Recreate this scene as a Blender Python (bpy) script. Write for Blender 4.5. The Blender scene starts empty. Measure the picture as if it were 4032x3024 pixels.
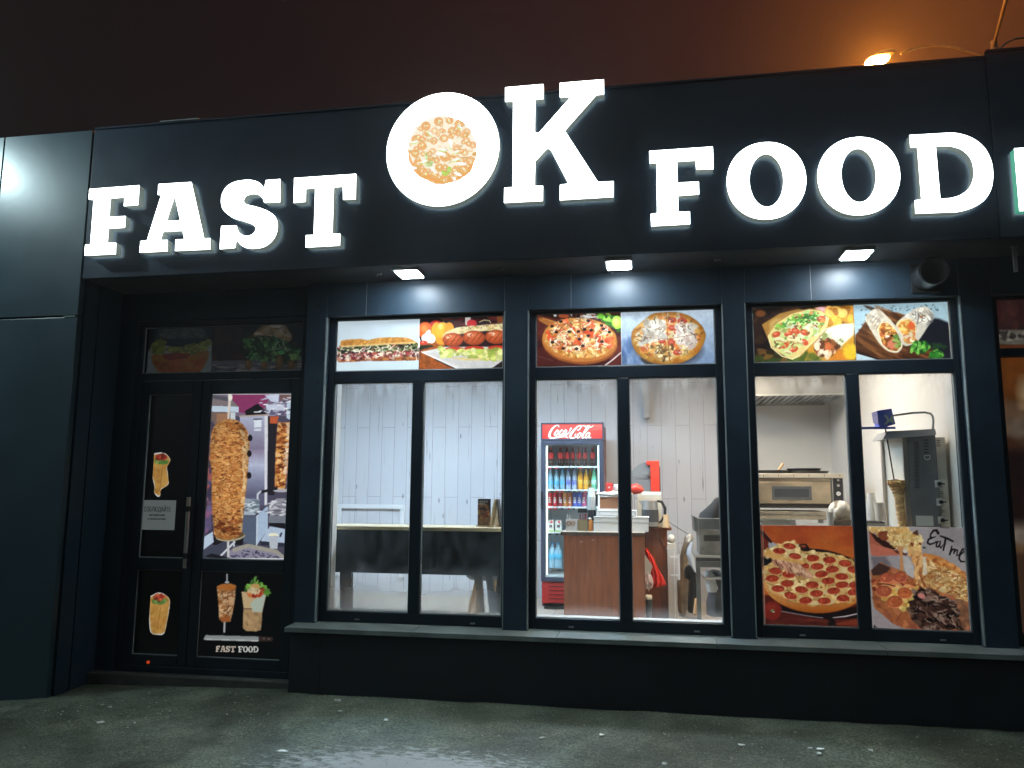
import bpy, bmesh, math, random
import numpy as np
from mathutils import Vector, Matrix
R=math.radians
random.seed(7)
sc=bpy.context.scene
C=sc.collection
# ------------------------------------------------------------------ camera
YAW,PITCH,ROLL,FL=-0.17184636,0.13591973,0.00604147,0.7632802
D=5.6; CH=0.261*D                     # distance to the shop windows, height of the lens
def basis():
    cy,sy,cp,sp=math.cos(YAW),math.sin(YAW),math.cos(PITCH),math.sin(PITCH)
    cr,sr=math.cos(ROLL),math.sin(ROLL)
    f=Vector((sy*cp,cy*cp,sp)); r=Vector((cy,-sy,0)); u=r.cross(f)
    return cr*r+sr*u, -sr*r+cr*u, f
CR,CU,CF=basis()
cam=bpy.data.cameras.new('camera'); co=bpy.data.objects.new('camera',cam); C.objects.link(co)
co.matrix_world=Matrix(((CR.x,CU.x,-CF.x,0),(CR.y,CU.y,-CF.y,-D),(CR.z,CU.z,-CF.z,CH),(0,0,0,1)))
cam.sensor_width=36; cam.lens=FL*36; cam.clip_start=.05; cam.clip_end=600
sc.camera=co
def at(px,py,y=0.0):                  # where a measured sight line meets the upright plane y
    px=float(px); py=float(py); y=float(y)
    d=(px-2016)/(FL*4032)*CR-(py-1512)/(FL*4032)*CU+CF
    s=(D+y)/d.y
    return d.x*s, CH+d.z*s
def proj(x,y,z):
    v=Vector((x,y+D,z-CH)); k=FL*4032/v.dot(CF)
    return 2016+k*v.dot(CR), 1512-k*v.dot(CU)
# ------------------------------------------------------------------ view, world
sc.render.engine='CYCLES'
sc.view_settings.view_transform='Standard'; sc.view_settings.look='None'
sc.view_settings.exposure=0; sc.view_settings.gamma=1
sc.cycles.use_denoising=True
sc.cycles.max_bounces=8; sc.cycles.transparent_max_bounces=16
sc.cycles.sample_clamp_indirect=6; sc.cycles.sample_clamp_direct=0
sc.cycles.caustics_reflective=False; sc.cycles.caustics_refractive=False
STREET=.62
w=bpy.data.worlds.new('World'); sc.world=w; w.use_nodes=True
N=w.node_tree.nodes; Lk=w.node_tree.links
LAMPDIR=(0.33,0.81,0.485)             # towards the sodium lamps behind the roof
bg=N['Background']
tc=N.new('ShaderNodeTexCoord')
def vdot(v):
    v=Vector(v).normalized(); dp=N.new('ShaderNodeVectorMath'); dp.operation='DOT_PRODUCT'; dp.inputs[1].default_value=v
    Lk.new(tc.outputs['Generated'],dp.inputs[0]); return dp.outputs['Value']
def wm(op,a,b=None):
    q=N.new('ShaderNodeMath'); q.operation=op
    for i,v in enumerate((a,b)):
        if v is None: continue
        if hasattr(v,'links'): Lk.new(v,q.inputs[i])
        else: q.inputs[i].default_value=v
    return q.outputs[0]
ang=wm('DIVIDE',wm('ARCCOSINE',vdot(LAMPDIR)),math.pi/2)
rp=N.new('ShaderNodeValToRGB'); rp.color_ramp.interpolation='LINEAR'
cr_=rp.color_ramp
cr_.elements[0].position=0.0; cr_.elements[0].color=(.10,.029,.010,1)
cr_.elements[1].position=1.0; cr_.elements[1].color=(.008,.0055,.006,1)
for p,c in ((.04,(.088,.025,.010)),(.09,(.062,.0185,.0095)),(.155,(.036,.0125,.0095)),(.265,(.024,.0105,.0098)),(.45,(.0135,.0074,.0074)),(.62,(.0090,.0056,.0058))):
    e=cr_.elements.new(p); e.color=c+(1,)
Lk.new(ang,rp.inputs[0])
# the lit street and car park behind the photographer
lobe=wm('POWER',wm('MAXIMUM',vdot((-.45,-.52,.73)),0.0),5.0)
vm=N.new('ShaderNodeVectorMath'); vm.operation='SCALE'; vm.inputs[0].default_value=(.66,.86,.90); Lk.new(wm('MULTIPLY',lobe,STREET),vm.inputs['Scale'])
va=N.new('ShaderNodeVectorMath'); va.operation='ADD'; Lk.new(rp.outputs[0],va.inputs[0]); Lk.new(vm.outputs[0],va.inputs[1])
Lk.new(va.outputs[0],bg.inputs['Color']); bg.inputs['Strength'].default_value=1.0
# ------------------------------------------------------------------ materials
def lin(c):
    c=np.asarray(c,float)/255.0
    return np.where(c<=.04045,c/12.92,((c+.055)/1.055)**2.4)
def L3(c): return tuple(float(v) for v in lin(c))+(1,)
MATS={}
def mat(name,col=(.5,.5,.5),rough=.5,metal=0,em=None,es=0,spec=.5,noise=0,nscale=8,bump=0,bscale=30,coat=0,alpha=1,trans=0,stretch=None):
    if name in MATS: return MATS[name]
    m=bpy.data.materials.new(name); m.use_nodes=True
    n=m.node_tree.nodes; l=m.node_tree.links; b=n['Principled BSDF']
    b.inputs['Base Color'].default_value=tuple(col[:3])+(1,)
    b.inputs['Roughness'].default_value=rough; b.inputs['Metallic'].default_value=metal
    b.inputs['Specular IOR Level'].default_value=spec
    b.inputs['Coat Weight'].default_value=coat
    b.inputs['Transmission Weight'].default_value=trans
    b.inputs['Alpha'].default_value=alpha
    if em is not None:
        b.inputs['Emission Color'].default_value=tuple(em[:3])+(1,); b.inputs['Emission Strength'].default_value=es
    if noise or bump:
        t=n.new('ShaderNodeTexCoord'); mp=n.new('ShaderNodeMapping')
        l.new(t.outputs['Object'],mp.inputs[0])
        if stretch: mp.inputs['Scale'].default_value=stretch
    if noise:
        x=n.new('ShaderNodeTexNoise'); x.inputs['Scale'].default_value=nscale; x.inputs['Detail'].default_value=6
        l.new(mp.outputs[0],x.inputs['Vector'])
        r=n.new('ShaderNodeValToRGB'); r.color_ramp.elements[0].position=.3; r.color_ramp.elements[1].position=.72
        r.color_ramp.elements[0].color=tuple(max(0,c*(1-noise)) for c in col[:3])+(1,)
        r.color_ramp.elements[1].color=tuple(min(1,c*(1+noise)) for c in col[:3])+(1,)
        l.new(x.outputs['Fac'],r.inputs[0]); l.new(r.outputs[0],b.inputs['Base Color'])
        q=n.new('ShaderNodeMapRange'); q.inputs['To Min'].default_value=max(.02,rough*.75); q.inputs['To Max'].default_value=min(1,rough*1.3)
        l.new(x.outputs['Fac'],q.inputs['Value']); l.new(q.outputs[0],b.inputs['Roughness'])
    if bump:
        x=n.new('ShaderNodeTexNoise'); x.inputs['Scale'].default_value=bscale; x.inputs['Detail'].default_value=5
        l.new(mp.outputs[0],x.inputs['Vector'])
        u=n.new('ShaderNodeBump'); u.inputs['Strength'].default_value=bump; u.inputs['Distance'].default_value=.01
        l.new(x.outputs['Fac'],u.inputs['Height']); l.new(u.outputs[0],b.inputs['Normal'])
    MATS[name]=m; return m
FAC=mat('navy_cladding',(.0115,.0235,.044),.38,spec=.28,noise=.16,nscale=3,bump=.05,bscale=14)
FRM=mat('anthracite_frame',(.011,.019,.029),.36,spec=.3,noise=.2,nscale=6)
PIL=mat('navy_pillar_cladding',(.020,.038,.058),.42,spec=.3,noise=.15,nscale=4)
BASE=mat('dark_plinth_paint',(.009,.013,.018),.66,noise=.35,nscale=5,bump=.25,bscale=40)
BLACK=mat('black',(.008,.008,.009),.5)
SILL=mat('grey_sill_metal',(.17,.20,.19),.45,noise=.3,nscale=5,bump=.1,bscale=25)
SOF=mat('dark_soffit_panel',(.028,.036,.044),.45,noise=.15,nscale=4)
CONC=mat('stained_concrete',(.055,.058,.052),.8,noise=.45,nscale=7,bump=.5,bscale=50)
WHITE=mat('white_paint',(.74,.74,.72),.45)
WPLAS=mat('white_plastic',(.72,.72,.70),.35,noise=.05)
STEEL=mat('brushed_steel',(.52,.50,.46),.33,metal=.9,noise=.12,nscale=30,stretch=(1,1,12))
STEELD=mat('dull_steel',(.30,.31,.31),.42,metal=.7,noise=.25,nscale=9)
DKMET=mat('dark_metal',(.03,.03,.032),.4,metal=.5)
BRASS=mat('warm_steel',(.55,.44,.30),.36,metal=.8,noise=.25,nscale=5)
WOODB=mat('brown_laminate',(.235,.078,.032),.5,noise=.22,nscale=6,stretch=(6,6,.6))
WOODL=mat('pale_wood',(.62,.46,.25),.5,noise=.2,nscale=8,stretch=(.6,6,6))
WOODH=mat('light_wood_handle',(.50,.30,.14),.5,noise=.2)
CARD=mat('cardboard',(.34,.24,.15),.8,noise=.15)
def glassmat(name,fac=.07,tint=(.97,.99,.98)):
    m=bpy.data.materials.new(name); m.use_nodes=True; n=m.node_tree.nodes; l=m.node_tree.links
    n.remove(n['Principled BSDF']); o=n['Material Output']
    t=n.new('ShaderNodeBsdfTransparent'); t.inputs[0].default_value=tint+(1,)
    g=n.new('ShaderNodeBsdfGlossy'); g.inputs['Roughness'].default_value=.01
    lw=n.new('ShaderNodeLayerWeight'); lw.inputs['Blend'].default_value=.25
    mr=n.new('ShaderNodeMapRange'); mr.inputs['To Min'].default_value=fac*.6; mr.inputs['To Max'].default_value=fac*4
    mx=n.new('ShaderNodeMixShader')
    l.new(lw.outputs['Facing'],mr.inputs['Value']); l.new(mr.outputs[0],mx.inputs[0])
    l.new(t.outputs[0],mx.inputs[1]); l.new(g.outputs[0],mx.inputs[2]); l.new(mx.outputs[0],o.inputs[0])
    return m
GLASS=glassmat('window_glass',.045)
def vcmat(name,base=.5,es=1.0,rough=.35,spec=.5):     # printed film: colours live in the mesh, glowing when es>0
    if name in MATS: return MATS[name]
    m=bpy.data.materials.new(name); m.use_nodes=True; n=m.node_tree.nodes; l=m.node_tree.links; b=n['Principled BSDF']
    a=n.new('ShaderNodeVertexColor'); a.layer_name='Col'
    mu=n.new('ShaderNodeMix'); mu.data_type='RGBA'; mu.blend_type='MULTIPLY'; mu.inputs['Factor'].default_value=1
    mu.inputs['B'].default_value=(base,base,base,1)
    l.new(a.outputs['Color'],mu.inputs['A']); l.new(mu.outputs['Result'],b.inputs['Base Color'])
    b.inputs['Roughness'].default_value=rough; b.inputs['Specular IOR Level'].default_value=spec
    if es>0:
        l.new(a.outputs['Color'],b.inputs['Emission Color']); b.inputs['Emission Strength'].default_value=es
    MATS[name]=m; return m
# ------------------------------------------------------------------ mesh helpers
class MB:
    def __init__(s): s.v=[]; s.f=[]; s.m=[]; s.k=0
    def add(s,vs,fs):
        o=len(s.v); s.v+=[tuple(v) for v in vs]
        for f in fs: s.f.append(tuple(o+i for i in f)); s.m.append(s.k)
        return s
    def box(s,x0,x1,y0,y1,z0,z1):
        if x0>x1: x0,x1=x1,x0
        if y0>y1: y0,y1=y1,y0
        if z0>z1: z0,z1=z1,z0
        return s.add([(x0,y0,z0),(x1,y0,z0),(x1,y1,z0),(x0,y1,z0),(x0,y0,z1),(x1,y0,z1),(x1,y1,z1),(x0,y1,z1)],
          [(0,3,2,1),(4,5,6,7),(0,1,5,4),(1,2,6,5),(2,3,7,6),(3,0,4,7)])
    def hexa(s,b,t):                                  # two quads, bottom and top, both anticlockwise from above
        return s.add(list(b)+list(t),[(0,3,2,1),(4,5,6,7),(0,1,5,4),(1,2,6,5),(2,3,7,6),(3,0,4,7)])
    def cyl(s,p0,p1,r0,r1=None,n=16,caps=True):
        r1=r0 if r1 is None else r1
        a=Vector(p0); b=Vector(p1); d=(b-a).normalized()
        u=d.orthogonal().normalized(); w_=d.cross(u)
        vs=[]
        for c,r in ((a,r0),(b,r1)):
            for i in range(n):
                t=2*math.pi*i/n; vs.append(c+u*(r*math.cos(t))+w_*(r*math.sin(t)))
        fs=[(i,(i+1)%n,n+(i+1)%n,n+i) for i in range(n)]
        if caps: fs+=[tuple(range(n-1,-1,-1)),tuple(range(n,2*n))]
        return s.add(vs,fs)
    def tube(s,pts,r,n=8):
        P=[Vector(p) for p in pts]; rs=r if isinstance(r,(list,tuple)) else [r]*len(P)
        vs=[]; pu=None
        for i,p in enumerate(P):
            d=(P[min(i+1,len(P)-1)]-P[max(i-1,0)]).normalized()
            u=d.orthogonal().normalized() if pu is None else (pu-d*pu.dot(d)).normalized()
            pu=u; w_=d.cross(u)
            for k in range(n):
                t=2*math.pi*k/n; vs.append(p+(u*math.cos(t)+w_*math.sin(t))*rs[i])
        fs=[(i*n+k,i*n+(k+1)%n,(i+1)*n+(k+1)%n,(i+1)*n+k) for i in range(len(P)-1) for k in range(n)]
        fs+=[tuple(range(n-1,-1,-1)),tuple((len(P)-1)*n+k for k in range(n))]
        return s.add(vs,fs)
    def lathe(s,prof,x,y,z,n=18,sx=1,sy=1):
        vs=[(x+r*math.cos(2*math.pi*k/n)*sx,y+r*math.sin(2*math.pi*k/n)*sy,z+h) for r,h in prof for k in range(n)]
        m=len(prof)
        fs=[(i*n+k,i*n+(k+1)%n,(i+1)*n+(k+1)%n,(i+1)*n+k) for i in range(m-1) for k in range(n)]
        fs+=[tuple(range(n-1,-1,-1)),tuple((m-1)*n+k for k in range(n))]
        return s.add(vs,fs)
    def prism(s,outer,y0,y1,holes=(),front=True,sides=True,back=True):   # outline in x,z pulled along y
        bm=bmesh.new(); loops=[outer]+list(holes); ed=[]
        for lp in loops:
            vv=[bm.verts.new((p[0],y0,p[1])) for p in lp]
            ed+=[bm.edges.new((vv[i],vv[(i+1)%len(vv)])) for i in range(len(vv))]
        bmesh.ops.triangle_fill(bm,use_beauty=True,use_dissolve=False,edges=ed)
        bm.verts.index_update()
        fr=[tuple(v.index for v in f.verts) for f in bm.faces]; vs=[tuple(v.co) for v in bm.verts]; bm.free()
        n=len(vs)
        if front: s.add(vs,fr)
        if back: s.add([(v[0],y1,v[2]) for v in vs],[f[::-1] for f in fr])
        if sides:
            for lp in loops:
                m=len(lp)
                s.add([(p[0],y0,p[1]) for p in lp]+[(p[0],y1,p[1]) for p in lp],[(i,(i+1)%m,m+(i+1)%m,m+i) for i in range(m)])
        return s
    def blob(s,cx,cy,cz,rx,ry,rz,seed=0,amp=.12,n=14,mm=10,fl=None):
        rn=random.Random(seed); ph=[rn.uniform(0,6.28) for _ in range(6)]
        vs=[]
        for i in range(mm+1):
            th=math.pi*i/mm
            for k in range(n):
                p=2*math.pi*k/n
                q=1+amp*(math.sin(3*p+ph[0])*math.sin(2*th+ph[1])+.6*math.sin(5*p+ph[2])*math.sin(4*th+ph[3])+.4*math.sin(9*p+ph[4]+3*th))
                z=math.cos(th)*q*rz
                if fl is not None: z=max(z,fl)
                vs.append((cx+rx*q*math.sin(th)*math.cos(p),cy+ry*q*math.sin(th)*math.sin(p),cz+z))
        fs=[(i*n+k,(i+1)*n+k,(i+1)*n+(k+1)%n,i*n+(k+1)%n) for i in range(mm) for k in range(n)]
        return s.add(vs,fs)
    def build(s,name,mats,parent=None,smooth=False,bev=0,off=(0,0,0)):
        o=Vector(off); p=parent
        while p is not None: o=o+Vector(p.location); p=p.parent
        me=bpy.data.meshes.new(name); me.from_pydata([tuple(Vector(v)-o) for v in s.v],[],s.f); 
        ml=mats if isinstance(mats,(list,tuple)) else [mats]
        for m in ml: me.materials.append(m)
        me.polygons.foreach_set('material_index',[min(k,len(ml)-1) for k in s.m])
        bm=bmesh.new(); bm.from_mesh(me); bmesh.ops.recalc_face_normals(bm,faces=bm.faces) if not getattr(s,'raw',0) else None
        bm.to_mesh(me); bm.free()
        if smooth:
            me.polygons.foreach_set('use_smooth',[True]*len(me.polygons)); me.set_sharp_from_angle(angle=R(42))
        me.update()
        ob=bpy.data.objects.new(name,me); C.objects.link(ob)
        if parent is not None: ob.parent=parent
        ob.location=off if parent is None else off
        if bev:
            b=ob.modifiers.new('bevel','BEVEL'); b.width=bev; b.segments=2; b.limit_method='ANGLE'; b.angle_limit=R(40)
        return ob
def tag(o,label=None,cat=None,group=None,kind=None):
    if label: o['label']=label
    if cat: o['category']=cat
    if group: o['group']=group
    if kind: o['kind']=kind
    return o
def thing(name,label,cat,loc=(0,0,0),group=None):
    o=bpy.data.objects.new(name,None); C.objects.link(o); o.location=loc; o.empty_display_size=.1
    return tag(o,label,cat,group)
def copy_tree(o,parent=None):
    c=o.copy(); C.objects.link(c)
    if parent is not None: c.parent=parent
    for ch in list(o.children): copy_tree(ch,c)
    return c
def textmesh(body,size,x,y,z,m,name,parent=None,align='CENTER',sx=1,ext=.0008,face='-y'):
    cu=bpy.data.curves.new(name,'FONT'); cu.body=body; cu.size=size; cu.align_x=align; cu.align_y='CENTER'; cu.extrude=ext
    t=bpy.data.objects.new(name,cu); C.objects.link(t); bpy.context.view_layer.update()
    me=bpy.data.meshes.new_from_object(t.evaluated_get(bpy.context.evaluated_depsgraph_get()))
    bpy.data.objects.remove(t); bpy.data.curves.remove(cu)
    o=MB(); o.v=[(x+v.co.x*sx,y-v.co.z,z+v.co.y) for v in me.vertices]; o.f=[tuple(p.vertices) for p in me.polygons]; o.m=[0]*len(o.f)
    bpy.data.meshes.remove(me)
    return o.build(name,m,parent)
# ------------------------------------------------------------------ lights outside
def light(name,kind,loc,energy,col,target=None,**kw):
    d=bpy.data.lights.new(name,kind); d.energy=energy; d.color=col
    for k,v in kw.items(): setattr(d,k,v)
    o=bpy.data.objects.new(name,d); C.objects.link(o); o.location=loc
    if target: o.rotation_euler=(Vector(target)-Vector(loc)).to_track_quat('-Z','Y').to_euler()
    return o
# the floodlight on the neighbouring corner whose shine and letter shadows the photo shows
light('floodlight','SPOT',(-5.9,-1.32,4.34),150,(.72,.96,1.0),(-3.6,-.1,2.6),spot_size=R(150),spot_blend=.8,shadow_soft_size=.07)
# ------------------------------------------------------------------ ground
def gz(x,y):
    z=.045
    if x<-2.4: z-=.045*min(1,(-2.4-x)/1.8)
    if x<-4.2: z-=.06*min(1,(-4.2-x)/.6)
    if y<-.2: z-=.012*min(3,(-.2-y))
    return z
def ground():
    xs=[-25,-18,-12,-9]+[-7+.12*i for i in range(100)]+[7,10,16,25]
    ys=[-25,-18,-12,-8,-6]+[-4+.1*i for i in range(46)]+[8,16,25]
    rn=random.Random(3)
    vs=[(x,y,gz(x,y)+(rn.uniform(-.004,.004) if -7<x<5 and -4<y<.1 else 0)) for y in ys for x in xs]; n=len(xs)
    fs=[(j*n+i,j*n+i+1,(j+1)*n+i+1,(j+1)*n+i) for j in range(len(ys)-1) for i in range(n-1)]
    m=bpy.data.materials.new('wet_asphalt'); m.use_nodes=True; nd=m.node_tree.nodes; l=m.node_tree.links; b=nd['Principled BSDF']
    g=nd.new('ShaderNodeNewGeometry')
    def noise(sc_,det=6,rough=.6,dist=0):
        t=nd.new('ShaderNodeTexNoise'); t.inputs['Scale'].default_value=sc_; t.inputs['Detail'].default_value=det; t.inputs['Roughness'].default_value=rough; t.inputs['Distortion'].default_value=dist
        l.new(g.outputs['Position'],t.inputs['Vector']); return t.outputs['Fac']
    def ramp(f,*st):
        r=nd.new('ShaderNodeValToRGB'); e=r.color_ramp.elements
        e[0].position,e[0].color=st[0][0],st[0][1]+(1,); e[1].position,e[1].color=st[-1][0],st[-1][1]+(1,)
        for p,c in st[1:-1]: q=e.new(p); q.color=c+(1,)
        l.new(f,r.inputs[0]); return r.outputs[0]
    def mix(f,a,bb,mode='MIX'):
        x=nd.new('ShaderNodeMix'); x.data_type='RGBA'; x.blend_type=mode
        for s_,v in (('Factor',f),('A',a),('B',bb)):
            if hasattr(v,'links'): l.new(v,x.inputs[s_])
            else: x.inputs[s_].default_value=v
        return x.outputs['Result']
    base=ramp(noise(2.2,8,.7),(.28,(.060,.078,.055)),(.5,(.135,.162,.118)),(.75,(.24,.26,.19)))
    grit=ramp(noise(70,4,.7),(.34,(.22,.22,.21)),(.5,(1,1,1)),(.66,(2.1,2.1,2.0)))
    base=mix(1.0,base,grit,'MULTIPLY')
    stain=ramp(noise(.9,5,.65,.6),(.42,(1,1,1)),(.58,(.50,.48,.44)))
    base=mix(1.0,base,stain,'MULTIPLY')
    # wet asphalt in front of the middle pillar, its sheen painted as paler colour
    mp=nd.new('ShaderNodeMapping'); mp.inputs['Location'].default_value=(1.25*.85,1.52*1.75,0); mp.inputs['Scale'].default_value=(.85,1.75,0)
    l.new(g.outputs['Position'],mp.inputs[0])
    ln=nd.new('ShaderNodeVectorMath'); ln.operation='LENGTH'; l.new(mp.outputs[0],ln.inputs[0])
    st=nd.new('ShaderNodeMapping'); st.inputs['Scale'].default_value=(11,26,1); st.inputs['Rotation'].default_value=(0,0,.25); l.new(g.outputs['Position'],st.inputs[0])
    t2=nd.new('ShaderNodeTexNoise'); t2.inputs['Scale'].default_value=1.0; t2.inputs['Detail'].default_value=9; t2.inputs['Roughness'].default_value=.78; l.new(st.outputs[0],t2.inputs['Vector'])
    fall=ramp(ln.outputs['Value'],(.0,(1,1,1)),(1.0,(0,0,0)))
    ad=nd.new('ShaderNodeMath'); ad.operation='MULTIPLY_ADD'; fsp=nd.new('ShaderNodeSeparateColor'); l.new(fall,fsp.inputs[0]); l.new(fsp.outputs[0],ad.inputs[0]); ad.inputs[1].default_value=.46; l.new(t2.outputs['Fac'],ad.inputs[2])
    sheen=ramp(ad.outputs[0],(.66,(0,0,0)),(.80,(1,1,1)))
    cen=nd.new('ShaderNodeSeparateColor'); l.new(sheen,cen.inputs[0])
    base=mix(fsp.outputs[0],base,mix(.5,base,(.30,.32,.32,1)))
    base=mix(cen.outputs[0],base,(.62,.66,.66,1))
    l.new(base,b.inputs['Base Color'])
    rr=ramp(noise(1.3,5,.6,.4),(.35,(.38,.38,.38)),(.65,(.75,.75,.75)))
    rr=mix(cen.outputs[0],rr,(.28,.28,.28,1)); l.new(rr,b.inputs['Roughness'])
    u=nd.new('ShaderNodeBump'); u.inputs['Strength'].default_value=.9; u.inputs['Distance'].default_value=.012
    a2=nd.new('ShaderNodeMath'); a2.operation='ADD'; l.new(noise(160,4),a2.inputs[0]); l.new(noise(14,6),a2.inputs[1]); l.new(a2.outputs[0],u.inputs['Height'])
    l.new(u.outputs[0],b.inputs['Normal'])
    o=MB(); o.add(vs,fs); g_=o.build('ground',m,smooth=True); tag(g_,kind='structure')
ground()
# ------------------------------------------------------------------ the shop building
YF,YP=-.49,-.07                       # face of the sign fascia, face of the pillars
ZT,ZS=4.22,3.03                       # roof edge, soffit
XL,XR=-4.19,2.17
WIN=[(-2.40,-1.02,-1.683),(-.84,.53,-.1635),(.69,2.07,1.383)]
shop=thing('shop_building','dark navy clad fast food shop with lit windows under its sign fascia','shop',(-1,0,0))
m=MB(); m.box(XL,XR,YF,YF+.06,ZS,ZT).build('fascia',FAC,shop,bev=.004)
m=MB(); m.box(XL,XR+.4,YF+.062,-.002,ZS+.003,ZS+.05).build('soffit',SOF,shop)
m=MB(); m.box(XL-.9,XR,-.3,6,ZT-.26,ZT-.18); m.box(XL,XR,YF+.06,-.3,ZT-.09,ZT-.06); m.build('roof',BLACK,shop)
m=MB(); m.box(XL+.01,XR,YF-.012,YF+.02,ZT,ZT+.012); m.build('roof_trim',FAC,shop)
MB().box(-3.62,-3.30,YF-.02,YF+.03,ZT+.0125,ZT+.02).build('loose_flashing',STEELD,shop)
# walls round the openings: over the door, between frames, under the windows
m=MB()
m.box(-4.19,-2.565,-.02,.12,2.80,ZS)                 # over the door
m.box(-4.19,-4.03,-.02,.12,0,2.80)
m.build('door_surround',PIL,shop,bev=.003)
m=MB(); m.box(-2.565,-2.40,YP,.12,.50,ZS).build('pillar',PIL,shop,bev=.003)
for a,b in ((-1.02,-.84),(.53,.69),(2.07,2.27)):
    MB().box(a,b,YP,.12,.50,ZS).build('pillar',PIL,shop,bev=.003)
for a,b,c in WIN:
    MB().box(a+.0015,b-.0015,YP+.004,.12,2.775,ZS).build('header_panel',PIL,shop)
for x in (-2.09,-.53,1.13): MB().box(x,x+.003,YP+.0025,YP+.004,2.776,ZS-.002).build('panel_joint',STEELD,shop)   # thin joints of the header cladding
for i in range(7):
    x,z=at(1257-3*i,1355-153+153*i,YP); MB().cyl((x,YP-.003,z),(x,YP+.004,z),.011,n=10).build('screw_hole',BLACK,shop)
LIT_EDGE=mat('pale_lit_edge',(.22,.27,.28),.4,noise=.3,nscale=5)  # added pale strips, coloured as the lamplit edges of the window reveals
for a,b,c in WIN:
    for x0,x1 in ((a-.007,a+.0005),(b-.0005,b+.007)): MB().box(x0,x1,YP-.003,YP+.03,.51,2.77).build('lit_edge_strip',LIT_EDGE,shop)
m=MB(); m.box(-2.53,5.2,-.20,.12,-.2,.475); m.build('plinth',BASE,shop,bev=.006)
for x in (-2.30,-.62,.30,1.25,2.4): MB().box(x,x+.003,-.2015,-.199,.0,.46).build('plinth_joint',BLACK,shop)
m=MB()
xs=[-2.56,-1.62,-.62,.42,1.45,2.5,5.2]
for i in range(len(xs)-1):
    a,b=xs[i]+.002,xs[i+1]-.002
    m.add([(a,-.235,.480),(b,-.235,.480),(b,.02,.492),(a,.02,.492),(a,-.235,.494),(b,-.235,.494),(b,.02,.507),(a,.02,.507)],
      [(0,3,2,1),(4,5,6,7),(0,1,5,4),(1,2,6,5),(2,3,7,6),(3,0,4,7)])
    m.box(a,b,-.235,-.228,.462,.4795)
m.build('sill',SILL,shop,bev=.002)
m=MB(); m.box(-4.19,-2.531,-.10,.10,-.2,.088).build('doorstep',CONC,shop,bev=.008)
# side of the left corner block and its face
m=MB()
for a,b in ((-8,-4.989),(-4.979,-4.205)): m.box(a,b,YF,YF+.05,2.752,ZT); m.box(a,b,YF,YF+.05,-.3,2.738)
m.build('corner_panel',mat('teal_cladding',(.021,.046,.062),.36,noise=.14,nscale=2.5,bump=.04,bscale=12),shop,bev=.003)
m=MB(); m.box(-8,-4.215,YF+.051,.1,-.3,ZT-.02); m.box(-4.215,-4.192,YF+.06,YF+.20,-.3,ZS-.001); m.box(-4.215,-4.192,YF+.212,-.021,-.3,ZS-.001)
m.build('corner_block',PIL,shop)
m=MB(); m.box(-4.32,-4.22,YF-.004,YF-.001,2.739,2.748); m.build('sealant_lump',SILL,shop)
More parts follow.
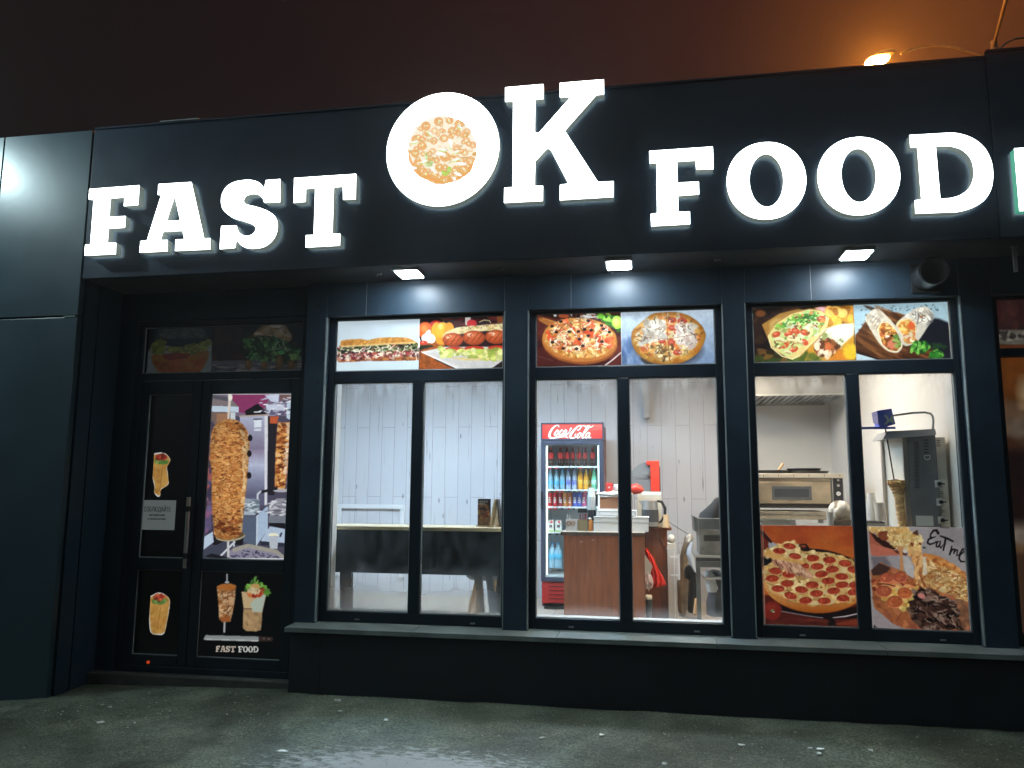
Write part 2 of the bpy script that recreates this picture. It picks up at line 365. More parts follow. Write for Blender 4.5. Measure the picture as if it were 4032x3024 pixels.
# ---- windows
def condens(name,zlo,zhi,amt,seed):
    m=bpy.data.materials.new(name); m.use_nodes=True; n=m.node_tree.nodes; l=m.node_tree.links
    n.remove(n['Principled BSDF']); o=n['Material Output']
    g=n.new('ShaderNodeNewGeometry'); sp=n.new('ShaderNodeSeparateXYZ'); l.new(g.outputs['Position'],sp.inputs[0])
    x=n.new('ShaderNodeTexNoise'); x.inputs['Scale'].default_value=2.0; x.inputs['Detail'].default_value=4; x.inputs['Distortion'].default_value=.2
    mp=n.new('ShaderNodeMapping'); mp.inputs['Location'].default_value=(seed,0,0); mp.inputs['Scale'].default_value=(1.6,1,.6); l.new(g.outputs['Position'],mp.inputs[0]); l.new(mp.outputs[0],x.inputs['Vector'])
    mr=n.new('ShaderNodeMapRange'); mr.inputs['From Min'].default_value=zhi; mr.inputs['From Max'].default_value=zlo; l.new(sp.outputs['Z'],mr.inputs['Value'])
    ad=n.new('ShaderNodeMath'); ad.operation='MULTIPLY_ADD'; l.new(x.outputs['Fac'],ad.inputs[0]); ad.inputs[1].default_value=.5; ad.inputs[2].default_value=-.25
    s2=n.new('ShaderNodeMath'); s2.operation='ADD'; l.new(mr.outputs[0],s2.inputs[0]); l.new(ad.outputs[0],s2.inputs[1])
    sm=n.new('ShaderNodeMapRange'); sm.interpolation_type='SMOOTHSTEP'; sm.inputs['From Min'].default_value=.0; sm.inputs['From Max'].default_value=1.0; sm.inputs['To Max'].default_value=amt
    l.new(s2.outputs[0],sm.inputs['Value'])
    tp=n.new('ShaderNodeMapRange'); tp.interpolation_type='SMOOTHSTEP'; tp.inputs['From Min'].default_value=2.02; tp.inputs['From Max'].default_value=2.30; l.new(sp.outputs['Z'],tp.inputs['Value'])
    x3=n.new('ShaderNodeTexNoise'); x3.inputs['Scale'].default_value=9; x3.inputs['Detail'].default_value=8; x3.inputs['Roughness'].default_value=.7; l.new(mp.outputs[0],x3.inputs['Vector'])
    r3=n.new('ShaderNodeMapRange'); r3.inputs['From Min'].default_value=.38; r3.inputs['From Max'].default_value=.68; r3.inputs['To Max'].default_value=1.0; l.new(x3.outputs['Fac'],r3.inputs['Value'])
    k3=n.new('ShaderNodeMath'); k3.operation='MULTIPLY_ADD'; l.new(tp.outputs[0],k3.inputs[0]); k3.inputs[1].default_value=.34; k3.inputs[2].default_value=.022
    k4=n.new('ShaderNodeMath'); k4.operation='MULTIPLY'; l.new(k3.outputs[0],k4.inputs[0]); l.new(r3.outputs[0],k4.inputs[1])
    k5=n.new('ShaderNodeMath'); k5.operation='MAXIMUM'; l.new(sm.outputs[0],k5.inputs[0]); l.new(k4.outputs[0],k5.inputs[1])
    t=n.new('ShaderNodeBsdfTransparent'); tl=n.new('ShaderNodeBsdfTranslucent'); tl.inputs[0].default_value=(.92,.95,.96,1)
    mx=n.new('ShaderNodeMixShader'); l.new(k5.outputs[0],mx.inputs[0]); l.new(t.outputs[0],mx.inputs[1]); l.new(tl.outputs[0],mx.inputs[2]); l.new(mx.outputs[0],o.inputs[0])
    return m
FOG1=condens('condensation_heavy',.36,.95,.95,2.0); FOG2=condens('condensation_light',.46,.70,.45,5.0)
FOG3=condens('glass_smears',.1,.3,.3,9.0)
GASK=mat('grey_gasket',(.30,.33,.33),.4)
def frame_rects(m,x0,x1,z0,z1,w_,y0,y1):
    m.box(x0,x0+w_,y0,y1,z0,z1); m.box(x1-w_,x1,y0,y1,z0,z1)
    m.box(x0+w_,x1-w_,y0,y1,z0,z0+w_); m.box(x0+w_,x1-w_,y0,y1,z1-w_,z1)
ZB,ZTR,ZTR2,ZHT=.508,2.268,2.356,2.774
for i,(a,b,c) in enumerate(WIN):
    m=MB(); e,f=((.054,.019),(.045,.045),(.052,.040))[i]
    m.box(a+.001,a+e,-.012,.06,ZB,ZHT); m.box(b-f,b-.001,-.012,.06,ZB,ZHT)
    m.box(a+e,b-f,-.012,.06,ZB,.582); m.box(a+e,b-f,-.012,.06,ZTR,ZTR2)
    m.box(a+e,b-f,-.012,.06,2.757,ZHT)
    m.box(c-.041,c+.041,-.014,.06,.582,ZTR)
    win=m.build('window',FRM,shop,bev=.004)
    for (p,q) in ((a+e,c-.041),(c+.041,b-f)):
        g=MB(); frame_rects(g,p,q,.582,ZTR,.007,.004,.016); g.build('gasket',GASK,win)
        MB().box(p+.001,q-.001,.024,.028,.583,ZTR-.001).build('pane',GLASS,win)
    g=MB(); frame_rects(g,a+e,b-f,ZTR2,2.757,.008,.004,.016); g.build('gasket',GASK,win)
    for x in (a+.28,b-.24): MB().box(x,x+.035,-.019,-.012,.524,.535).build('drain_cap',STEELD,win)
    g=MB()                                            # white jambs and board inside
    g.box(a+.001,a+.03,.0605,.20,.50,2.80); g.box(b-.03,b-.001,.0605,.20,.50,2.80); g.box(a+.03,b-.03,.0605,.20,.50,.575)
    g.build('inner_reveal',WPLAS,win)
    g=MB(); g.add([(a+e,.033,.583),(b-f,.033,.583),(b-f,.033,ZTR),(a+e,.033,ZTR)],[(0,1,2,3)])
    g.build('condensation',(FOG1,FOG2,FOG3)[i],win)
# fourth window at the right edge, dark
m=MB(); m.box(2.271,2.32,-.012,.06,ZB,ZHT); m.box(2.32,3.7,-.012,.06,2.365,2.42); m.box(2.32,3.7,-.012,.06,ZB,.58); m.box(2.32,3.7,-.012,.06,2.757,ZHT)
w4=m.build('window',FRM,shop,bev=.004)
DKG=mat('dark_shop_glass',(.018,.014,.013),.08)
MB().box(2.322,3.698,.03,.05,.581,2.364).build('pane',DKG,w4); MB().box(2.322,3.698,.03,.05,2.421,2.756).build('pane',DKG,w4)
MB().box(2.275,5.2,YP+.004,.12,2.775,ZS).build('header_panel',PIL,shop)
MB().box(3.72,5.2,YP,.12,.5,2.77).build('pillar',PIL,shop)
# neighbour's fascia, a little higher
nb=thing('neighbour_fascia','dark fascia of the next shop, a step higher at the right edge','fascia',(3.5,YF,ZS))
MB().box(XR+.004,6.5,YF-.004,YF+.06,ZS,ZT+.035).build('face',FAC,nb,bev=.003)
MB().box(XR+.004,6.5,YF-.014,YF+.02,ZT+.036,ZT+.05).build('edge_trim',FAC,nb)
# ---- entrance door
DX0,DX1,DXM=-4.025,-2.566,-3.437
m=MB(); frame_rects(m,DX0,DX1,.0885,2.797,.05,-.02,.07); m.box(DX0+.05,DX1-.05,-.02,.07,2.315,2.372)
door=m.build('entrance_door',FRM,shop,bev=.004)
DKP=mat('black_glossy_panel',(.006,.007,.009),.12)
# narrow leaf
def leaf(x0,x1,name):
    m=MB(); s_=.075
    m.box(x0,x0+s_,-.015,.05,.14,2.31); m.box(x1-s_,x1,-.015,.05,.14,2.31)
    m.box(x0+s_,x1-s_,-.015,.05,.14,.215); m.box(x0+s_,x1-s_,-.015,.05,.845,.935); m.box(x0+s_,x1-s_,-.015,.05,2.205,2.31)
    lf=m.build(name,FRM,door,bev=.004)
    g=MB(); frame_rects(g,x0+s_,x1-s_,.935,2.205,.006,-.002,.008); frame_rects(g,x0+s_,x1-s_,.215,.845,.004,-.002,.008); g.build('gasket',mat('pale_gasket',(.35,.38,.38),.4),lf)
    g=MB(); g.box(x0+s_,x1-s_,.010,.016,.935,2.205); g.box(x0+s_,x1-s_,.010,.016,.215,.845); g.build('panel',DKP,lf)
    return lf
l1=leaf(DX0+.052,DXM-.004,'narrow_leaf'); l2=leaf(DXM,DX1-.052,'main_leaf')
g=MB(); frame_rects(g,DX0+.05,DX1-.05,2.372,2.747,.006,-.002,.008); g.build('gasket',GASK,door)
MB().box(DX0+.05,DX1-.05,.010,.016,2.372,2.747).build('transom_panel',DKP,door)
h=MB(); hx=DXM+.008-.03
h.tube([(hx,-.075,.87),(hx,-.075,1.40)],.016,12)
h.build('handle',STEEL,l2,smooth=True)
for z in (.96,1.31): g=MB(); g.cyl((hx,-.075,z),(hx,-.015,z),.011,n=10); g.cyl((hx,-.075,z-.02),(hx,-.075,z+.02),.0175,n=12); g.build('handle_bracket',BLACK,l2)
x_,z_=at(585,2607,-.016)
tag(MB().lathe([(.0005,0),(.012,.001),(.012,.005),(.007,.009),(.0005,.010)],x_,-.019,z_,14).build('glint',mat('red_glint',(.4,.03,.01),.3,em=(1,.10,.02),es=.45),off=(x_,-.019,z_)),'tiny glowing red light at the foot of the narrow door leaf','indicator light').rotation_euler=(R(90),0,0)  # small raised red dot that emits a little red
# ---- soffit lamps
LEDM=mat('led_panel',(.9,.9,.9),.4,em=(.84,.94,1.0),es=130)
lab=['square LED soffit lamp over the sandwich posters, nearest the door','square LED soffit lamp over the two pizza posters','square LED soffit lamp over the wrap posters, beside the round duct']
lampobj=None
for i,x in enumerate((-1.675,-.172,1.372)):
    if i==0:
        t=thing('soffit_lamp',lab[0],'lamp',(x,-.32,ZS),'LED lamps under the fascia')
        MB().box(x-.095,x+.095,-.43,-.21,ZS-.022,ZS-.002).build('housing',STEELD,t,bev=.004)
        MB().box(x-.078,x+.078,-.413,-.227,ZS-.027,ZS-.0225).build('diffuser',LEDM,t)
        lampobj=t
    else:
        t=copy_tree(lampobj); t.location=(x,-.32,ZS); t['label']=lab[i]
for i,(px,py,wh) in enumerate(((1492,1088,'left of the first soffit lamp'),(1972,1066,'between the first and second soffit lamps'),(2826,1030,'between the second and third soffit lamps'))):
    x,z=at(px,py,-.3); m=MB(); m.box(x-.02,x+.02,-.31,-.295,ZS-.012,ZS); m.box(x-.02,x-.012,-.31,-.295,ZS-.02,ZS-.012)
    tag(m.build('cable_clip',SILL),'small metal cable clip on the soffit '+wh,'clip','cable clips on the soffit')
# ---- round duct
t=thing('exhaust_duct','round steel exhaust duct on a square plate above the wrap posters','duct',(1.865,YP,2.9))
MB().box(1.775,1.953,YP-.006,YP-.001,2.80,3.0).build('plate',DKMET,t,bev=.002)
m=MB(); prof=[(.088,0),(.088,-.17),(.094,-.175),(.094,-.185),(.084,-.185),(.080,-.17),(.080,-.01)]
n=28; vs=[(1.86+r*math.cos(2*math.pi*k/n),YP-.006+h,2.9+r*math.sin(2*math.pi*k/n)) for r,h in prof for k in range(n)]
m.add(vs,[(i*n+k,i*n+(k+1)%n,(i+1)*n+(k+1)%n,(i+1)*n+k) for i in range(len(prof)-1) for k in range(n)]); m.build('pipe',mat('dull_pipe',(.13,.14,.15),.25,metal=.85),t,smooth=True)
m=MB(); m.cyl((1.86,YP-.05,2.9),(1.86,YP-.04,2.9),.0795,n=28); m.build('damper',BLACK,t)
t=thing('hanging_bracket','short metal strap hanging from the soffit at the right edge','bracket',(2.33,-.3,ZS))
MB().box(2.315,2.34,-.305,-.295,2.86,ZS).build('strap',STEELD,t,bev=.002)
MB().box(2.31,2.345,-.315,-.285,ZS-.008,ZS-.001).build('foot',STEELD,t)
# ------------------------------------------------------------------ the lit sign letters
YLF=-.57
LF=lambda ox,oy,s:(lambda pts:[at(ox+a*s,oy+b*s,YLF) for a,b in pts])
f1=LF(300,700,560/2212); f2=LF(840,650,600/2212); fk=LF(1960,290,500/1508); f3=LF(2540,520,660/2212); f4=LF(3200,500,832/2212)
def spline(pts,corners,n=6):
    out=[]; m=len(pts)
    for i in range(m):
        p0,p1,p2,p3=[np.array(pts[(i+k)%m],float) for k in (-1,0,1,2)]
        a=i in corners; b=(i+1)%m in corners
        if a and b: out.append(tuple(p1)); continue
        if a: p0=p1-(p2-p1)*.3
        if b: p3=p2+(p2-p1)*.3
        for k in range(n):
            t=k/n
            out.append(tuple(float(q_) for q_ in .5*((2*p1)+(-p0+p2)*t+(2*p0-5*p1+4*p2-p3)*t*t+(-p0+3*p1-3*p2+p3)*t**3)))
    return out
pF=[(205,175),(978,116),(958,420),(742,437),(752,300),(528,320),(510,610),(765,596),(750,772),(497,788),(482,1015),(615,1010),(608,1185),(130,1207),(140,1045),(220,1035),(272,340),(195,335)]
pA=[(1280,98),(1788,66),(1985,945),(2085,940),(2078,1110),(1538,1135),(1548,962),(1683,955),(1655,820),(1348,835),(1305,972),(1417,968),(1412,1140),(985,1160),(1000,985),(1100,975),(1325,262),(1270,262)]
pAi=[(1530,262),(1617,662),(1403,672)]
pS=[(968,203),(965,535),(740,543),(715,478),(660,430),(575,415),(480,440),(438,500),(450,550),(510,580),(620,605),(740,645),(850,705),(915,790),(930,890),(905,1010),(835,1115),(730,1185),(600,1210),(480,1200),(395,1155),(350,1095),(330,1090),(308,1200),(92,1217),(115,885),(332,876),(352,945),(405,1005),(485,1028),(565,1005),(610,950),(605,890),(550,850),(440,812),(300,770),(195,700),(130,620),(112,510),(135,400),(205,300),(320,240),(480,215),(590,225),(670,260),(722,322),(745,322),(762,220)]
cS={0,1,2,21,22,23,24,25,26,45,46,47}
pS=spline(pS,cS)
pT=[(1175,188),(2070,128),(2062,492),(1885,500),(1882,308),(1745,318),(1725,1000),(1838,997),(1833,1165),(1340,1192),(1345,1018),(1458,1015),(1480,332),(1340,342),(1335,528),(1165,545)]
pK=[(88,163),(540,124),(540,298),(443,305),(438,680),(445,700),(468,707),(495,695),(872,270),(738,280),(738,110),(1258,68),(1260,242),(1170,252),(803,665),(803,690),(1187,1285),(1375,1277),(1373,1462),(735,1500),(740,1318),(842,1308),(632,905),(600,885),(575,897),(443,1038),(437,1335),(535,1330),(533,1508),(75,1532),(78,1355),(175,1348),(183,325),(88,332)]
pF2=[(55,250),(893,192),(903,485),(678,493),(665,372),(420,388),(428,668),(708,653),(712,820),(433,837),(438,1053),(590,1048),(593,1213),(82,1240),(75,1080),(160,1070),(150,403),(62,410)]
pD=[(1015,85),(1400,62),(1530,68),(1680,120),(1800,220),(1870,360),(1888,500),(1870,640),(1800,760),(1680,840),(1530,885),(1400,892),(1078,905),(1070,768),(1140,760),(1097,210),(1025,212)]
pD=spline(pD,{0,1,11,12,13,14,15,16})
pDi=spline([(1288,202),(1440,197),(1560,235),(1650,320),(1685,430),(1680,550),(1630,650),(1540,715),(1440,745),(1335,752)],{0,1,8,9})
def ring(cx,cz,rx,rz,n=56,e=2.0): return [(cx+rx*math.copysign(abs(math.cos(t))**(2/e),math.cos(t)),cz+rz*math.copysign(abs(math.sin(t))**(2/e),math.sin(t))) for t in [2*math.pi*i/n for i in range(n)]]
LETM=mat('lit_acrylic_face',(.9,.9,.9),.3,em=(.93,1.0,.98),es=7)
LSIDE=mat('letter_side',(.45,.48,.46),.4,em=(.66,.80,.72),es=.14)
HALO=mat('letter_bloom_glow',(.5,.5,.5),.5,em=(.76,.90,.82),es=5)  # added glowing plate behind each letter, imitating lens bloom on the fascia
GSIDE=mat('green_letter_side',(.25,.6,.48),.4,em=(.12,.62,.40),es=.45)
def letter(name_label,outer,holes=(),face=LETM,side=LSIDE,yf=YLF,yb=YF-.003):
    cx=sum(p[0] for p in outer)/len(outer); cz=min(p[1] for p in outer)
    t=thing('sign_letter',name_label,'sign letter',(cx,yb,cz),'lit letters of the shop sign')
    MB().prism(outer,yf,yf+.004,holes,back=False).build('face',face,t)
    MB().prism(outer,yf+.0045,yb-.014,holes,front=False,back=False).build('side_shell',side,t)
    MB().prism(outer,yb-.016,yb-.0145,holes,front=False,sides=False).build('bloom_plate',HALO,t)
    return t
letter('lit white slab letter F of the word FAST, above the entrance door',f1(pF))
letter('lit white slab letter A of the word FAST',f1(pA),[f1(pAi)])
letter('lit white slab letter S of the word FAST',f2(pS))
letter('lit white slab letter T, the last letter of the word FAST',f2(pT))
letter('tall lit white slab letter K rising above the roof edge',fk(pK))
letter('lit white slab letter F of the word FOOD',f3(pF2))
letter('lit white round letter O next to the F of FOOD',ring(.785,3.458,.246,.2605,e=2.08),[ring(.7865,3.459,.1055,.179)])
letter('lit white round letter O next to the D of FOOD',ring(1.347,3.453,.246,.2585,e=2.08),[ring(1.348,3.4565,.1035,.178)])
letter('lit white slab letter D at the end of the word FOOD',f4(pD),[f4(pDi)])
letter('lit white letter with green glowing sides, cut off by the right edge',[(2.2585,3.170),(2.75,3.170),(2.75,3.570),(2.2585,3.570)],side=GSIDE)
odisc=thing('sign_letter','round lit white letter O filled with a pizza picture, rising above the roof edge','sign letter',(-1.379,YF,3.41),'lit letters of the shop sign')
MB().prism(ring(-1.379,3.828,.406,.4165,72),YLF,YLF+.004,back=False).build('face',LETM,odisc)
MB().prism(ring(-1.379,3.828,.406,.4165,72),YLF+.0045,YF-.017,front=False,back=False).build('side_shell',LSIDE,odisc)
MB().prism(ring(-1.379,3.828,.406,.4165,72),YF-.019,YF-.0175,front=False,sides=False).build('bloom_plate',HALO,odisc)
# ------------------------------------------------------------------ street lamp beyond the roof
ORL=mat('sodium_lamp',(.9,.7,.4),.4,em=(1.0,.28,.03),es=1000)
POLE=mat('galvanised_pole',(.11,.105,.10),.6,noise=.2)
YS=12.0
t=thing('street_lamp','orange sodium street lamp with curved double arms beyond the roof edge','street lamp',(7.63,YS,0))
px_,pz_=at(3915,205,YS)
MB().tube([(px_,YS,0),(px_,YS,pz_-.6),(px_,YS,pz_+.25)],[.14,.09,.08],12).build('pole',POLE,t,smooth=True)
arc=[at(*p,YS) for p in ((3545,213),(3575,200),(3620,187),(3665,180),(3710,180),(3760,187),(3810,200),(3850,213),(3900,225))]
MB().tube([(x,YS,z) for x,z in arc],.024,8).build('arm',POLE,t,smooth=True)
arc=[at(*p,YS) for p in ((3915,225),(3930,200),(3960,170),(3995,153),(4040,148),(4100,152),(4160,165),(4220,185))]
MB().tube([(x,YS,z) for x,z in arc],.024,8).build('arm',POLE,t,smooth=True)
hx,hz=at(3452,238,YS)
hd=MB(); hd.blob(0,0,0,.33,.16,.10,amp=.0); 
ca,sa=math.cos(R(-14)),math.sin(R(-14))
hd.v=[(hx+.1+x*ca,YS+y,hz+.09+z+x*.30) for x,y,z in hd.v]; hd.build('lamp_head',POLE,t,smooth=True)
b=MB(); b.blob(0,0,0,.27,.13,.15,amp=0); b.v=[(hx+x,YS-.03+y,hz-.02+z+x*.30) for x,y,z in b.v]; b.build('bulb_bowl',ORL,t,smooth=True)
# leaning stay that runs from the mast top out of the picture
p0=at(3912,180,YS-.2); p1=at(3945,60,YS-1.5); p2=at(3985,-90,YS-3)
MB().tube([(p0[0],YS-.2,p0[1]),(p1[0],YS-1.5,p1[1]),(p2[0],YS-3,p2[1])],[.03,.035,.04],10).build('upper_arm',POLE,t,smooth=True)
# ------------------------------------------------------------------ printed pictures: a small painter, colours go into the poster's own mesh
class Pic:
    def __init__(s,ox,oy,k,x0,y0,x1,y1,bg,d=4,seed=1):
        s.ox,s.oy,s.k,s.x0,s.y0,s.d=ox,oy,k,x0,y0,d
        s.w=int((x1-x0)/d)+2; s.h=int((y1-y0)/d)+2
        s.X,s.Y=np.meshgrid(x0+d*(np.arange(s.w)+.5),y0+d*(np.arange(s.h)+.5))
        s.a=np.ones((s.h,s.w,3))*np.array(bg,float); s.r=np.random.RandomState(seed)
    def bb(s,xa,ya,xb,yb):
        i0=max(0,int((ya-s.y0)/s.d)-1); i1=min(s.h,int((yb-s.y0)/s.d)+2); j0=max(0,int((xa-s.x0)/s.d)-1); j1=min(s.w,int((xb-s.x0)/s.d)+2)
        return (slice(i0,max(i0,i1)),slice(j0,max(j0,j1)))
    def put(s,sl,m,c):
        m=m[...,None]; s.a[sl]=s.a[sl]*(1-m)+np.array(c,float)*m
    def mask(s,pts,sl=None):
        sl=sl or (slice(None),slice(None)); X,Y=s.X[sl],s.Y[sl]; ins=np.zeros(X.shape,bool); n=len(pts)
        for i in range(n):
            (xa,ya),(xb,yb)=pts[i],pts[(i+1)%n]
            if ya==yb: continue
            c=((ya>Y)!=(yb>Y))&(X<(xb-xa)*(Y-ya)/(yb-ya)+xa); ins^=c
        return ins
    def poly(s,pts,c,al=1,soft=0):
        xs=[p[0] for p in pts]; ys=[p[1] for p in pts]; e=soft*2
        sl=s.bb(min(xs)-e,min(ys)-e,max(xs)+e,max(ys)+e); m=s.mask(pts,sl).astype(float)
        if soft: m=blur(m,max(1,int(soft/s.d)))
        s.put(sl,m*al,c); return s
    def ell(s,cx,cy,rx,ry,c,rot=0,soft=.12,al=1):
        q=max(rx,ry)*1.1+s.d; sl=s.bb(cx-q,cy-q,cx+q,cy+q)
        X=s.X[sl]-cx; Y=s.Y[sl]-cy; ca,sa=math.cos(rot),math.sin(rot)
        r=np.sqrt(((X*ca+Y*sa)/rx)**2+((-X*sa+Y*ca)/ry)**2)
        s.put(sl,np.clip((1-r)/soft+.5,0,1)*al,c); return s
    def line(s,pts,wd,c,al=1):
        for i in range(len(pts)-1):
            (xa,ya),(xb,yb)=pts[i],pts[i+1]; w0=wd[i] if isinstance(wd,(list,tuple)) else wd; w1=wd[i+1] if isinstance(wd,(list,tuple)) else wd
            q=max(w0,w1)+s.d; sl=s.bb(min(xa,xb)-q,min(ya,yb)-q,max(xa,xb)+q,max(ya,yb)+q)
            X,Y=s.X[sl],s.Y[sl]; dx,dy=xb-xa,yb-ya; L=dx*dx+dy*dy+1e-9
            t=np.clip(((X-xa)*dx+(Y-ya)*dy)/L,0,1); dd=np.hypot(X-xa-t*dx,Y-ya-t*dy); wh=(w0+(w1-w0)*t)/2
            s.put(sl,np.clip((wh-dd)/s.d+.5,0,1)*al,c)
        return s
    def scat(s,n,region,pal,sz,asp=(1,2),rot=(0,3.14),al=(.7,1),soft=.25):
        m=s.mask(region) if isinstance(region,list) else region
        ii,jj=np.nonzero(m)
        if len(ii)==0: return s
        pk=s.r.randint(0,len(ii),n); pal=np.array(pal,float)
        for q in pk:
            r=s.r.uniform(*sz); A=s.r.uniform(*asp); c=pal[s.r.randint(len(pal))]*s.r.uniform(.85,1.12)
            s.ell(s.X[ii[q],jj[q]],s.Y[ii[q],jj[q]],r*A,r,np.clip(c,0,255),s.r.uniform(*rot),soft,s.r.uniform(*al))
        return s
    def curls(s,n,region,pal,ln,wd,bend=.8,rot=(0,6.28)):
        ii,jj=np.nonzero(s.mask(region) if isinstance(region,list) else region); pal=np.array(pal,float)
        for q in s.r.randint(0,len(ii),n):
            x,y=s.X[ii[q],jj[q]],s.Y[ii[q],jj[q]]; a=s.r.uniform(*rot); b=s.r.uniform(-bend,bend); L=s.r.uniform(*ln)/5; P=[(x,y)]
            for _ in range(5): x+=L*math.cos(a); y+=L*math.sin(a); a+=b; P.append((x,y))
            s.line(P,s.r.uniform(*wd),np.clip(pal[s.r.randint(len(pal))]*s.r.uniform(.85,1.1),0,255),.9)
        return s
    def fuzz(s,amp=.1,sc_=6,region=None):
        n=np.zeros((s.h,s.w))
        for o,g in ((sc_,.6),(sc_*2.3,.4)):
            gh,gw=max(2,int(s.h/o)+2),max(2,int(s.w/o)+2); t=s.r.uniform(-1,1,(gh,gw))
            yy=np.linspace(0,gh-1.001,s.h); xx=np.linspace(0,gw-1.001,s.w); y0=yy.astype(int); x0=xx.astype(int); fy=(yy-y0)[:,None]; fx=(xx-x0)[None]
            n+=g*((t[y0][:,x0]*(1-fx)+t[y0][:,x0+1]*fx)*(1-fy)+(t[y0+1][:,x0]*(1-fx)+t[y0+1][:,x0+1]*fx)*fy)
        m=1 if region is None else blur(s.mask(region).astype(float),1)
        s.a=np.clip(s.a*(1+(amp*n*m)[...,None]),0,255); return s
    def begin(s): s.bk=s.a.copy(); return s
    def end(s,region,soft=1):                       # keep what was painted since begin() inside the region only
        m=s.mask(region).astype(float)
        if soft: m=blur(m,soft)
        s.a=s.bk*(1-m[...,None])+s.a*m[...,None]; return s
    def grad(s,top,bot,region=None,y0=None,y1=None):
        y0=s.Y.min() if y0 is None else y0; y1=s.Y.max() if y1 is None else y1
        t=np.clip((s.Y-y0)/(y1-y0),0,1)[...,None]; g=np.array(top,float)*(1-t)+np.array(bot,float)*t
        m=np.ones((s.h,s.w)) if region is None else s.mask(region).astype(float)
        s.a=s.a*(1-m[...,None])+g*m[...,None]; return s
    def shade(s,cx,cy,rx,ry,rot,k):                 # picture content: round things are drawn darker at their rim
        ca,sa=math.cos(rot),math.sin(rot); X=s.X-cx; Y=s.Y-cy
        r=np.sqrt(((X*ca+Y*sa)/rx)**2+((-X*sa+Y*ca)/ry)**2); m=(r<1)*np.clip(r,0,1)**4*k; s.a*=(1-m)[...,None]; return s
    def sample(s,fx,fy):
        zx=(fx-s.ox)/s.k; zy=(fy-s.oy)/s.k
        j=np.clip((zx-s.x0)/s.d-.5,0,s.w-1.001); i=np.clip((zy-s.y0)/s.d-.5,0,s.h-1.001); i0=i.astype(int); j0=j.astype(int); di=(i-i0)[...,None]; dj=(j-j0)[...,None]
        A=s.a; return (A[i0,j0]*(1-dj)+A[i0,j0+1]*dj)*(1-di)+(A[i0+1,j0]*(1-dj)+A[i0+1,j0+1]*dj)*di
def blur(m,r):
    for ax in (0,1):
        p=np.pad(m,[(r,r) if a==ax else (0,0) for a in range(2)],mode='edge'); c=np.cumsum(p,axis=ax); n=2*r+1
        z=np.insert(c,0,0,axis=ax); m=(np.take(z,range(n,z.shape[ax]),axis=ax)-np.take(z,range(0,z.shape[ax]-n),axis=ax))/n
    return m
def hull(cx,cy,rx,ry,n=40,rot=0,j=0,seed=0):
    rn=random.Random(seed); o=[]
    for i in range(n):
        t=2*math.pi*i/n; q=1+rn.uniform(-j,j); x,y=rx*q*math.cos(t),ry*q*math.sin(t); o.append((cx+x*math.cos(rot)-y*math.sin(rot),cy+x*math.sin(rot)+y*math.cos(rot)))
    return o
def filmmesh(pic,x0,x1,z0,z1,y,m,name,parent=None,step=None,keep=None,thick=.0012):
    res=pic.d*pic.k/(FL*4032)*(D+y)*1.0 if step is None else step
    nx=max(2,int((x1-x0)/res)); nz=max(2,int((z1-z0)/res))
    gx=np.linspace(x0,x1,nx+1); gz_=np.linspace(z0,z1,nz+1); XX,ZZ=np.meshgrid(gx,gz_)
    vx=XX; vy=y+D; vz=ZZ-CH; k=FL*4032/(vx*CF.x+vy*CF.y+vz*CF.z)
    fx=2016+k*(vx*CR.x+vy*CR.y+vz*CR.z); fy=1512-k*(vx*CU.x+vy*CU.y+vz*CU.z)
    col=lin(np.clip(pic.sample(fx,fy),0,255))
    ox,oz=(x0+x1)/2,z0
    P=np.stack([XX-ox,np.zeros_like(XX),ZZ-oz],-1).reshape(-1,3)
    idx=np.arange((nx+1)*(nz+1)).reshape(nz+1,nx+1)
    Q=np.stack([idx[:-1,:-1],idx[:-1,1:],idx[1:,1:],idx[1:,:-1]],-1).reshape(-1,4)
    col=np.concatenate([col.reshape(-1,3),np.ones((P.shape[0],1))],1)
    if keep is not None:
        mk=pic.sample_mask(keep,fx,fy); Q=Q[(mk[:-1,:-1]&mk[1:,1:]&mk[:-1,1:]&mk[1:,:-1]).reshape(-1)]
        us=np.unique(Q); mp=np.zeros(P.shape[0],int); mp[us]=np.arange(len(us)); P=P[us]; col=col[us]; Q=mp[Q]
    else:                                           # thin film with a back face and edges
        n0=len(P); B=[(x0-ox,thick,0),(x1-ox,thick,0),(x1-ox,thick,z1-z0),(x0-ox,thick,z1-z0)]
        P=np.concatenate([P,B]); col=np.concatenate([col,np.tile(col.mean(0),(4,1))])
    me=bpy.data.meshes.new(name); me.from_pydata([tuple(p) for p in P.tolist()],[],[tuple(q) for q in Q.tolist()]+([(n0+3,n0+2,n0+1,n0)] if keep is None else []))
    at_=me.color_attributes.new('Col','FLOAT_COLOR','POINT'); at_.data.foreach_set('color',col.astype(np.float32).ravel())
    me.materials.append(m); me.update()
    o=bpy.data.objects.new(name,me); C.objects.link(o); o.location=(ox,y,oz)
    if parent is not None: o.parent=parent
    return o
def smask(self,pts,fx,fy):
    X=(fx-self.ox)/self.k; Y=(fy-self.oy)/self.k; ins=np.zeros(X.shape,bool); n=len(pts)
    for i in range(n):
        (xa,ya),(xb,yb)=pts[i],pts[(i+1)%n]
        if ya==yb: continue
        ins^=((ya>Y)!=(yb>Y))&(X<(xb-xa)*(Y-ya)/(yb-ya)+xa)
    return ins
Pic.sample_mask=smask
LIT=vcmat('backlit_print',.35,.95); LITD=vcmat('dim_backlit_print',.3,.74); PRT=vcmat('faint_glow_print',.6,.13,.3)  # faint glow added to the burger prints, which nothing lights from behind
def poster(pic,x0,x1,z0,z1,y,m,label,group='food pictures on the glass',name='food_poster',cat='poster'):
    return tag(filmmesh(pic,x0,x1,z0,z1,y,m,name),label,cat,group)
K6=850/2203
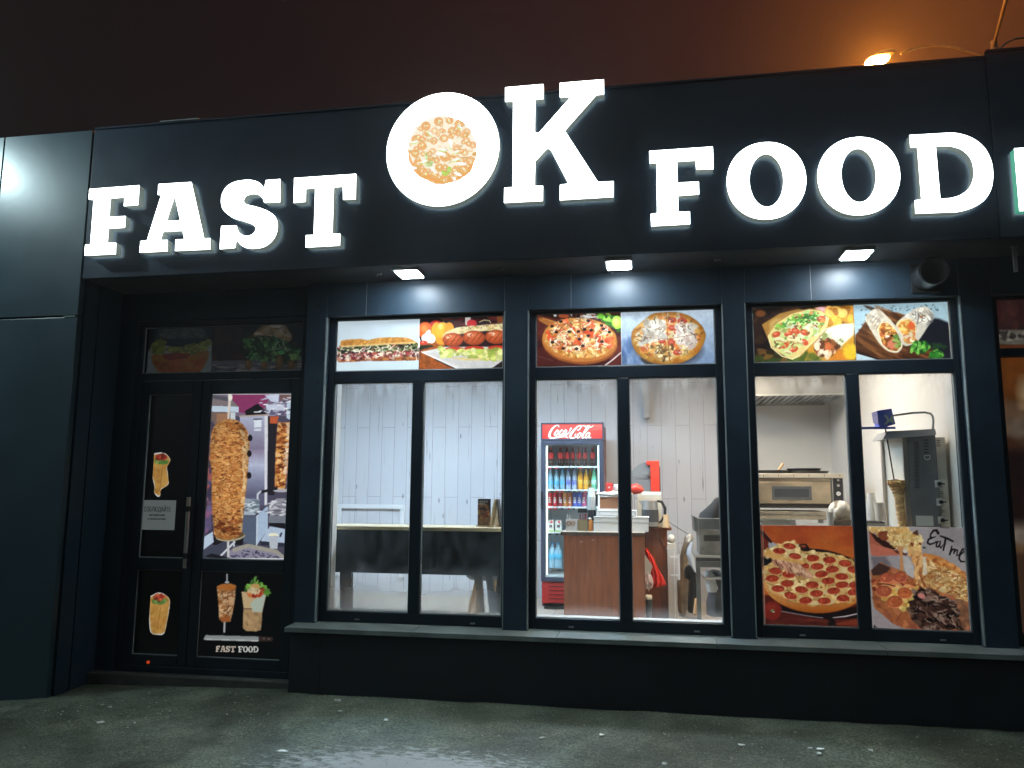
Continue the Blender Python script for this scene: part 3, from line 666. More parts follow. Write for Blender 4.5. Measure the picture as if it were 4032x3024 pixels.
GREENS=[(70,120,50),(110,150,70),(40,80,40),(150,170,90)]
# --- long sandwich
p=Pic(1250,1150,K6,180,260,1045,830,(196,212,222),4,1); p.grad((188,204,214),(205,224,232)); p.fuzz(.03,30)
body=[(200,690),(215,715),(330,712),(540,700),(700,706),(830,700),(1045,690),(1045,520),(960,500),(240,540),(205,600)]
p.begin(); p.poly(body,(120,60,55),1,6)
p.poly([(198,660),(300,668),(500,668),(700,662),(900,640),(1045,635),(1045,690),(830,698),(640,690),(480,700),(230,716),(200,700)],(176,112,62),1,5)
p.scat(90,[(205,670),(1000,650),(1000,695),(220,712)],[(196,132,76),(150,86,50),(120,60,40)],(6,14),(1,3),(-.2,.2))
p.scat(330,[(200,570),(1030,540),(1030,650),(200,690)],[(150,60,70),(190,90,95),(110,40,48),(215,195,180),(238,228,210),(70,30,34),(170,80,60)],(7,20),(1,2.4),(-.8,.8))
p.scat(190,[(205,560),(1030,520),(1030,590),(205,620)],[(40,60,30),(80,110,50),(20,26,20),(225,225,200),(130,150,70),(30,34,30)],(6,15),(1,2.6),(-.6,.6))
p.curls(70,[(205,560),(1030,520),(1030,660),(205,670)],[(245,240,222),(230,215,190),(60,80,40)],(30,80),(5,10),.7)
p.end(hull(620,620,440,100,60,.0,.02,4) if 0 else [(196,690),(206,600),(196,570),(240,530),(560,515),(1045,505),(1045,700),(830,705),(540,704),(330,716),(215,720)])
top=spline([(240,500),(330,482),(450,478),(520,488),(640,465),(830,460),(930,470),(985,495),(1005,520),(900,528),(700,530),(480,545),(300,552),(240,560)],set(),4)
p.begin(); p.poly(top,(196,138,62),1,4); p.scat(160,top,[(214,160,82),(178,116,48),(228,180,105),(160,98,40)],(5,13),(1,2.4),(1.0,2.0),(.3,.6)); p.end(top)
p.poly([(245,548),(480,535),(700,520),(1000,508),(1000,522),(700,540),(480,553),(245,566)],(222,192,130),.9,3)
p.line([(1036,270),(1036,800)],5,(228,232,232))
XM1=at(1250+1037*K6,1150+530*K6)[0]
poster(p,-2.338,XM1-.001,2.364,2.749,.0035,LIT,'backlit picture of a long filled sandwich on a pale background')
# --- hot dog with peppers
p=Pic(1250,1150,K6,1035,230,1905,815,(38,20,22),4,2)
p.scat(120,[(1040,240),(1890,240),(1890,330),(1040,330)],[(60,22,24),(30,16,22),(90,30,30),(24,20,26)],(12,40),(1,2.5),(-.3,.3))
p.poly([(1040,520),(1300,505),(1310,600),(1040,800)],(150,78,32)); p.poly([(1040,600),(1080,640),(1430,800),(1040,800)],(152,80,36)); p.fuzz(.25,4,[(1040,510),(1430,510),(1430,800),(1040,800)])
p.ell(1100,390,75,85,(226,92,34)); p.ell(1090,370,30,40,(240,130,60),0,.8); p.ell(1210,325,60,35,(190,40,34))
for a,rx,c in ((1215,52,(236,160,40)),(1280,68,(242,172,48)),(1345,52,(228,146,34))): p.ell(a,400,rx,92,c,0,.1)
p.ell(1255,350,22,30,(252,206,110),0,.7); p.line([(1288,305),(1284,282)],12,(80,90,40))
p.poly(hull(1265,500,60,40),(226,150,44),1,8)
p.ell(1130,470,70,52,(226,220,212)); p.ell(1120,450,30,70,(232,226,216),.35); p.ell(1165,480,40,44,(238,234,228)); p.ell(1085,518,38,22,(206,58,40)); p.ell(1075,512,12,7,(240,150,130),0,.6)
p.poly([(1040,545),(1160,540),(1190,556),(1100,575),(1040,600)],(34,40,26),1,5)
p.poly([(1505,255),(1565,255),(1560,340),(1510,340)],(200,190,185)); p.ell(1575,320,50,40,(186,44,48)); p.poly([(1650,330),(1660,295),(1700,280),(1750,285),(1770,320)],(34,30,34)); p.line([(1655,305),(1700,285),(1755,292),(1768,315)],8,(206,182,130)); p.poly([(1830,240),(1890,240),(1890,320),(1835,320)],(120,66,34))
plate=[(1058,608),(1300,560),(1890,560),(1890,700),(1760,790),(1440,790)]
p.poly(plate,(212,212,210),1,4); p.poly([(1110,625),(1300,600),(1890,640),(1890,700),(1740,765),(1460,765)],(190,190,188),.6,8); p.line([(1065,612),(1440,785)],12,(238,238,236))
p.poly([(1790,770),(1890,735),(1890,790),(1760,790)],(30,24,26))
bun=spline([(1275,450),(1320,400),(1450,355),(1620,340),(1890,318),(1890,400),(1700,400),(1500,425),(1330,450),(1290,470)],{3,4,5},4)
p.begin(); p.poly(bun,(222,206,158),1,4); p.scat(70,bun,[(232,220,178),(206,184,130),(196,170,110)],(6,18),(1,3),(-.4,0),(.3,.7)); p.scat(40,[(1500,350),(1880,330),(1880,370),(1520,385)],[(236,226,190),(120,90,50)],(3,6),(1,2))
p.end(bun); p.poly([(1290,640),(1400,670),(1890,650),(1890,700),(1500,700),(1330,670)],(214,196,140),1,6)
for a,b in ((1400,585),(1600,575),(1840,570)): p.ell(a,b,100,26,(190,52,34)); p.ell(a,b+16,95,12,(224,130,100),0,.5)
p.scat(170,[(1250,570),(1300,600),(1500,590),(1700,590),(1890,580),(1890,680),(1780,695),(1500,640),(1290,650)],[(206,214,120),(180,196,90),(226,228,160),(150,170,70),(214,206,130)],(9,26),(1,2.2),(-.6,.6))
for a,b,rx,ry in ((1382,488,104,70),(1597,468,112,74),(1825,458,112,72)):
    p.ell(a,b,rx,ry,(150,62,30),0,.06); p.ell(a-4,b-8,rx*.9,ry*.8,(186,84,42),0,.5); p.ell(a-12,b-26,rx*.55,ry*.35,(206,110,66),0,.8)
    for t in (-60,0,50): p.line([(a+t+40,b-44),(a+t-22,b+40)],7,(96,38,22),.8)
    p.scat(14,hull(a-45,b-32,30,18),[(240,200,170)],(3,6),(1,2))
p.fuzz(.06,3)
poster(p,XM1+.001,-1.047,2.364,2.749,.0035,LIT,'backlit picture of a bun with three grilled sausages and yellow peppers')
# --- pizza on a board
def pizzatop(p,out,base,tops,n,sz):
    p.poly(out,base,1,4); 
    for pal,k,s_,asp in tops: p.scat(k,out,pal,s_,asp,(0,3.14))
p=Pic(2050,1150,K6,140,215,1032,770,(74,28,26),4,3)
p.scat(200,[(150,225),(1025,225),(1025,755),(150,755)],[(84,34,30),(60,22,22),(96,44,38)],(15,50),(1,3),(-.4,.4))
p.poly([(150,225),(1025,225),(1025,270),(330,262)],(30,20,18),1,10); p.scat(50,[(340,225),(860,225),(860,258),(340,262)],[(20,16,16),(60,40,34),(200,200,196),(150,70,40)],(8,22),(1,2.5))
p.line([(640,240),(720,258),(830,245)],12,(226,226,226)); p.ell(440,245,55,18,(160,74,44))
p.scat(60,[(800,245),(930,232),(1022,300),(1022,370),(930,340)],[(120,206,60),(70,150,40),(170,230,90),(40,110,30)],(10,30),(1,2.5)); p.ell(985,305,55,62,(178,226,70)); p.ell(975,300,30,40,(204,240,120),0,.7)
p.poly([(180,268),(205,252),(365,300),(330,345),(270,340),(190,295)],(168,106,52),1,3); p.line([(205,262),(350,305)],8,(200,140,80)); p.ell(207,264,10,6,(50,30,20))
p.poly(hull(605,520,385,218,50,.06),(150,84,40),1,3); p.poly(hull(603,500,384,212,50,.06),(190,118,58),1,3)
p.poly([(160,590),(340,690),(640,745),(640,755),(160,755)],(70,30,28),.7,10); p.line([(860,750),(940,690),(1022,620)],14,(210,200,196)); p.line([(160,650),(330,700)],10,(100,60,56))
out=hull(603,470,376,208,60,.06,.015,3)
p.begin(); p.poly(out,(204,138,64),1,3); inn=hull(603,462,345,185,50,.06,.02,5); p.poly(inn,(216,168,98),1,4)
p.scat(360,inn,[(226,190,120),(240,220,170),(206,120,60),(214,90,44),(236,206,150),(196,140,70)],(8,22),(1,2.2))
p.scat(70,inn,[(214,72,40),(226,110,70),(200,80,44)],(12,30),(1,1.8),(0,3.1),(.6,.9)); p.curls(120,inn,[(245,236,216),(236,220,186),(150,96,50)],(30,90),(6,13),.9)
for a,b in ((320,350),(365,408),(495,405),(590,402),(650,380),(720,388),(825,340),(905,408),(325,512),(435,575),(570,578),(635,548),(690,445),(830,505),(690,292),(845,375),(600,480),(410,300)):
    p.ell(a,b,19,14,(24,16,20)); p.ell(a-3,b-3,7,4,(90,70,70))
p.line([(510,590),(530,560),(580,552),(610,575),(590,605),(540,610),(510,590)],12,(240,228,206)); p.scat(90,hull(603,628,300,40),[(222,178,100),(190,120,50),(236,206,140)],(7,16),(1,2.2)); p.end(out); p.fuzz(.08,3)
XM2=at(2050+1025*K6,1150+480*K6)[0]
poster(p,-.787,XM2-.001,2.364,2.749,.0035,LIT,'backlit picture of a pizza with black olives on a round wooden board')
# --- sliced pizza on blue
p=Pic(2050,1150,K6,1020,170,1995,765,(150,172,196),4,4); p.grad((186,202,216),(116,142,178)); p.scat(60,[(1030,500),(1250,560),(1250,745),(1030,745)],[(80,110,160),(140,160,190),(60,90,140)],(10,40),(1,4),(1.2,1.9),(.2,.5)); p.fuzz(.05,12)
p.scat(80,[(1030,180),(1980,180),(1980,740),(1030,740)],[(170,190,208),(150,170,190)],(10,30),(1,3),(1.2,1.9),(.1,.3))
p.ell(1500,560,350,190,(40,40,52),.1,.3,.75); p.ell(1290,700,70,40,(50,40,34),.5,.3,.8)
out=[(1130,440),(1150,380),(1270,275),(1350,220),(1480,203),(1600,205),(1720,240),(1830,320),(1880,400),(1888,470),(1830,600),(1720,690),(1600,735),(1480,742),(1330,720),(1200,640),(1140,540)]
out=spline(out,set(),4); p.begin(); p.poly(out,(206,140,56),1,3); p.scat(130,out,[(224,168,76),(186,112,40),(236,190,100)],(10,30),(1,2),(0,3.1),(.4,.8))
inn=spline([(1190,440),(1290,310),(1400,245),(1600,240),(1740,300),(1820,390),(1800,540),(1680,630),(1500,680),(1330,640),(1220,560)],set(),4)
p.poly(inn,(224,176,92),1,5); p.scat(330,inn,[(230,196,120),(226,150,80),(240,226,190),(214,110,60),(232,206,150)],(8,24),(1,2.3))
for a,b,rx,ry in ((1545,285,45,30),(1650,295,50,32),(1545,365,42,30),(1610,410,44,34),(1700,410,46,26),(1540,515,36,40),(1440,500,40,24),(1600,615,46,30)): p.ell(a,b,rx,ry,(190,70,50)); p.ell(a-5,b-5,rx*.6,ry*.5,(206,110,90),0,.7)
p.scat(110,[(1280,300),(1450,300),(1480,470),(1220,540)],[(236,232,220),(206,200,190),(180,168,150)],(10,28),(1,2)); p.scat(80,[(1580,330),(1780,330),(1780,560),(1620,580)],[(238,232,220),(210,196,186),(190,170,160)],(10,30),(1,2)); p.scat(80,[(1330,560),(1560,560),(1500,690),(1400,690)],[(240,226,180),(206,160,90),(110,80,50)],(8,20),(1,2.4))
p.curls(70,inn,[(120,90,60),(80,60,50),(245,240,226)],(20,60),(4,8),1.0); p.line([(1485,205),(1500,400),(1500,480),(1528,740)],5,(110,60,30),.8); p.line([(1135,450),(1500,480),(1880,415)],5,(120,66,30),.7)
p.shade(1510,472,400,280,.05,.3); p.end(out); p.fuzz(.07,3); p.line([(1030,185),(1030,745)],4,(220,226,226))
poster(p,XM2+.001,.477,2.364,2.749,.0035,LIT,'backlit picture of a pizza cut in quarters on a blue table')
# --- salad wrap
KC=1132/2209
p=Pic(2900,1150,KC,115,95,915,555,(26,18,18),3,5); p.scat(60,[(125,110),(500,110),(500,300),(125,420)],[(20,14,18),(40,26,22),(60,40,30)],(20,50),(1,2)); p.ell(185,165,40,26,(110,66,34),0,.5)
p.poly([(130,480),(330,430),(480,540),(130,540)],(60,40,24),1,8); p.scat(60,[(130,470),(420,440),(480,540),(130,540)],[(90,60,34),(50,70,30),(40,26,18),(120,90,40)],(8,24),(1,3),(-.4,.4))
p.poly([(600,120),(905,110),(910,540),(520,540)],(206,150,50),1,10); p.ell(700,140,90,26,(214,90,110),0,.5); p.ell(650,130,40,16,(240,190,200),0,.5)
p.scat(150,[(720,150),(905,130),(905,270),(700,260)],[(226,170,60),(196,130,34),(240,196,100),(150,90,24)],(12,36),(1,2.2)); p.poly([(620,300),(780,250),(905,240),(900,330),(800,420),(680,420),(600,370)],(226,230,206),1,6); p.ell(800,290,70,34,(246,248,236),-.4,.5); p.scat(60,[(600,330),(820,330),(800,420),(640,430)],[(206,210,170),(236,232,206),(150,160,90)],(8,22),(1,2))
p.poly([(590,430),(640,375),(730,380),(740,470),(620,490)],(140,70,40),1,5); p.scat(70,[(600,380),(760,370),(800,470),(620,520)],[(150,90,44),(206,110,60),(90,50,26),(236,220,190)],(9,22),(1,2))
p.poly([(690,540),(780,450),(880,420),(910,400),(910,540)],(210,130,40),1,6); p.ell(880,460,60,60,(226,190,50),0,.4); p.scat(40,[(430,470),(620,480),(640,540),(400,540)],[(90,110,40),(60,80,30),(140,130,50)],(10,30),(1,2.4))
p.poly([(195,250),(330,165),(470,130),(560,140),(300,320),(240,360)],(168,124,56),1,5); p.ell(300,240,50,34,(196,160,90),-.5,.6)
wr=spline([(240,330),(300,240),(420,165),(560,128),(650,140),(700,200),(690,260),(600,370),(500,480),(430,515),(350,480),(270,420)],set(),4)
p.begin(); p.poly(wr,(226,204,130),1,3); inw=spline([(262,335),(320,255),(430,185),(560,148),(640,165),(675,215),(660,255),(570,350),(470,440),(400,495),(345,465),(285,405)],set(),4); p.poly(inw,(206,214,140),1,3)
p.scat(160,[(330,260),(560,150),(660,200),(640,260),(420,300)],[(110,180,60),(150,210,90),(80,150,50),(196,226,150),(214,232,180)],(8,24),(1,2.6),(-.7,.3)); p.curls(40,[(330,255),(560,170),(640,230),(430,270)],[(60,130,40),(180,220,130),(40,100,30)],(40,90),(5,10),.4,(-.6,.4))
p.scat(60,[(400,260),(650,230),(620,320),(480,380)],[(216,226,180),(180,206,110),(236,236,206)],(10,26),(1,2))
for a,b in ((305,325),(400,320),(370,410),(440,440),(520,310),(520,385),(650,205),(455,300)): p.ell(a,b,34,22,(206,82,50),random.Random(a).uniform(-.5,.5)); p.ell(a-6,b-5,14,8,(232,140,100),0,.6)
for a,b,r_ in ((330,365,38),(450,370,58),(360,295,34),(325,425,26),(420,345,26),(395,460,30)): p.ell(a,b,r_,r_*.5,(236,226,180),.2); p.ell(a,b+r_*.3,r_*.8,r_*.2,(190,170,110),.2)
p.scat(50,inw,[(226,214,150),(170,180,90),(206,130,70)],(5,13),(1,2)); p.scat(26,inw,[(120,60,40),(90,110,40),(150,90,50)],(4,9),(1,3)); p.end(wr); p.line([(240,330),(300,240),(420,165),(560,128),(650,140)],5,(150,104,50)); p.line([(245,335),(268,425),(350,492),(430,515),(500,478)],9,(240,226,170)); p.line([(500,480),(600,370),(690,262),(705,200)],12,(240,220,150)); p.line([(480,500),(590,395),(690,290)],8,(190,150,80)); p.fuzz(.07,3)
XM3=at(2900+911*KC,1150+320*KC)[0]
poster(p,.75,XM3-.001,2.364,2.749,.0035,LIT,'backlit picture of a cut wrap full of lettuce, tomato and chicken beside chips')
# --- two wraps on a board
p=Pic(2900,1150,KC,902,80,1680,550,(150,186,200),3,6); p.grad((150,180,192),(190,214,222)); p.fuzz(.06,8); p.scat(30,[(910,110),(1640,95),(1640,140),(910,150)],[(60,90,100)],(3,7),(1,2))
p.poly([(1270,350),(1420,190),(1560,205),(1660,250),(1665,525),(1200,525)],(22,24,32),1,10)
brd=[(1075,120),(1330,185),(1430,240),(1240,530),(1130,525),(915,455),(915,330)]
p.poly(brd,(96,58,30),1,3); p.scat(110,brd,[(120,76,42),(70,40,22),(140,94,54),(54,30,18)],(6,16),(3,8),(.4,.55),(.4,.8)); p.poly([(915,440),(1135,525),(1100,525),(915,470)],(40,24,16)); p.poly([(915,470),(1100,525),(915,525)],(186,208,214))
p.scat(60,[(1240,400),(1500,440),(1480,525),(1230,525)],[(80,44,26),(60,32,20),(110,66,38)],(6,16),(3,6),(.4,.55))
wA=[(990,200),(1040,140),(1085,128),(1130,160),(1215,250),(1270,340),(1275,420),(1240,465),(1180,460),(1130,430),(1080,370),(1020,270)]
p.poly(spline(wA,set(),4),(214,206,186),1,3); p.scat(60,[(1000,200),(1085,140),(1140,230),(1070,300)],[(232,226,210),(190,178,156)],(8,20),(1,2))
for t in range(5): p.line([(1015+24*t,205+22*t-40),(1060+22*t,250+14*t-60)],4,(150,130,110)); p.line([(1070+12*t,165+22*t),(1030+14*t,220+22*t)],4,(150,130,110))
cA=spline([(1085,290),(1110,235),(1160,230),(1220,285),(1265,360),(1265,420),(1230,455),(1170,445),(1120,400)],set(),4); p.begin(); p.poly(cA,(150,90,40),1,3)
p.scat(120,cA,[(222,164,76),(186,114,48),(236,200,130),(196,96,56),(120,66,30)],(6,13),(1,2.8)); p.ell(1200,400,40,34,(206,120,90)); p.ell(1160,340,16,9,(245,240,225)); p.ell(1195,335,12,9,(30,20,16)); p.scat(20,hull(1240,380,20,50),GREENS,(5,12),(1,3)); p.end(cA); p.line([(1085,290),(1110,235),(1160,230),(1220,285),(1268,360),(1268,420),(1232,458),(1170,448),(1118,402),(1085,290)],8,(232,220,184))
wB=[(1225,250),(1280,190),(1370,130),(1440,110),(1490,135),(1520,190),(1480,250),(1400,370),(1330,410),(1280,405),(1240,320)]
p.poly(spline(wB,set(),4),(206,200,184),1,3); p.poly([(1470,130),(1520,180),(1510,230),(1450,270),(1490,190)],(110,110,110),.7,8); p.scat(40,[(1300,180),(1450,120),(1480,200),(1390,240)],[(226,222,208),(180,172,156)],(8,20),(1,2)); p.ell(1420,190,14,10,(206,130,70)); p.curls(14,[(1330,160),(1460,130),(1480,200),(1400,230)],[(80,74,70)],(30,60),(3,5),.4,(.8,1.6))
cB=spline([(1230,255),(1260,215),(1330,205),(1380,250),(1375,320),(1330,370),(1270,320)],set(),4); p.begin(); p.poly(cB,(150,92,40),1,3); p.scat(90,cB,[(230,176,80),(196,116,46),(240,200,120)],(7,15),(1,2.6)); p.ell(1345,255,24,34,(214,96,50)); p.end(cB); p.line([(1230,255),(1260,215),(1330,205),(1380,250),(1375,320),(1330,370),(1270,320),(1230,255)],7,(226,212,176)); p.scat(40,[(1280,330),(1370,320),(1360,370),(1300,390)],[(216,160,80),(236,220,190),(206,110,70)],(8,16),(1,2))
for A in (hull(1410,420,70,40),hull(1530,490,40,28)): p.scat(60,A,[(70,150,50),(40,110,36),(120,190,80),(24,70,30)],(7,18),(1,2.2))
p.scat(14,hull(1550,420,50,20),[(34,60,36)],(8,16),(1,2.5)); p.fuzz(.07,3)
poster(p,XM3+.001,2.019,2.364,2.749,.0035,LIT,'backlit picture of two grilled wrap halves on a dark wooden board')
# --- kebab spit on the door
KD=400/976
p=Pic(780,1540,KD,-10,15,945,1640,(70,66,90),4,7)
p.poly([(80,30),(935,30),(935,240),(80,240)],(116,100,124)); p.grad((130,50,90),(110,60,130),[(320,30),(700,30),(640,160),(470,220),(330,190)]); p.poly([(80,30),(300,60),(390,150),(390,200),(85,195)],(120,110,112)); p.poly([(85,140),(390,150),(390,205),(85,195)],(176,200,222)); p.poly([(100,30),(300,60),(300,100),(90,60)],(80,80,90))
p.poly([(640,40),(780,30),(770,110),(700,100)],(186,196,226)); p.poly([(780,30),(890,30),(890,80),(790,90)],(110,80,80)); p.poly([(890,30),(930,30),(925,100),(890,90)],(196,206,220)); p.poly([(450,190),(570,120),(640,180),(660,240),(460,240)],(22,18,26)); p.poly([(650,130),(835,125),(830,230),(670,235)],(186,196,222)); p.poly([(700,180),(830,190),(830,230),(680,232)],(90,80,120)); p.poly([(850,105),(930,100),(920,290),(850,260)],(170,196,220)); p.scat(40,[(560,60),(930,60),(930,240),(560,230)],[(226,232,240),(60,56,74),(120,110,150),(190,200,226)],(3,9),(2,6),(-.2,.2))
p.poly([(80,205),(360,200),(360,300),(80,640)],(110,92,84)); p.poly([(310,205),(360,205),(360,290),(310,290)],(190,200,206)); p.poly([(85,210),(125,210),(120,290),(85,290)],(170,150,130)); p.poly([(180,215),(290,215),(280,280),(180,300)],(150,110,84))
p.poly([(40,300),(150,290),(150,1400),(5,1400)],(74,66,100)); p.scat(90,[(60,300),(150,290),(140,1350),(15,1350)],[(90,80,130),(60,50,74),(120,90,120),(170,90,90),(50,44,66)],(14,50),(1,2),(1.2,1.9)); p.ell(75,640,40,30,(206,96,70),0,.5); p.ell(60,1180,60,40,(210,90,70),0,.5); p.poly([(40,1150),(130,1110),(130,1330),(20,1390)],(100,84,140),.7,8)
p.poly([(400,245),(670,225),(665,1100),(430,1100)],(142,144,176)); p.grad((160,166,200),(120,110,140),[(400,245),(640,235),(640,560),(420,560)],245,560); p.grad((120,96,124),(170,180,214),[(420,560),(640,560),(640,720),(430,720)],500,720); p.grad((160,170,206),(84,84,120),[(430,720),(640,720),(640,1100),(430,1100)],720,1000)
p.poly([(640,230),(672,225),(660,1100),(636,1100)],(206,206,214)); p.line([(400,242),(670,228)],14,(170,150,140)); p.poly([(535,280),(610,275),(612,345),(540,350)],(206,216,230)); p.line([(535,270),(612,268)],10,(40,40,50)); p.poly([(540,362),(608,358),(608,382),(540,384)],(196,206,222))
p.poly([(672,240),(760,300),(735,1000),(668,1000)],(34,30,38)); p.poly([(690,245),(775,240),(760,310),(690,310)],(180,84,50)); p.poly([(880,300),(915,290),(890,900),(850,900)],(120,110,140)); p.scat(50,[(850,420),(915,300),(890,950),(850,950)],[(60,50,66),(196,190,206),(90,80,100)],(5,16),(1,4),(1.4,1.7))
k2=spline([(765,315),(800,300),(880,300),(905,330),(890,560),(860,760),(825,960),(740,940),(735,880),(745,560)],set(),4); p.begin(); p.poly(k2,(196,130,74),1,3)
for yy in range(310,950,26): p.line([(752,yy),(800,yy+8),(870,yy-4),(895,yy)],14,(226,180,130) if (yy//26)%2 else (168,94,46),.65)
p.scat(190,[(760,320),(850,310),(840,930),(740,930)],[(214,150,80),(150,80,36),(226,180,120),(100,50,26)],(5,15),(1,3),(-.4,.4)); p.scat(50,[(860,310),(900,320),(850,800),(830,800)],[(236,210,180),(206,170,140)],(7,16),(1,2))
p.end(k2); p.ell(800,955,80,16,(170,170,176)); p.poly([(590,960),(760,920),(765,945),(600,985)],(30,30,40)); p.line([(570,1150),(572,990),(600,965)],18,(190,196,206))
p.poly([(440,1030),(590,1040),(590,1170),(440,1190)],(130,150,170)); p.poly([(440,1080),(550,1085),(550,1190),(440,1190)],(150,170,186)); p.scat(30,[(445,1040),(590,1045),(590,1180),(445,1180)],[(206,216,226),(90,100,116)],(4,9),(2,5),(-.2,.2))
p.poly([(420,1200),(560,1200),(560,1480),(400,1440)],(74,90,122)); p.poly([(560,1200),(670,1100),(672,1330),(565,1478)],(150,180,214)); p.line([(565,1200),(562,1478)],10,(196,206,222))
p.poly([(690,1080),(760,1030),(885,1030),(870,1200),(690,1200)],(140,140,152)); p.scat(40,[(690,1060),(885,1040),(870,1200),(690,1200)],[(180,180,190),(96,96,110),(206,206,214)],(4,12),(2,7),(-.2,.2)); p.line([(690,1110),(740,1060)],22,(196,196,204)); p.poly([(680,1200),(870,1200),(865,1270),(680,1265)],(110,116,130)); p.poly([(680,1265),(865,1270),(860,1330),(680,1290)],(24,22,30))
p.poly([(600,1440),(690,1300),(865,1330),(855,1460)],(160,184,216)); p.poly([(590,1440),(860,1470),(860,1500),(600,1480)],(40,44,60)); p.ell(725,1385,48,22,(226,226,196)); p.poly([(680,1390),(770,1390),(762,1515),(690,1515)],(170,178,190)); p.ell(795,1380,10,26,(60,66,90),.4)
p.poly([(150,1380),(440,1380),(430,1480),(140,1480)],(26,24,32)); p.poly([(25,1420),(140,1350),(150,1450),(30,1540)],(170,196,226)); p.poly([(5,1600),(40,1540),(300,1420),(350,1440),(190,1610)],(60,64,84)); p.line([(220,1580),(350,1450)],18,(200,206,214)); p.poly([(60,1590),(130,1560),(300,1600),(280,1615)],(24,24,32))
p.poly([(300,1530),(480,1468),(760,1535),(855,1610),(300,1610)],(132,126,150)); p.poly([(330,1510),(480,1465),(760,1525),(850,1600),(820,1612),(745,1560),(480,1505),(340,1550)],(150,146,136)); p.scat(50,[(330,1560),(480,1520),(740,1570),(800,1605),(320,1605)],[(56,56,84)],(4,7),(1.5,2.5),(0,.3))
p.line([(300,30),(302,110),(290,270)],[26,26,18],(206,196,186)); p.ell(310,60,20,36,(226,220,210)); p.line([(288,1430),(290,1590)],22,(190,190,190)); p.line([(345,1420),(345,1490)],16,(180,186,196)); p.ell(310,1395,140,48,(170,160,130),-.08); p.ell(310,1385,135,40,(90,70,50),-.08)
kb=spline([(120,480),(135,380),(180,310),(250,278),(300,268),(370,280),(440,330),(485,420),(492,560),(478,760),(468,900),(445,1100),(430,1260),(415,1370),(340,1420),(240,1430),(160,1390),(148,1300),(135,1150),(130,950),(130,780),(112,640)],set(),4)
p.begin(); p.poly(kb,(192,130,68),1,3)
p.scat(2200,kb,[(204,144,80),(186,118,58),(216,160,98),(168,100,48),(208,148,80),(180,112,58)],(5,13),(1.6,3.6),(-.4,.4),(.45,.85)); p.curls(620,kb,[(128,70,32),(146,84,40),(104,54,26),(224,176,116),(220,170,104)],(20,60),(2.5,6),.6,(-.5,.5))
p.scat(130,[(400,320),(480,430),(470,760),(440,1100),(420,1340),(400,1340),(430,900),(430,500)],[(232,200,150),(222,184,132),(206,160,110)],(6,14),(1,2.4),(.8,2.2),(.4,.8))
p.scat(60,[(150,1250),(420,1200),(400,1390),(160,1390)],[(110,52,26),(130,64,30),(84,40,22)],(6,16),(1,2.5),(-.4,.4),(.4,.8)); p.scat(26,kb,[(86,42,22),(110,54,26)],(5,11),(1,2.5),(-.4,.4)); p.shade(305,850,215,680,0,.25); p.end(kb)
for a,b in ((500,450),(492,600),(490,810)): p.ell(a,b,22,32,(24,20,26))
p.line([(88,30),(932,30)],6,(206,214,214)); p.line([(8,1612),(855,1612)],9,(226,232,230)); p.fuzz(.05,3)
gy=p.a.mean(2,keepdims=True); bl=np.clip((p.a[...,2:3]-p.a[...,0:1])/60+.3,0,1)*.35; p.a=p.a*(1-bl)+gy*bl
poster(p,-3.405,-2.676,.941,2.199,.0015,LIT,'bright picture of a big kebab spit filling the upper glass of the entrance door')
# --- decals on the lower door panel: spit, wrap and knife
KE=1000/1746
p=Pic(300,1900,KE,800,600,1470,1240,(3,4,6),3,8)
p.line([(1037,632),(1037,690)],11,(150,156,160)); p.ell(1037,686,16,8,(170,170,170))
kb=[(966,712),(1000,698),(1062,694),(1100,708),(1092,800),(1080,880),(1062,955),(1015,965),(982,940),(978,840)]
p.begin(); p.poly(kb,(176,126,84),1,3); p.scat(160,kb,[(190,146,104),(206,170,130),(150,96,54)],(7,15),(1,2.4),(-.6,.3)); p.curls(40,kb,[(90,54,30),(220,190,156)],(24,50),(3,5),.5,(-.9,.2)); p.poly([(966,712),(1000,698),(1062,694),(1100,708),(1094,735),(1040,745),(975,738)],(170,100,40),.9,3); p.poly([(985,925),(1060,915),(1058,955),(1015,965),(985,942)],(150,84,40),.9,3); p.end(kb); p.line([(1020,965),(1018,1026)],13,(170,172,172))
wr=[(1136,750),(1300,745),(1306,770),(1280,880),(1268,1010),(1240,1022),(1170,1020),(1148,1000),(1150,860)]
p.poly(wr,(196,168,128),1,3); p.poly([(1196,830),(1300,750),(1304,775),(1278,890),(1215,890)],(176,186,170),1,2); p.poly([(1152,872),(1200,866),(1215,892),(1272,892),(1268,1010),(1240,1022),(1170,1020),(1148,1000)],(172,140,100),1,2); p.line([(1152,868),(1205,868)],8,(110,90,70)); p.scat(50,[(1150,900),(1270,900),(1262,1010),(1155,1000)],[(182,150,110),(160,128,90)],(6,14),(1,2))
p.scat(60,[(1150,750),(1180,700),(1230,660),(1270,700),(1330,760),(1250,775)],[(90,140,50),(130,180,80),(60,100,40)],(6,14),(1,3)); p.scat(30,[(1180,745),(1290,740),(1270,780),(1190,780)],[(190,60,40),(210,120,60),(150,40,34)],(9,16),(1,1.8)); p.ell(1230,715,34,20,(190,150,90)); p.scat(16,hull(1220,745,40,24),[(206,190,150)],(6,10)); p.line([(1230,650),(1228,690)],6,(120,170,90)); p.scat(14,hull(1310,750,26,14),[(80,130,50)],(4,9),(1,3))
p.poly([(876,1072),(890,1048),(1258,1058),(1254,1092),(878,1080)],(140,146,146),1,2); p.poly([(880,1074),(1254,1084),(1254,1092),(878,1081)],(196,200,200),1,1); p.poly([(1258,1056),(1350,1062),(1354,1082),(1340,1092),(1256,1092)],(52,38,34),1,2); p.ell(1290,1072,5,4,(120,120,120)); p.ell(1325,1075,5,4,(120,120,120))
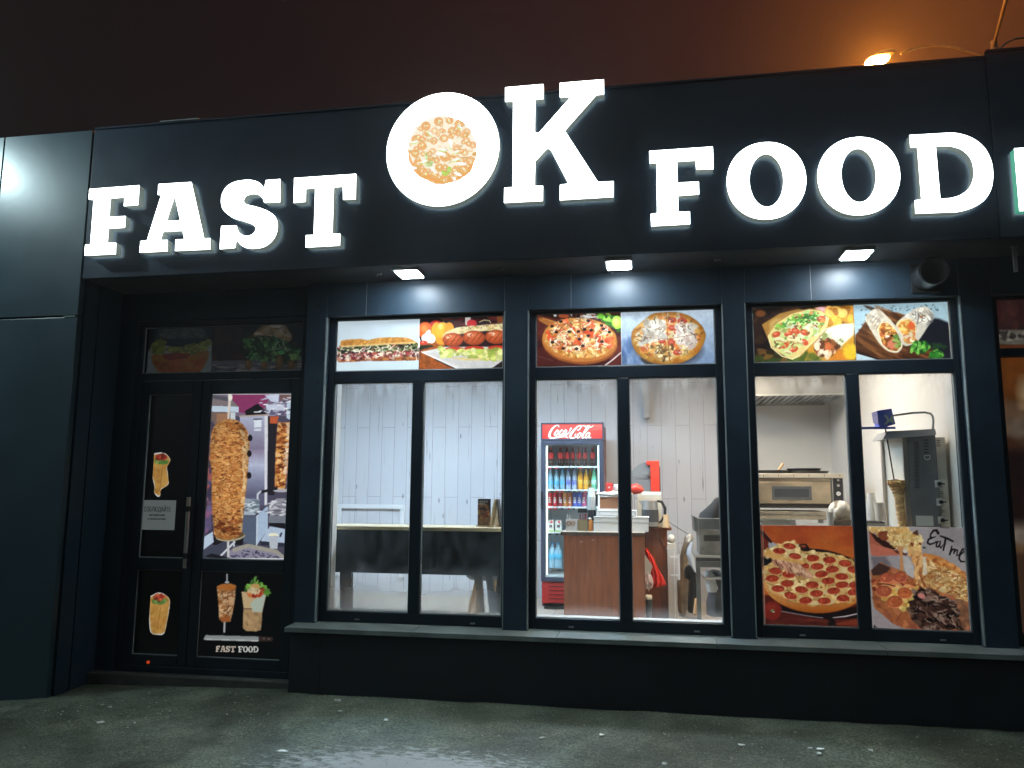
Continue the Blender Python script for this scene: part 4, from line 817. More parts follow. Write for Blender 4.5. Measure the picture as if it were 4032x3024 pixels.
def decal_letter(pts,holes,x0,y0,w_,h_,col):
    xs=[q[0] for q in pts]; ys=[q[1] for q in pts]; a,b,c_,d_=min(xs),min(ys),max(xs),max(ys)
    f=lambda q:(x0+(q[0]-a)/(c_-a)*w_,y0+(q[1]-b)/(d_-b)*h_)
    p.poly([f(q) for q in pts],col)
    for h in holes: p.poly([f(q) for q in h],(3,4,6))
EL=[(q[0],-q[1]) for q in ring(0,0,1,1.06,30)]; EI=[(q[0]*.43,q[1]*.69) for q in EL]
un=lambda q:q
for pts,hs,x0,w_ in ((pF,[],958,32),(pA,[pAi],990,38),(pS,[],1028,30),(pT,[],1060,36),(pF2,[],1113,34),(EL,[EI],1147,34),(EL,[EI],1182,34),(pD,[pDi],1217,35)):
    decal_letter(pts,hs,x0,1122+(x0-958)*.014,w_,43,(196,182,168) if x0<1100 else (206,208,202))
poster(p,-3.352,-2.70,.222,.838,.006,LITD,'black door decal with kebab spit, wrap, knife and the words FAST FOOD')
# --- plain wrap stickers on the narrow leaf
def sticker(ox,oy,k,out,lab,y=.006,d=3):
    xs=[q[0] for q in out]; ys=[q[1] for q in out]; x0,x1,y0,y1=min(xs),max(xs),min(ys),max(ys)
    p=Pic(ox,oy,k,x0-9,y0-9,x1+9,y1+9,(206,206,200),d,9); inn=[((q[0]-(x0+x1)/2)*.9+(x0+x1)/2,(q[1]-(y0+y1)/2)*.93+(y0+y1)/2) for q in out]
    h=y1-y0; p.poly(inn,(186,140,70),1,2); p.scat(40,inn,[(196,150,80),(170,120,56)],(h*.03,h*.07),(1,2),(0,3),(.3,.6))
    c=(min(q[0] for q in inn if q[1]<y0+h*.3)+max(q[0] for q in inn if q[1]<y0+h*.3))/2; r_=(x1-x0)*.3
    p.scat(40,hull(c,y0+h*.2,r_,h*.05),[(90,130,60),(70,110,50),(130,150,80)],(h*.02,h*.045),(1,2)); p.scat(22,hull(c,y0+h*.12,r_*.8,h*.05),[(150,50,36),(110,40,30),(196,90,60)],(h*.025,h*.05),(1,1.8)); p.line([(c+r_*.2,y0+h*.35),(c-r_*.3,y1-h*.15)],h*.012,(140,96,44))
    a=at(ox+x0*k,oy+y1*k,y); b=at(ox+x1*k,oy+y0*k,y)
    tag(filmmesh(p,a[0]-.004,b[0]+.012,a[1]-.004,b[1]+.004,y,LITD,'wrap_sticker',keep=out),lab,'sticker','wrap stickers on the narrow door leaf')
sticker(500,1400,900/2212,spline([(245,960),(300,938),(370,945),(420,1000),(410,1040),(388,1080),(395,1130),(400,1190),(400,1250),(330,1300),(325,1350),(300,1370),(262,1330),(265,1270),(245,1180),(240,1090),(250,1040)],set(),3),'curved wrap sticker, the upper one on the narrow door leaf above the notice')
sticker(300,1900,KE,spline([(500,800),(530,768),(570,754),(610,768),(645,805),(640,880),(625,960),(605,1040),(555,1048),(510,1030),(500,930)],set(),3),'straight wrap sticker, the lower one near the foot of the narrow door leaf')
# --- notice on the narrow leaf
nx0,nz0=at(543,2085,.004); nx1,nz1=at(694,1970,.004)
t=thing('paper_notice','grey paper notice with black Cyrillic writing on the narrow door leaf','notice',((nx0+nx1)/2,.004,nz0))
MB().box(nx0,nx1,.003,.0045,nz0,nz1).build('sheet',mat('grey_paper',(.30,.32,.32),.8,em=(.30,.33,.33),es=.22),t)
tw=(nx1-nx0); txm=mat('black_ink',(.012,.012,.014),.7)
for s_,zz,sz in (('СОБЛЮДАЙТЕ',.68,.052),('масочный режим',.50,.026),('и социальную дистанцию',.37,.021)): textmesh(s_,sz,(nx0+nx1)/2,.0025,nz0+(nz1-nz0)*zz,txm,'writing',t,sx=.60)
# --- burgers over the door
KF=700/2212
p=Pic(540,1250,KF,120,20,955,760,(14,20,28),5,10); p.poly([(130,420),(230,300),(930,290),(930,720),(120,720)],(100,108,112),1,10)
p.ell(545,240,335,125,(36,44,48)); p.scat(130,hull(545,190,300,80),[(52,62,62),(30,38,42),(70,74,66)],(6,18),(1,2)); p.poly([(220,260),(870,260),(820,340),(500,370),(260,330)],(24,26,34),1,6)
p.scat(70,hull(260,370,80,80),[(92,100,40),(64,78,32),(110,112,56)],(12,30),(1,2)); p.scat(90,[(360,400),(520,370),(700,330),(880,290),(930,330),(720,440),(450,440)],[(100,104,48),(70,76,38),(120,118,60)],(10,26),(1,2.4),(-.5,.2))
p.poly(spline([(180,470),(330,470),(560,520),(760,430),(890,420),(860,560),(780,660),(560,700),(320,690),(220,620)],set(),4),(110,78,36),1,5); p.poly([(310,460),(480,440),(680,450),(640,500),(450,540),(340,520)],(96,40,36),1,8); p.scat(90,[(200,560),(850,520),(760,670),(330,690)],[(120,60,34),(96,46,28),(136,80,40)],(12,30),(1,3),(-.2,.2),(.4,.7)); p.ell(235,705,110,22,(96,120,40)); p.poly([(300,690),(800,680),(850,730),(300,740)],(14,16,24),1,6); p.fuzz(.15,3)
bx0=at(540+128*KF,1250+500*KF,.009)[0]; bxm=at(540+938*KF,1250+400*KF,.009)[0]; bx1=at(540+2098*KF,1250+400*KF,.009)[0]
poster(p,bx0,bxm-.001,2.380,2.740,.0075,PRT,'dim picture of a dark bun burger with a pale background over the entrance door')
p=Pic(540,1250,KF,930,20,2120,760,(16,18,26),5,11); p.scat(60,[(940,150),(1340,150),(1340,520),(940,520)],[(34,24,28),(50,28,28),(24,22,30)],(20,60),(1,2)); p.poly([(930,540),(2100,520),(2100,720),(930,720)],(74,74,82),1,8); p.scat(120,[(930,590),(2100,570),(2100,710),(930,710)],[(40,40,48),(110,108,112),(60,60,70),(130,126,120)],(5,14),(3,9),(-.05,.05))
p.poly(spline([(1430,250),(1470,180),(1580,90),(1720,68),(1830,90),(1890,170),(1930,240),(1870,310),(1700,250),(1560,215)],set(),4),(112,92,66),1,4); p.scat(90,[(1480,200),(1600,90),(1800,90),(1900,230),(1700,240)],[(130,112,86),(90,72,52),(140,130,120)],(8,22),(1,3),(-.3,.4)); p.ell(1720,100,90,28,(150,144,138),.1,.5)
p.scat(230,[(1330,290),(1400,180),(1450,250),(1700,260),(1950,330),(2020,390),(1960,540),(1700,540),(1340,500)],[(34,70,40),(24,50,34),(60,104,60),(18,30,26),(90,120,70),(46,40,28)],(12,34),(1,2.4),(-.8,.8)); p.curls(30,[(1400,280),(1900,310),(1900,520),(1400,500)],[(130,150,120),(20,30,22)],(60,120),(6,10),.6); p.ell(1795,435,44,24,(70,140,80))
for a,b,c_,d_ in ((1385,590,44,70),(1580,600,40,52),(1770,560,44,100),(1915,590,44,66)): p.ell(a,b,c_,d_,(84,62,38)); p.ell(a-8,b-14,c_*.5,d_*.5,(108,82,50),0,.6)
p.fuzz(.15,3); poster(p,bxm+.001,bx1,2.380,2.740,.0075,PRT,'dim picture of a burger with green leaves on a plank table over the entrance door')
# --- pizza in an iron pan, lower left of the third window
KG=400/1580
p=Pic(3000,2060,KG,-20,15,1560,1650,(150,62,32),6,12); p.grad((146,58,36),(166,84,36),None,30,500); p.fuzz(.10,25); p.scat(80,[(0,30),(1460,30),(1460,500),(0,500)],[(164,80,40),(140,56,32),(172,92,40)],(40,120),(1,2.4),(-.4,.4),(.1,.3))
p.ell(1100,360,350,170,(176,96,40),.3,1.2,.35); p.poly([(0,130),(120,260),(130,560),(0,560)],(96,38,28),1,20)
p.poly([(0,540),(150,540),(180,640),(20,700)],(20,20,24),1,8); p.poly([(540,330),(690,320),(750,400),(600,400)],(30,22,22),1,4); p.poly([(590,345),(670,340),(690,372),(610,375)],(140,66,44),1,3)
p.poly(spline([(590,405),(760,395),(1000,420),(1250,490),(1500,590),(1500,640),(1250,540),(1000,470),(760,440),(600,440)],set(),4),(28,20,20),1,3); p.line([(640,445),(900,455),(1200,520),(1480,620)],8,(120,100,90))
p.poly([(30,1120),(1510,1120),(1530,1620),(40,1600)],(70,26,22),1,20); p.poly([(280,1270),(800,1380),(1500,1300),(1530,1480),(900,1490),(330,1360)],(22,14,16),1,10); p.line([(300,1370),(700,1440),(950,1475)],14,(120,110,116)); p.line([(1100,1470),(1300,1450),(1500,1405)],[10,22,18],(170,160,164)); p.poly([(1000,1480),(1110,1475),(1150,1540),(1190,1590),(1040,1600)],(20,14,16),1,4); p.poly([(1130,1560),(1500,1480),(1520,1590),(1180,1590)],(110,46,30),1,8)
p.scat(60,[(60,1480),(1000,1500),(1000,1590),(60,1590)],[(80,32,26),(56,20,18),(96,40,30)],(10,30),(2,7),(-.1,.1),(.3,.6)); p.ell(160,1360,140,150,(110,32,26),0,.12); p.ell(150,1300,80,50,(140,50,40),0,.8,.6); p.scat(10,hull(165,1370,30,16),[(170,170,140),(60,70,40)],(6,14),(1,3))
p.poly(hull(830,930,815,470,50,.06),(140,72,28),1,4); p.grad((196,138,76),(150,76,24),hull(830,925,812,462,50,.06),1100,1390)
ptop=hull(840,850,815,405,60,.07,.01,2); p.poly(ptop,(196,164,104),1,5); p.scat(420,ptop,[(206,178,120),(184,146,86),(214,190,136),(170,130,76),(196,158,96)],(16,46),(1,2.4),(-.4,.4)); p.scat(90,ptop,[(150,96,50),(120,80,40),(176,110,64)],(6,16),(1,2.6))
p.line([(100,1070),(300,1180),(600,1260),(900,1285),(1200,1260),(1480,1190)],10,(140,96,50),.7)
def pepp(a,b,rx=98,ry=50,rot=0,c=(150,52,34)): p.ell(a+2,b+8,rx*1.05,ry*1.1,(200,104,80),rot,.2,.7); p.ell(a,b,rx,ry,(112,40,26),rot,.08); p.ell(a,b+5,rx*.94,ry*.9,c,rot,.2); p.scat(8,hull(a,b,rx*.7,ry*.6),[(168,72,50),(130,44,30)],(8,18),(1,2))
for a,b,q in ((790,540,0),(1050,570,.05),(1295,622,.1),(1430,720,.1),(640,650,.25),(860,670,0),(1095,715,-.05),(215,740,.05),(415,795,.08),(160,858,0),(925,790,-.1),(1240,828,.05),(1030,895,-.05),(395,935,0),(783,955,.02),(1245,955,-.1),(250,1015,.05),(615,1030,.1),(1115,1050,-.06),(445,1125,.25),(850,1090,-.02),(1430,1065,-.2),(680,1200,-.04),(970,1205,0),(1260,1165,.02),(1450,960,0)): pepp(a,b,98,50,q)
p.poly([(150,560),(560,620),(800,800),(790,860),(700,860),(560,800),(420,740),(300,700),(180,650)],(168,122,96),1,8); p.scat(120,[(170,570),(560,640),(780,820),(560,800),(320,700)],[(186,140,112),(150,100,78),(206,170,136)],(8,22),(2,5),(.9,1.3))
for a,b in ((300,640),(430,690),(560,770),(220,600)): p.line([(a,b),(a+30,b+55)],12,(60,30,24))
slc=[(45,450),(110,400),(260,330),(500,270),(560,370),(640,470),(700,560),(640,640),(500,600),(330,570),(150,550),(50,490)]
p.poly(slc,(200,166,106),1,5); p.scat(130,slc,[(210,180,124),(186,146,84),(220,196,140)],(14,36),(1,2.2)); p.poly([(45,450),(110,420),(330,530),(500,560),(690,590),(640,640),(330,575),(150,550),(50,490)],(196,146,80),.8,6); p.poly([(110,400),(250,330),(110,270),(100,330)],(150,150,154),1,5); p.line([(10,150),(90,240),(140,290)],[60,50,40],(46,24,22)); p.line([(60,150),(140,240)],26,(150,80,56))
for a,b,q in ((432,355,.1),(270,430,.05),(515,510,.15)): pepp(a,b,94,44,q)
p.fuzz(.08,3); p.line([(0,30),(1440,35)],8,(190,180,170)); p.line([(50,1608),(1520,1640)],14,(206,200,190)); p.line([(12,40),(50,1600)],8,(150,140,130))
poster(p,.750,1.338,.590,1.243,.0035,LITD,'picture of a pepperoni pizza with a lifted slice, low in the third window',name='pizza_poster')
# --- pizza with stretched cheese and hand lettering, lower right
KH=440/1659
p=Pic(3400,2060,KH,55,35,1640,1640,(150,144,146),6,13); p.grad((146,141,142),(152,147,146)); p.fuzz(.06,30); p.ell(1300,160,300,160,(112,107,110),.4,1.2,.5); p.poly([(100,480),(520,480),(600,700),(300,760),(120,700)],(144,138,140),1,10); p.poly([(110,490),(330,490),(420,640),(150,690)],(92,86,92),.8,20)
p.poly(spline([(860,470),(960,455),(1120,490),(1280,580),(1420,680),(1560,760),(1600,900),(1600,1250),(900,980),(840,800)],{0,6,7,8},4),(176,112,62),1,5)
rgt=[(860,560),(1000,540),(1180,620),(1400,740),(1560,830),(1580,1180),(1400,1120),(940,960),(850,800)]
p.poly(rgt,(204,160,92),1,8); p.scat(330,rgt,[(200,166,106),(176,130,76),(212,186,136),(160,106,62),(190,146,90)],(14,36),(1,2.6),(-.5,.3)); p.curls(110,rgt,[(110,64,34),(140,84,44),(230,206,150)],(40,110),(6,11),.5,(-.5,.5)); p.scat(60,[(860,480),(960,460),(1300,600),(1560,770),(1560,830),(1200,640),(900,560)],[(186,120,60),(150,84,40),(206,146,84)],(12,30),(1,2.5),(.2,.7)); p.poly([(865,490),(930,500),(950,760),(880,760)],(206,200,180),.8,8)
crust=spline([(120,760),(230,600),(330,640),(480,680),(620,720),(760,830),(900,930),(1100,1010),(1400,1150),(1600,1200),(1610,1600),(700,1590),(460,1500),(260,1340),(160,1240),(130,1000)],{8,9,10,11},4)
p.poly(crust,(146,84,50),1,5); p.scat(240,crust,[(160,96,58),(126,68,42),(176,112,72),(140,80,60)],(14,50),(1,2.6),(0,1.2),(.4,.8)); p.poly([(110,700),(230,590),(310,620),(400,660),(330,760),(140,780)],(60,40,36),1,10); p.poly([(150,1250),(250,1360),(470,1510),(700,1600),(150,1610)],(142,132,134),1,8); p.poly([(150,1500),(240,1590),(150,1590)],(24,20,22),1,5); p.line([(470,1480),(560,1340)],8,(90,50,34))
chs=[(240,900),(520,900),(760,920),(800,1060),(760,1130),(700,1280),(560,1290),(420,1150),(270,1110)]
p.poly(chs,(196,158,80),1,10); p.scat(150,chs,[(206,176,96),(180,136,64),(216,190,120)],(14,40),(1,2)); p.scat(70,[(130,820),(600,840),(820,900),(820,960),(300,930),(140,1000)],[(170,90,56),(120,50,34),(196,120,76),(206,150,96)],(12,34),(1,2.6),(-.3,.4))
p.poly([(600,890),(760,830),(860,930),(640,905)],(150,80,44),1,5); p.line([(210,900),(350,905),(470,935)],16,(56,34,24))
def pep2(a,b,r_,c=(170,84,50)): p.ell(a+4,b+8,r_*1.06,r_*.8,(216,120,84),0,.2); p.ell(a,b,r_,r_*.74,(110,48,32),0,.06); p.ell(a,b+4,r_*.95,r_*.7,c,0,.25); p.scat(14,hull(a,b,r_*.7,r_*.5),[(184,100,64),(150,70,44)],(8,20),(1,2))
for a,b,r_,c in ((345,805,95,(160,80,58)),(540,800,95,(156,76,56)),(305,1005,108,(150,76,52)),(610,1032,104,(176,94,48)),(465,1160,112,(160,84,46))): pep2(a,b,r_,c)
dk=[(720,1180),(820,990),(960,960),(1040,1040),(1200,1100),(1420,1190),(1500,1400),(1560,1560),(900,1560),(700,1420)]
p.poly(dk,(58,40,36),1,14); p.scat(300,dk,[(32,22,20),(66,44,36),(96,70,58),(20,14,14),(128,102,90),(54,34,30)],(14,44),(1,3),(-.2,.9)); p.curls(60,dk,[(150,128,112),(110,86,72),(14,10,10),(14,10,10)],(60,150),(8,15),.5,(-.2,1.2)); p.ell(860,1080,60,38,(190,120,110),.4,.4); p.scat(60,[(1420,1150),(1580,1200),(1590,1580),(1480,1580)],[(150,100,70),(120,84,60),(96,64,48)],(16,40),(1,2.4))
p.poly([(80,110),(400,300),(500,400),(480,470),(120,480),(90,300)],(150,84,66),1,10); p.poly([(100,300),(480,400),(640,420),(640,470),(200,490),(110,470)],(172,98,78),1,10); p.poly([(80,120),(220,200),(500,370),(480,400),(300,350),(180,260)],(44,26,22),1,6); p.poly([(440,400),(650,420),(640,480),(500,450)],(70,34,28),1,4); p.ell(620,410,38,36,(190,184,180),0,.2)
ch2=[(80,60),(620,60),(680,150),(840,190),(860,300),(800,450),(600,350),(500,360),(380,260),(330,180),(220,150),(110,110)]
p.poly(ch2,(200,160,100),1,8); p.scat(220,ch2,[(216,190,130),(226,206,150),(190,146,84),(206,170,106)],(16,40),(1,2)); p.curls(60,[(330,90),(840,190),(840,300),(500,340)],[(170,130,76),(232,214,160)],(30,80),(6,10),.9); p.scat(30,[(240,150),(340,150),(330,230),(250,220)],[(110,54,36),(140,80,50)],(14,36),(1,1.6)); p.ell(720,310,24,32,(120,60,40),-.4); p.ell(840,305,16,24,(110,50,34),-.6)
p.poly([(500,350),(590,350),(580,480),(600,700),(540,700),(545,500)],(182,128,84),1,6); p.poly([(660,380),(860,430),(870,560),(860,780),(960,960),(900,960),(820,900),(750,880),(760,640),(700,480)],(180,126,78),1,8); p.scat(110,[(670,390),(860,430),(860,760),(940,950),(780,880),(760,640)],[(196,146,92),(160,104,60),(210,166,110)],(9,26),(1,3),(1.2,1.9)); p.line([(840,780),(930,950)],16,(120,56,30)); p.poly([(590,500),(660,500),(750,650),(745,820),(640,760),(600,650)],(172,168,166),1,8)
p.poly([(720,150),(800,95),(820,190)],(70,44,34),1,5); INK=(14,12,16)
for P,wd in (([(1110,150),(1085,105),(1040,110),(1000,160),(990,205),(1030,215),(1070,200)],[40,34,30,24,22,18,14]),([(1030,215),(965,240),(950,290),(985,315),(1040,300),(1085,270)],[22,26,26,26,22,16]),([(1110,270),(1085,300),(1080,345),(1105,355),(1135,310),(1140,270)],[20,22,22,20,18,16]),([(1140,270),(1130,340),(1150,370),(1180,320)],[20,20,18,12]),([(1140,190),(1200,210),(1260,235),(1330,270)],[22,28,32,26]),([(1220,225),(1205,310),(1185,400)],[30,28,26]),([(1310,345),(1300,400),(1280,465)],[22,26,28]),([(1290,440),(1330,385),(1355,390),(1340,450)],[16,20,22,20]),([(1345,440),(1375,395),(1395,400),(1385,480)],[14,18,20,20]),([(1385,480),(1440,470),(1495,420),(1500,385),(1470,385),(1430,460),(1420,530),(1450,570),(1530,570)],[14,18,22,22,24,26,26,26,16]),([(890,360),(915,367)],[22,18]),([(1140,62),(1260,68)],[16,16])): p.line(P,wd,INK)
p.fuzz(.07,3); p.line([(80,45),(1500,55)],10,(196,190,186)); p.line([(150,1600),(1610,1620)],14,(190,186,176)); p.line([(70,60),(150,1600)],8,(150,144,140))
poster(p,1.430,2.018,.590,1.243,.0035,LITD,'picture of stretching pizza cheese with the black words Eat me, low in a window',name='pizza_poster')
# --- dim pictures in the fourth window
KJ=532/981
p=Pic(3500,1100,KJ,715,130,1000,590,(34,22,22),4,14); p.scat(50,[(720,140),(990,140),(990,360),(720,360)],[(44,26,26),(60,34,30),(50,22,24)],(10,30),(1,4),(1.3,1.8)); p.poly([(740,370),(990,365),(990,475),(740,470)],(84,80,72),1,6); p.scat(30,[(740,385),(990,380),(990,430),(740,430)],[(40,36,34),(110,104,94)],(10,24),(1,2)); p.grad((86,46,20),(76,40,22),[(740,475),(990,475),(990,580),(740,575)]); p.fuzz(.2,4)
poster(p,2.325,2.60,2.42,2.752,.02,vcmat('dark_print',.5,.75),'dim brown picture at the top of the dark right window','dim pictures in the dark window',name='dark_poster')
p=Pic(3500,1100,KJ,740,600,1000,2000,(60,34,22),6,15); p.grad((90,48,16),(40,26,20),None,680,1300); p.scat(30,[(760,950),(990,950),(990,1100),(780,1100)],[(96,84,72),(80,60,44)],(30,70),(1,2),(0,1),(.3,.6),.9); p.ell(985,820,50,110,(160,140,110),0,1.2,.7); p.poly([(790,1250),(1000,1250),(1000,1780),(840,1780)],(22,14,14),.9,40); p.ell(950,1870,120,90,(120,112,100),0,1.2,.8); p.poly([(860,1920),(1000,1920),(1000,2000),(870,2000)],(90,64,40),.7,30); p.fuzz(.2,8)
poster(p,2.325,2.60,.585,2.36,.02,vcmat('dark_print',.5,.75),'dim brown blurred picture filling the lower dark window on the right edge','dim pictures in the dark window',name='dark_poster')
# --- pizza picture on the round letter
KI=320/1659
p=Pic(1600,440,KI,-20,20,1480,1520,(255,255,255),7,16)
orng=[(236,160,96),(232,144,80),(240,180,120),(226,132,70)]
p.poly(hull(735,775,690,680,50,0,.03,6),(255,238,206),.75,60); p.scat(60,[(40,700),(120,1000),(300,1330),(700,1470),(1100,1380),(1380,1100),(1420,800),(1330,1050),(1000,1330),(700,1390),(300,1220),(120,950)],orng,(18,40),(1,2.4),(0,3.1))
p.poly(spline([(40,760),(70,1060),(230,1290),(480,1410),(760,1475),(1000,1420),(1230,1280),(1390,1080),(1420,900),(1330,1060),(1000,1330),(740,1390),(480,1330),(260,1230),(110,1000)],set(),4),(238,156,92),.9,16)
def tom(a,b,r_,s_=1.0): p.ell(a,b,r_,r_*.95,(222,140,76),0,.06,s_); p.ell(a,b,r_*.82,r_*.76,(246,204,144),0,.1,s_); p.ell(a,b,r_*.66,r_*.60,(238,160,92),0,.2,s_); p.scat(7,hull(a,b,r_*.4,r_*.4),[(255,250,214),(255,246,196)],(r_*.08,r_*.2),(1,2.4))
for a,b,r_,s_ in ((660,200,95,.75),(885,180,75,.8),(1085,250,95,.7),(400,290,95,.8),(575,390,80,.35),(930,390,85,.6),(1230,410,85,.4),(190,560,90,.6),(330,560,70,.6),(560,590,80,.6),(770,540,85,.7),(1220,590,85,.5),(1360,680,75,.6),(320,700,95,.8),(180,850,85,1),(345,860,60,.8),(540,810,80,.35),(1030,750,90,.5),(1190,830,80,.5),(790,920,105,.9),(940,950,75,.8),(240,1050,95,.9),(620,990,70,.8),(1110,1010,95,.7),(1310,1000,95,.8),(680,1140,90,1),(360,1240,95,1),(580,1280,90,.9),(780,1370,100,1),(1010,1200,90,.9),(1180,1170,95,1),(430,430,70,.7),(1060,440,70,.7)): tom(a,b,r_,s_)
p.poly([(500,1120),(390,830),(560,930),(540,1150)],(255,255,255)); p.scat(40,[(390,830),(540,1030),(520,1140),(410,1080)],[(196,226,160),(214,236,180),(180,214,140)],(10,26),(1,3),(.9,1.4)); p.poly(spline([(720,1260),(770,1160),(850,1120),(920,1140),(890,1250),(800,1310)],set(),4),(174,214,96),1,6); p.scat(12,hull(820,1210,70,50),[(196,228,130),(150,196,80)],(10,24),(1,3))
rq=random.Random(8)
for _ in range(46):
    t_=rq.uniform(0,6.28); q_=rq.uniform(.15,.93)**.6; tom(735+660*q_*math.cos(t_),770+640*q_*math.sin(t_),rq.uniform(38,64),rq.uniform(.35,.8))
p.curls(110,hull(735,770,690,670),[(206,150,84),(222,170,104),(190,150,96)],(40,110),(6,11),.7)
for a,b,l,t in ((170,640,80,-.2),(1010,840,80,-.3),(740,800,90,.1),(900,730,60,1.2),(1000,1000,110,-.3),(470,460,80,.8),(1080,330,60,.6),(350,1040,90,-.3)): p.ell(a,b,l,22,(206,224,130),t,.3,.85); p.ell(a+10,b-26,l*.9,22,(255,255,252),t,.2)
for a,b,l,t in ((700,860,110,.1),(560,1190,100,.7),(1050,1270,90,.4),(900,620,80,1.3),(1120,1060,110,.1),(130,1150,90,0),(980,1370,40,1.4)): p.ell(a,b,l,34,(255,255,252),t,.1)
p.curls(50,hull(740,760,640,620),[(226,206,150),(190,186,160),(250,214,170)],(40,110),(6,11),.6); p.a=np.maximum(p.a,np.array([190,170,90])); 
b0=at(1600+30*KI,440+1480*KI,YLF); b1=at(1600+1440*KI,440+60*KI,YLF)
out=hull(735,775,725,715,60,0,.03,4)
filmmesh(p,b0[0]-.02,b1[0]+.02,b0[1]-.02,b1[1]+.03,YLF-.0015,vcmat('face_print',.2,1.0),'pizza_picture',odisc,keep=out).location-=Vector((-1.379,YF,3.41))
# ------------------------------------------------------------------ inside the shop: room
ZF=.20; YB=3.9; XW=2.08; ZC=2.95
def plankmat():
    m=bpy.data.materials.new('bleached_planks'); m.use_nodes=True; n=m.node_tree.nodes; l=m.node_tree.links; b=n['Principled BSDF']
    g=n.new('ShaderNodeNewGeometry'); sp=n.new('ShaderNodeSeparateXYZ'); l.new(g.outputs['Position'],sp.inputs[0])
    cb=n.new('ShaderNodeCombineXYZ'); l.new(sp.outputs['Z'],cb.inputs['X']); l.new(sp.outputs['X'],cb.inputs['Y'])
    br=n.new('ShaderNodeTexBrick'); br.inputs['Scale'].default_value=1; br.inputs['Brick Width'].default_value=1.38; br.inputs['Row Height'].default_value=.166
    br.inputs['Mortar Size'].default_value=.0022; br.inputs['Mortar Smooth'].default_value=.2; br.offset=.37; br.squash=1; br.inputs['Bias'].default_value=0
    br.inputs['Color1'].default_value=(.57,.57,.58,1); br.inputs['Color2'].default_value=(.61,.61,.61,1); br.inputs['Mortar'].default_value=(.26,.21,.21,1)
    l.new(cb.outputs[0],br.inputs['Vector'])
    mp=n.new('ShaderNodeMapping'); mp.inputs['Scale'].default_value=(26,1,1.0); l.new(g.outputs['Position'],mp.inputs[0])
    x=n.new('ShaderNodeTexNoise'); x.inputs['Scale'].default_value=1.5; x.inputs['Detail'].default_value=8; x.inputs['Roughness'].default_value=.62; x.inputs['Distortion'].default_value=.7; l.new(mp.outputs[0],x.inputs['Vector'])
    r=n.new('ShaderNodeValToRGB'); r.color_ramp.elements[0].position=.29; r.color_ramp.elements[0].color=(.42,.40,.39,1); r.color_ramp.elements[1].position=.39; r.color_ramp.elements[1].color=(1,1,1,1)
    l.new(x.outputs['Fac'],r.inputs[0])
    mp2=n.new('ShaderNodeMapping'); mp2.inputs['Scale'].default_value=(7,1,2.2); l.new(g.outputs['Position'],mp2.inputs[0])
    v=n.new('ShaderNodeTexVoronoi'); v.inputs['Scale'].default_value=1.1; l.new(mp2.outputs[0],v.inputs['Vector'])
    r2=n.new('ShaderNodeValToRGB'); r2.color_ramp.elements[0].position=.03; r2.color_ramp.elements[0].color=(.35,.33,.32,1); r2.color_ramp.elements[1].position=.10; r2.color_ramp.elements[1].color=(1,1,1,1); l.new(v.outputs['Distance'],r2.inputs[0])
    def mul(a,c):
        q=n.new('ShaderNodeMix'); q.data_type='RGBA'; q.blend_type='MULTIPLY'; q.inputs['Factor'].default_value=1; l.new(a,q.inputs['A']); l.new(c,q.inputs['B']); return q.outputs['Result']
    l.new(mul(mul(br.outputs['Color'],r.outputs[0]),r2.outputs[0]),b.inputs['Base Color']); b.inputs['Roughness'].default_value=.55
    return m
PLANK=plankmat()
def tilemat():
    m=bpy.data.materials.new('beige_floor_tiles'); m.use_nodes=True; n=m.node_tree.nodes; l=m.node_tree.links; b=n['Principled BSDF']
    g=n.new('ShaderNodeNewGeometry'); br=n.new('ShaderNodeTexBrick'); br.inputs['Scale'].default_value=1; br.inputs['Brick Width'].default_value=.33; br.inputs['Row Height'].default_value=.33; br.offset=0
    br.inputs['Mortar Size'].default_value=.005; br.inputs['Color1'].default_value=(.50,.41,.31,1); br.inputs['Color2'].default_value=(.56,.47,.36,1); br.inputs['Mortar'].default_value=(.24,.2,.16,1)
    l.new(g.outputs['Position'],br.inputs['Vector']); l.new(br.outputs['Color'],b.inputs['Base Color']); b.inputs['Roughness'].default_value=.35; return m
def st(m,name,mt): return tag(m.build(name,mt),kind='structure')
st(MB().box(-4.15,XW,.123,YB,ZF-.05,ZF),'interior_floor',tilemat())
st(MB().box(-4.15,XW+.1,.123,YB+.1,ZC,ZC+.05),'interior_ceiling',mat('ceiling_paint',(.72,.70,.67),.8))
st(MB().box(-4.25,-4.151,.123,YB,ZF-.05,ZC),'interior_wall_left',PLANK)
BM=MB().box(-4.25,.92,YB,YB+.1,ZF-.05,ZC); st(BM,'interior_wall_back',PLANK)
KW=mat('kitchen_wall_paint',(.68,.66,.615),.6,noise=.03,nscale=3)
st(MB().box(.921,XW+.1,YB,YB+.1,ZF-.05,ZC),'kitchen_wall_back',KW)
st(MB().box(XW,XW+.1,.123,YB-.001,ZF-.05,ZC),'kitchen_wall_right',KW)
# inner face of the front wall, so the room closes
m=MB(); m.box(-4.15,-2.40,.1205,.125,2.8,ZC); m.box(-2.56,-2.40,.1205,.125,ZF,2.8)
for a,b in ((-1.02,-.84),(.53,.69)): m.box(a,b,.1205,.125,ZF,ZC)
for a,b,c in WIN: m.box(a,b,.1205,.125,2.801,ZC); m.box(a,b,.1205,.125,ZF,.499)
st(m,'interior_wall_front',WHITE)
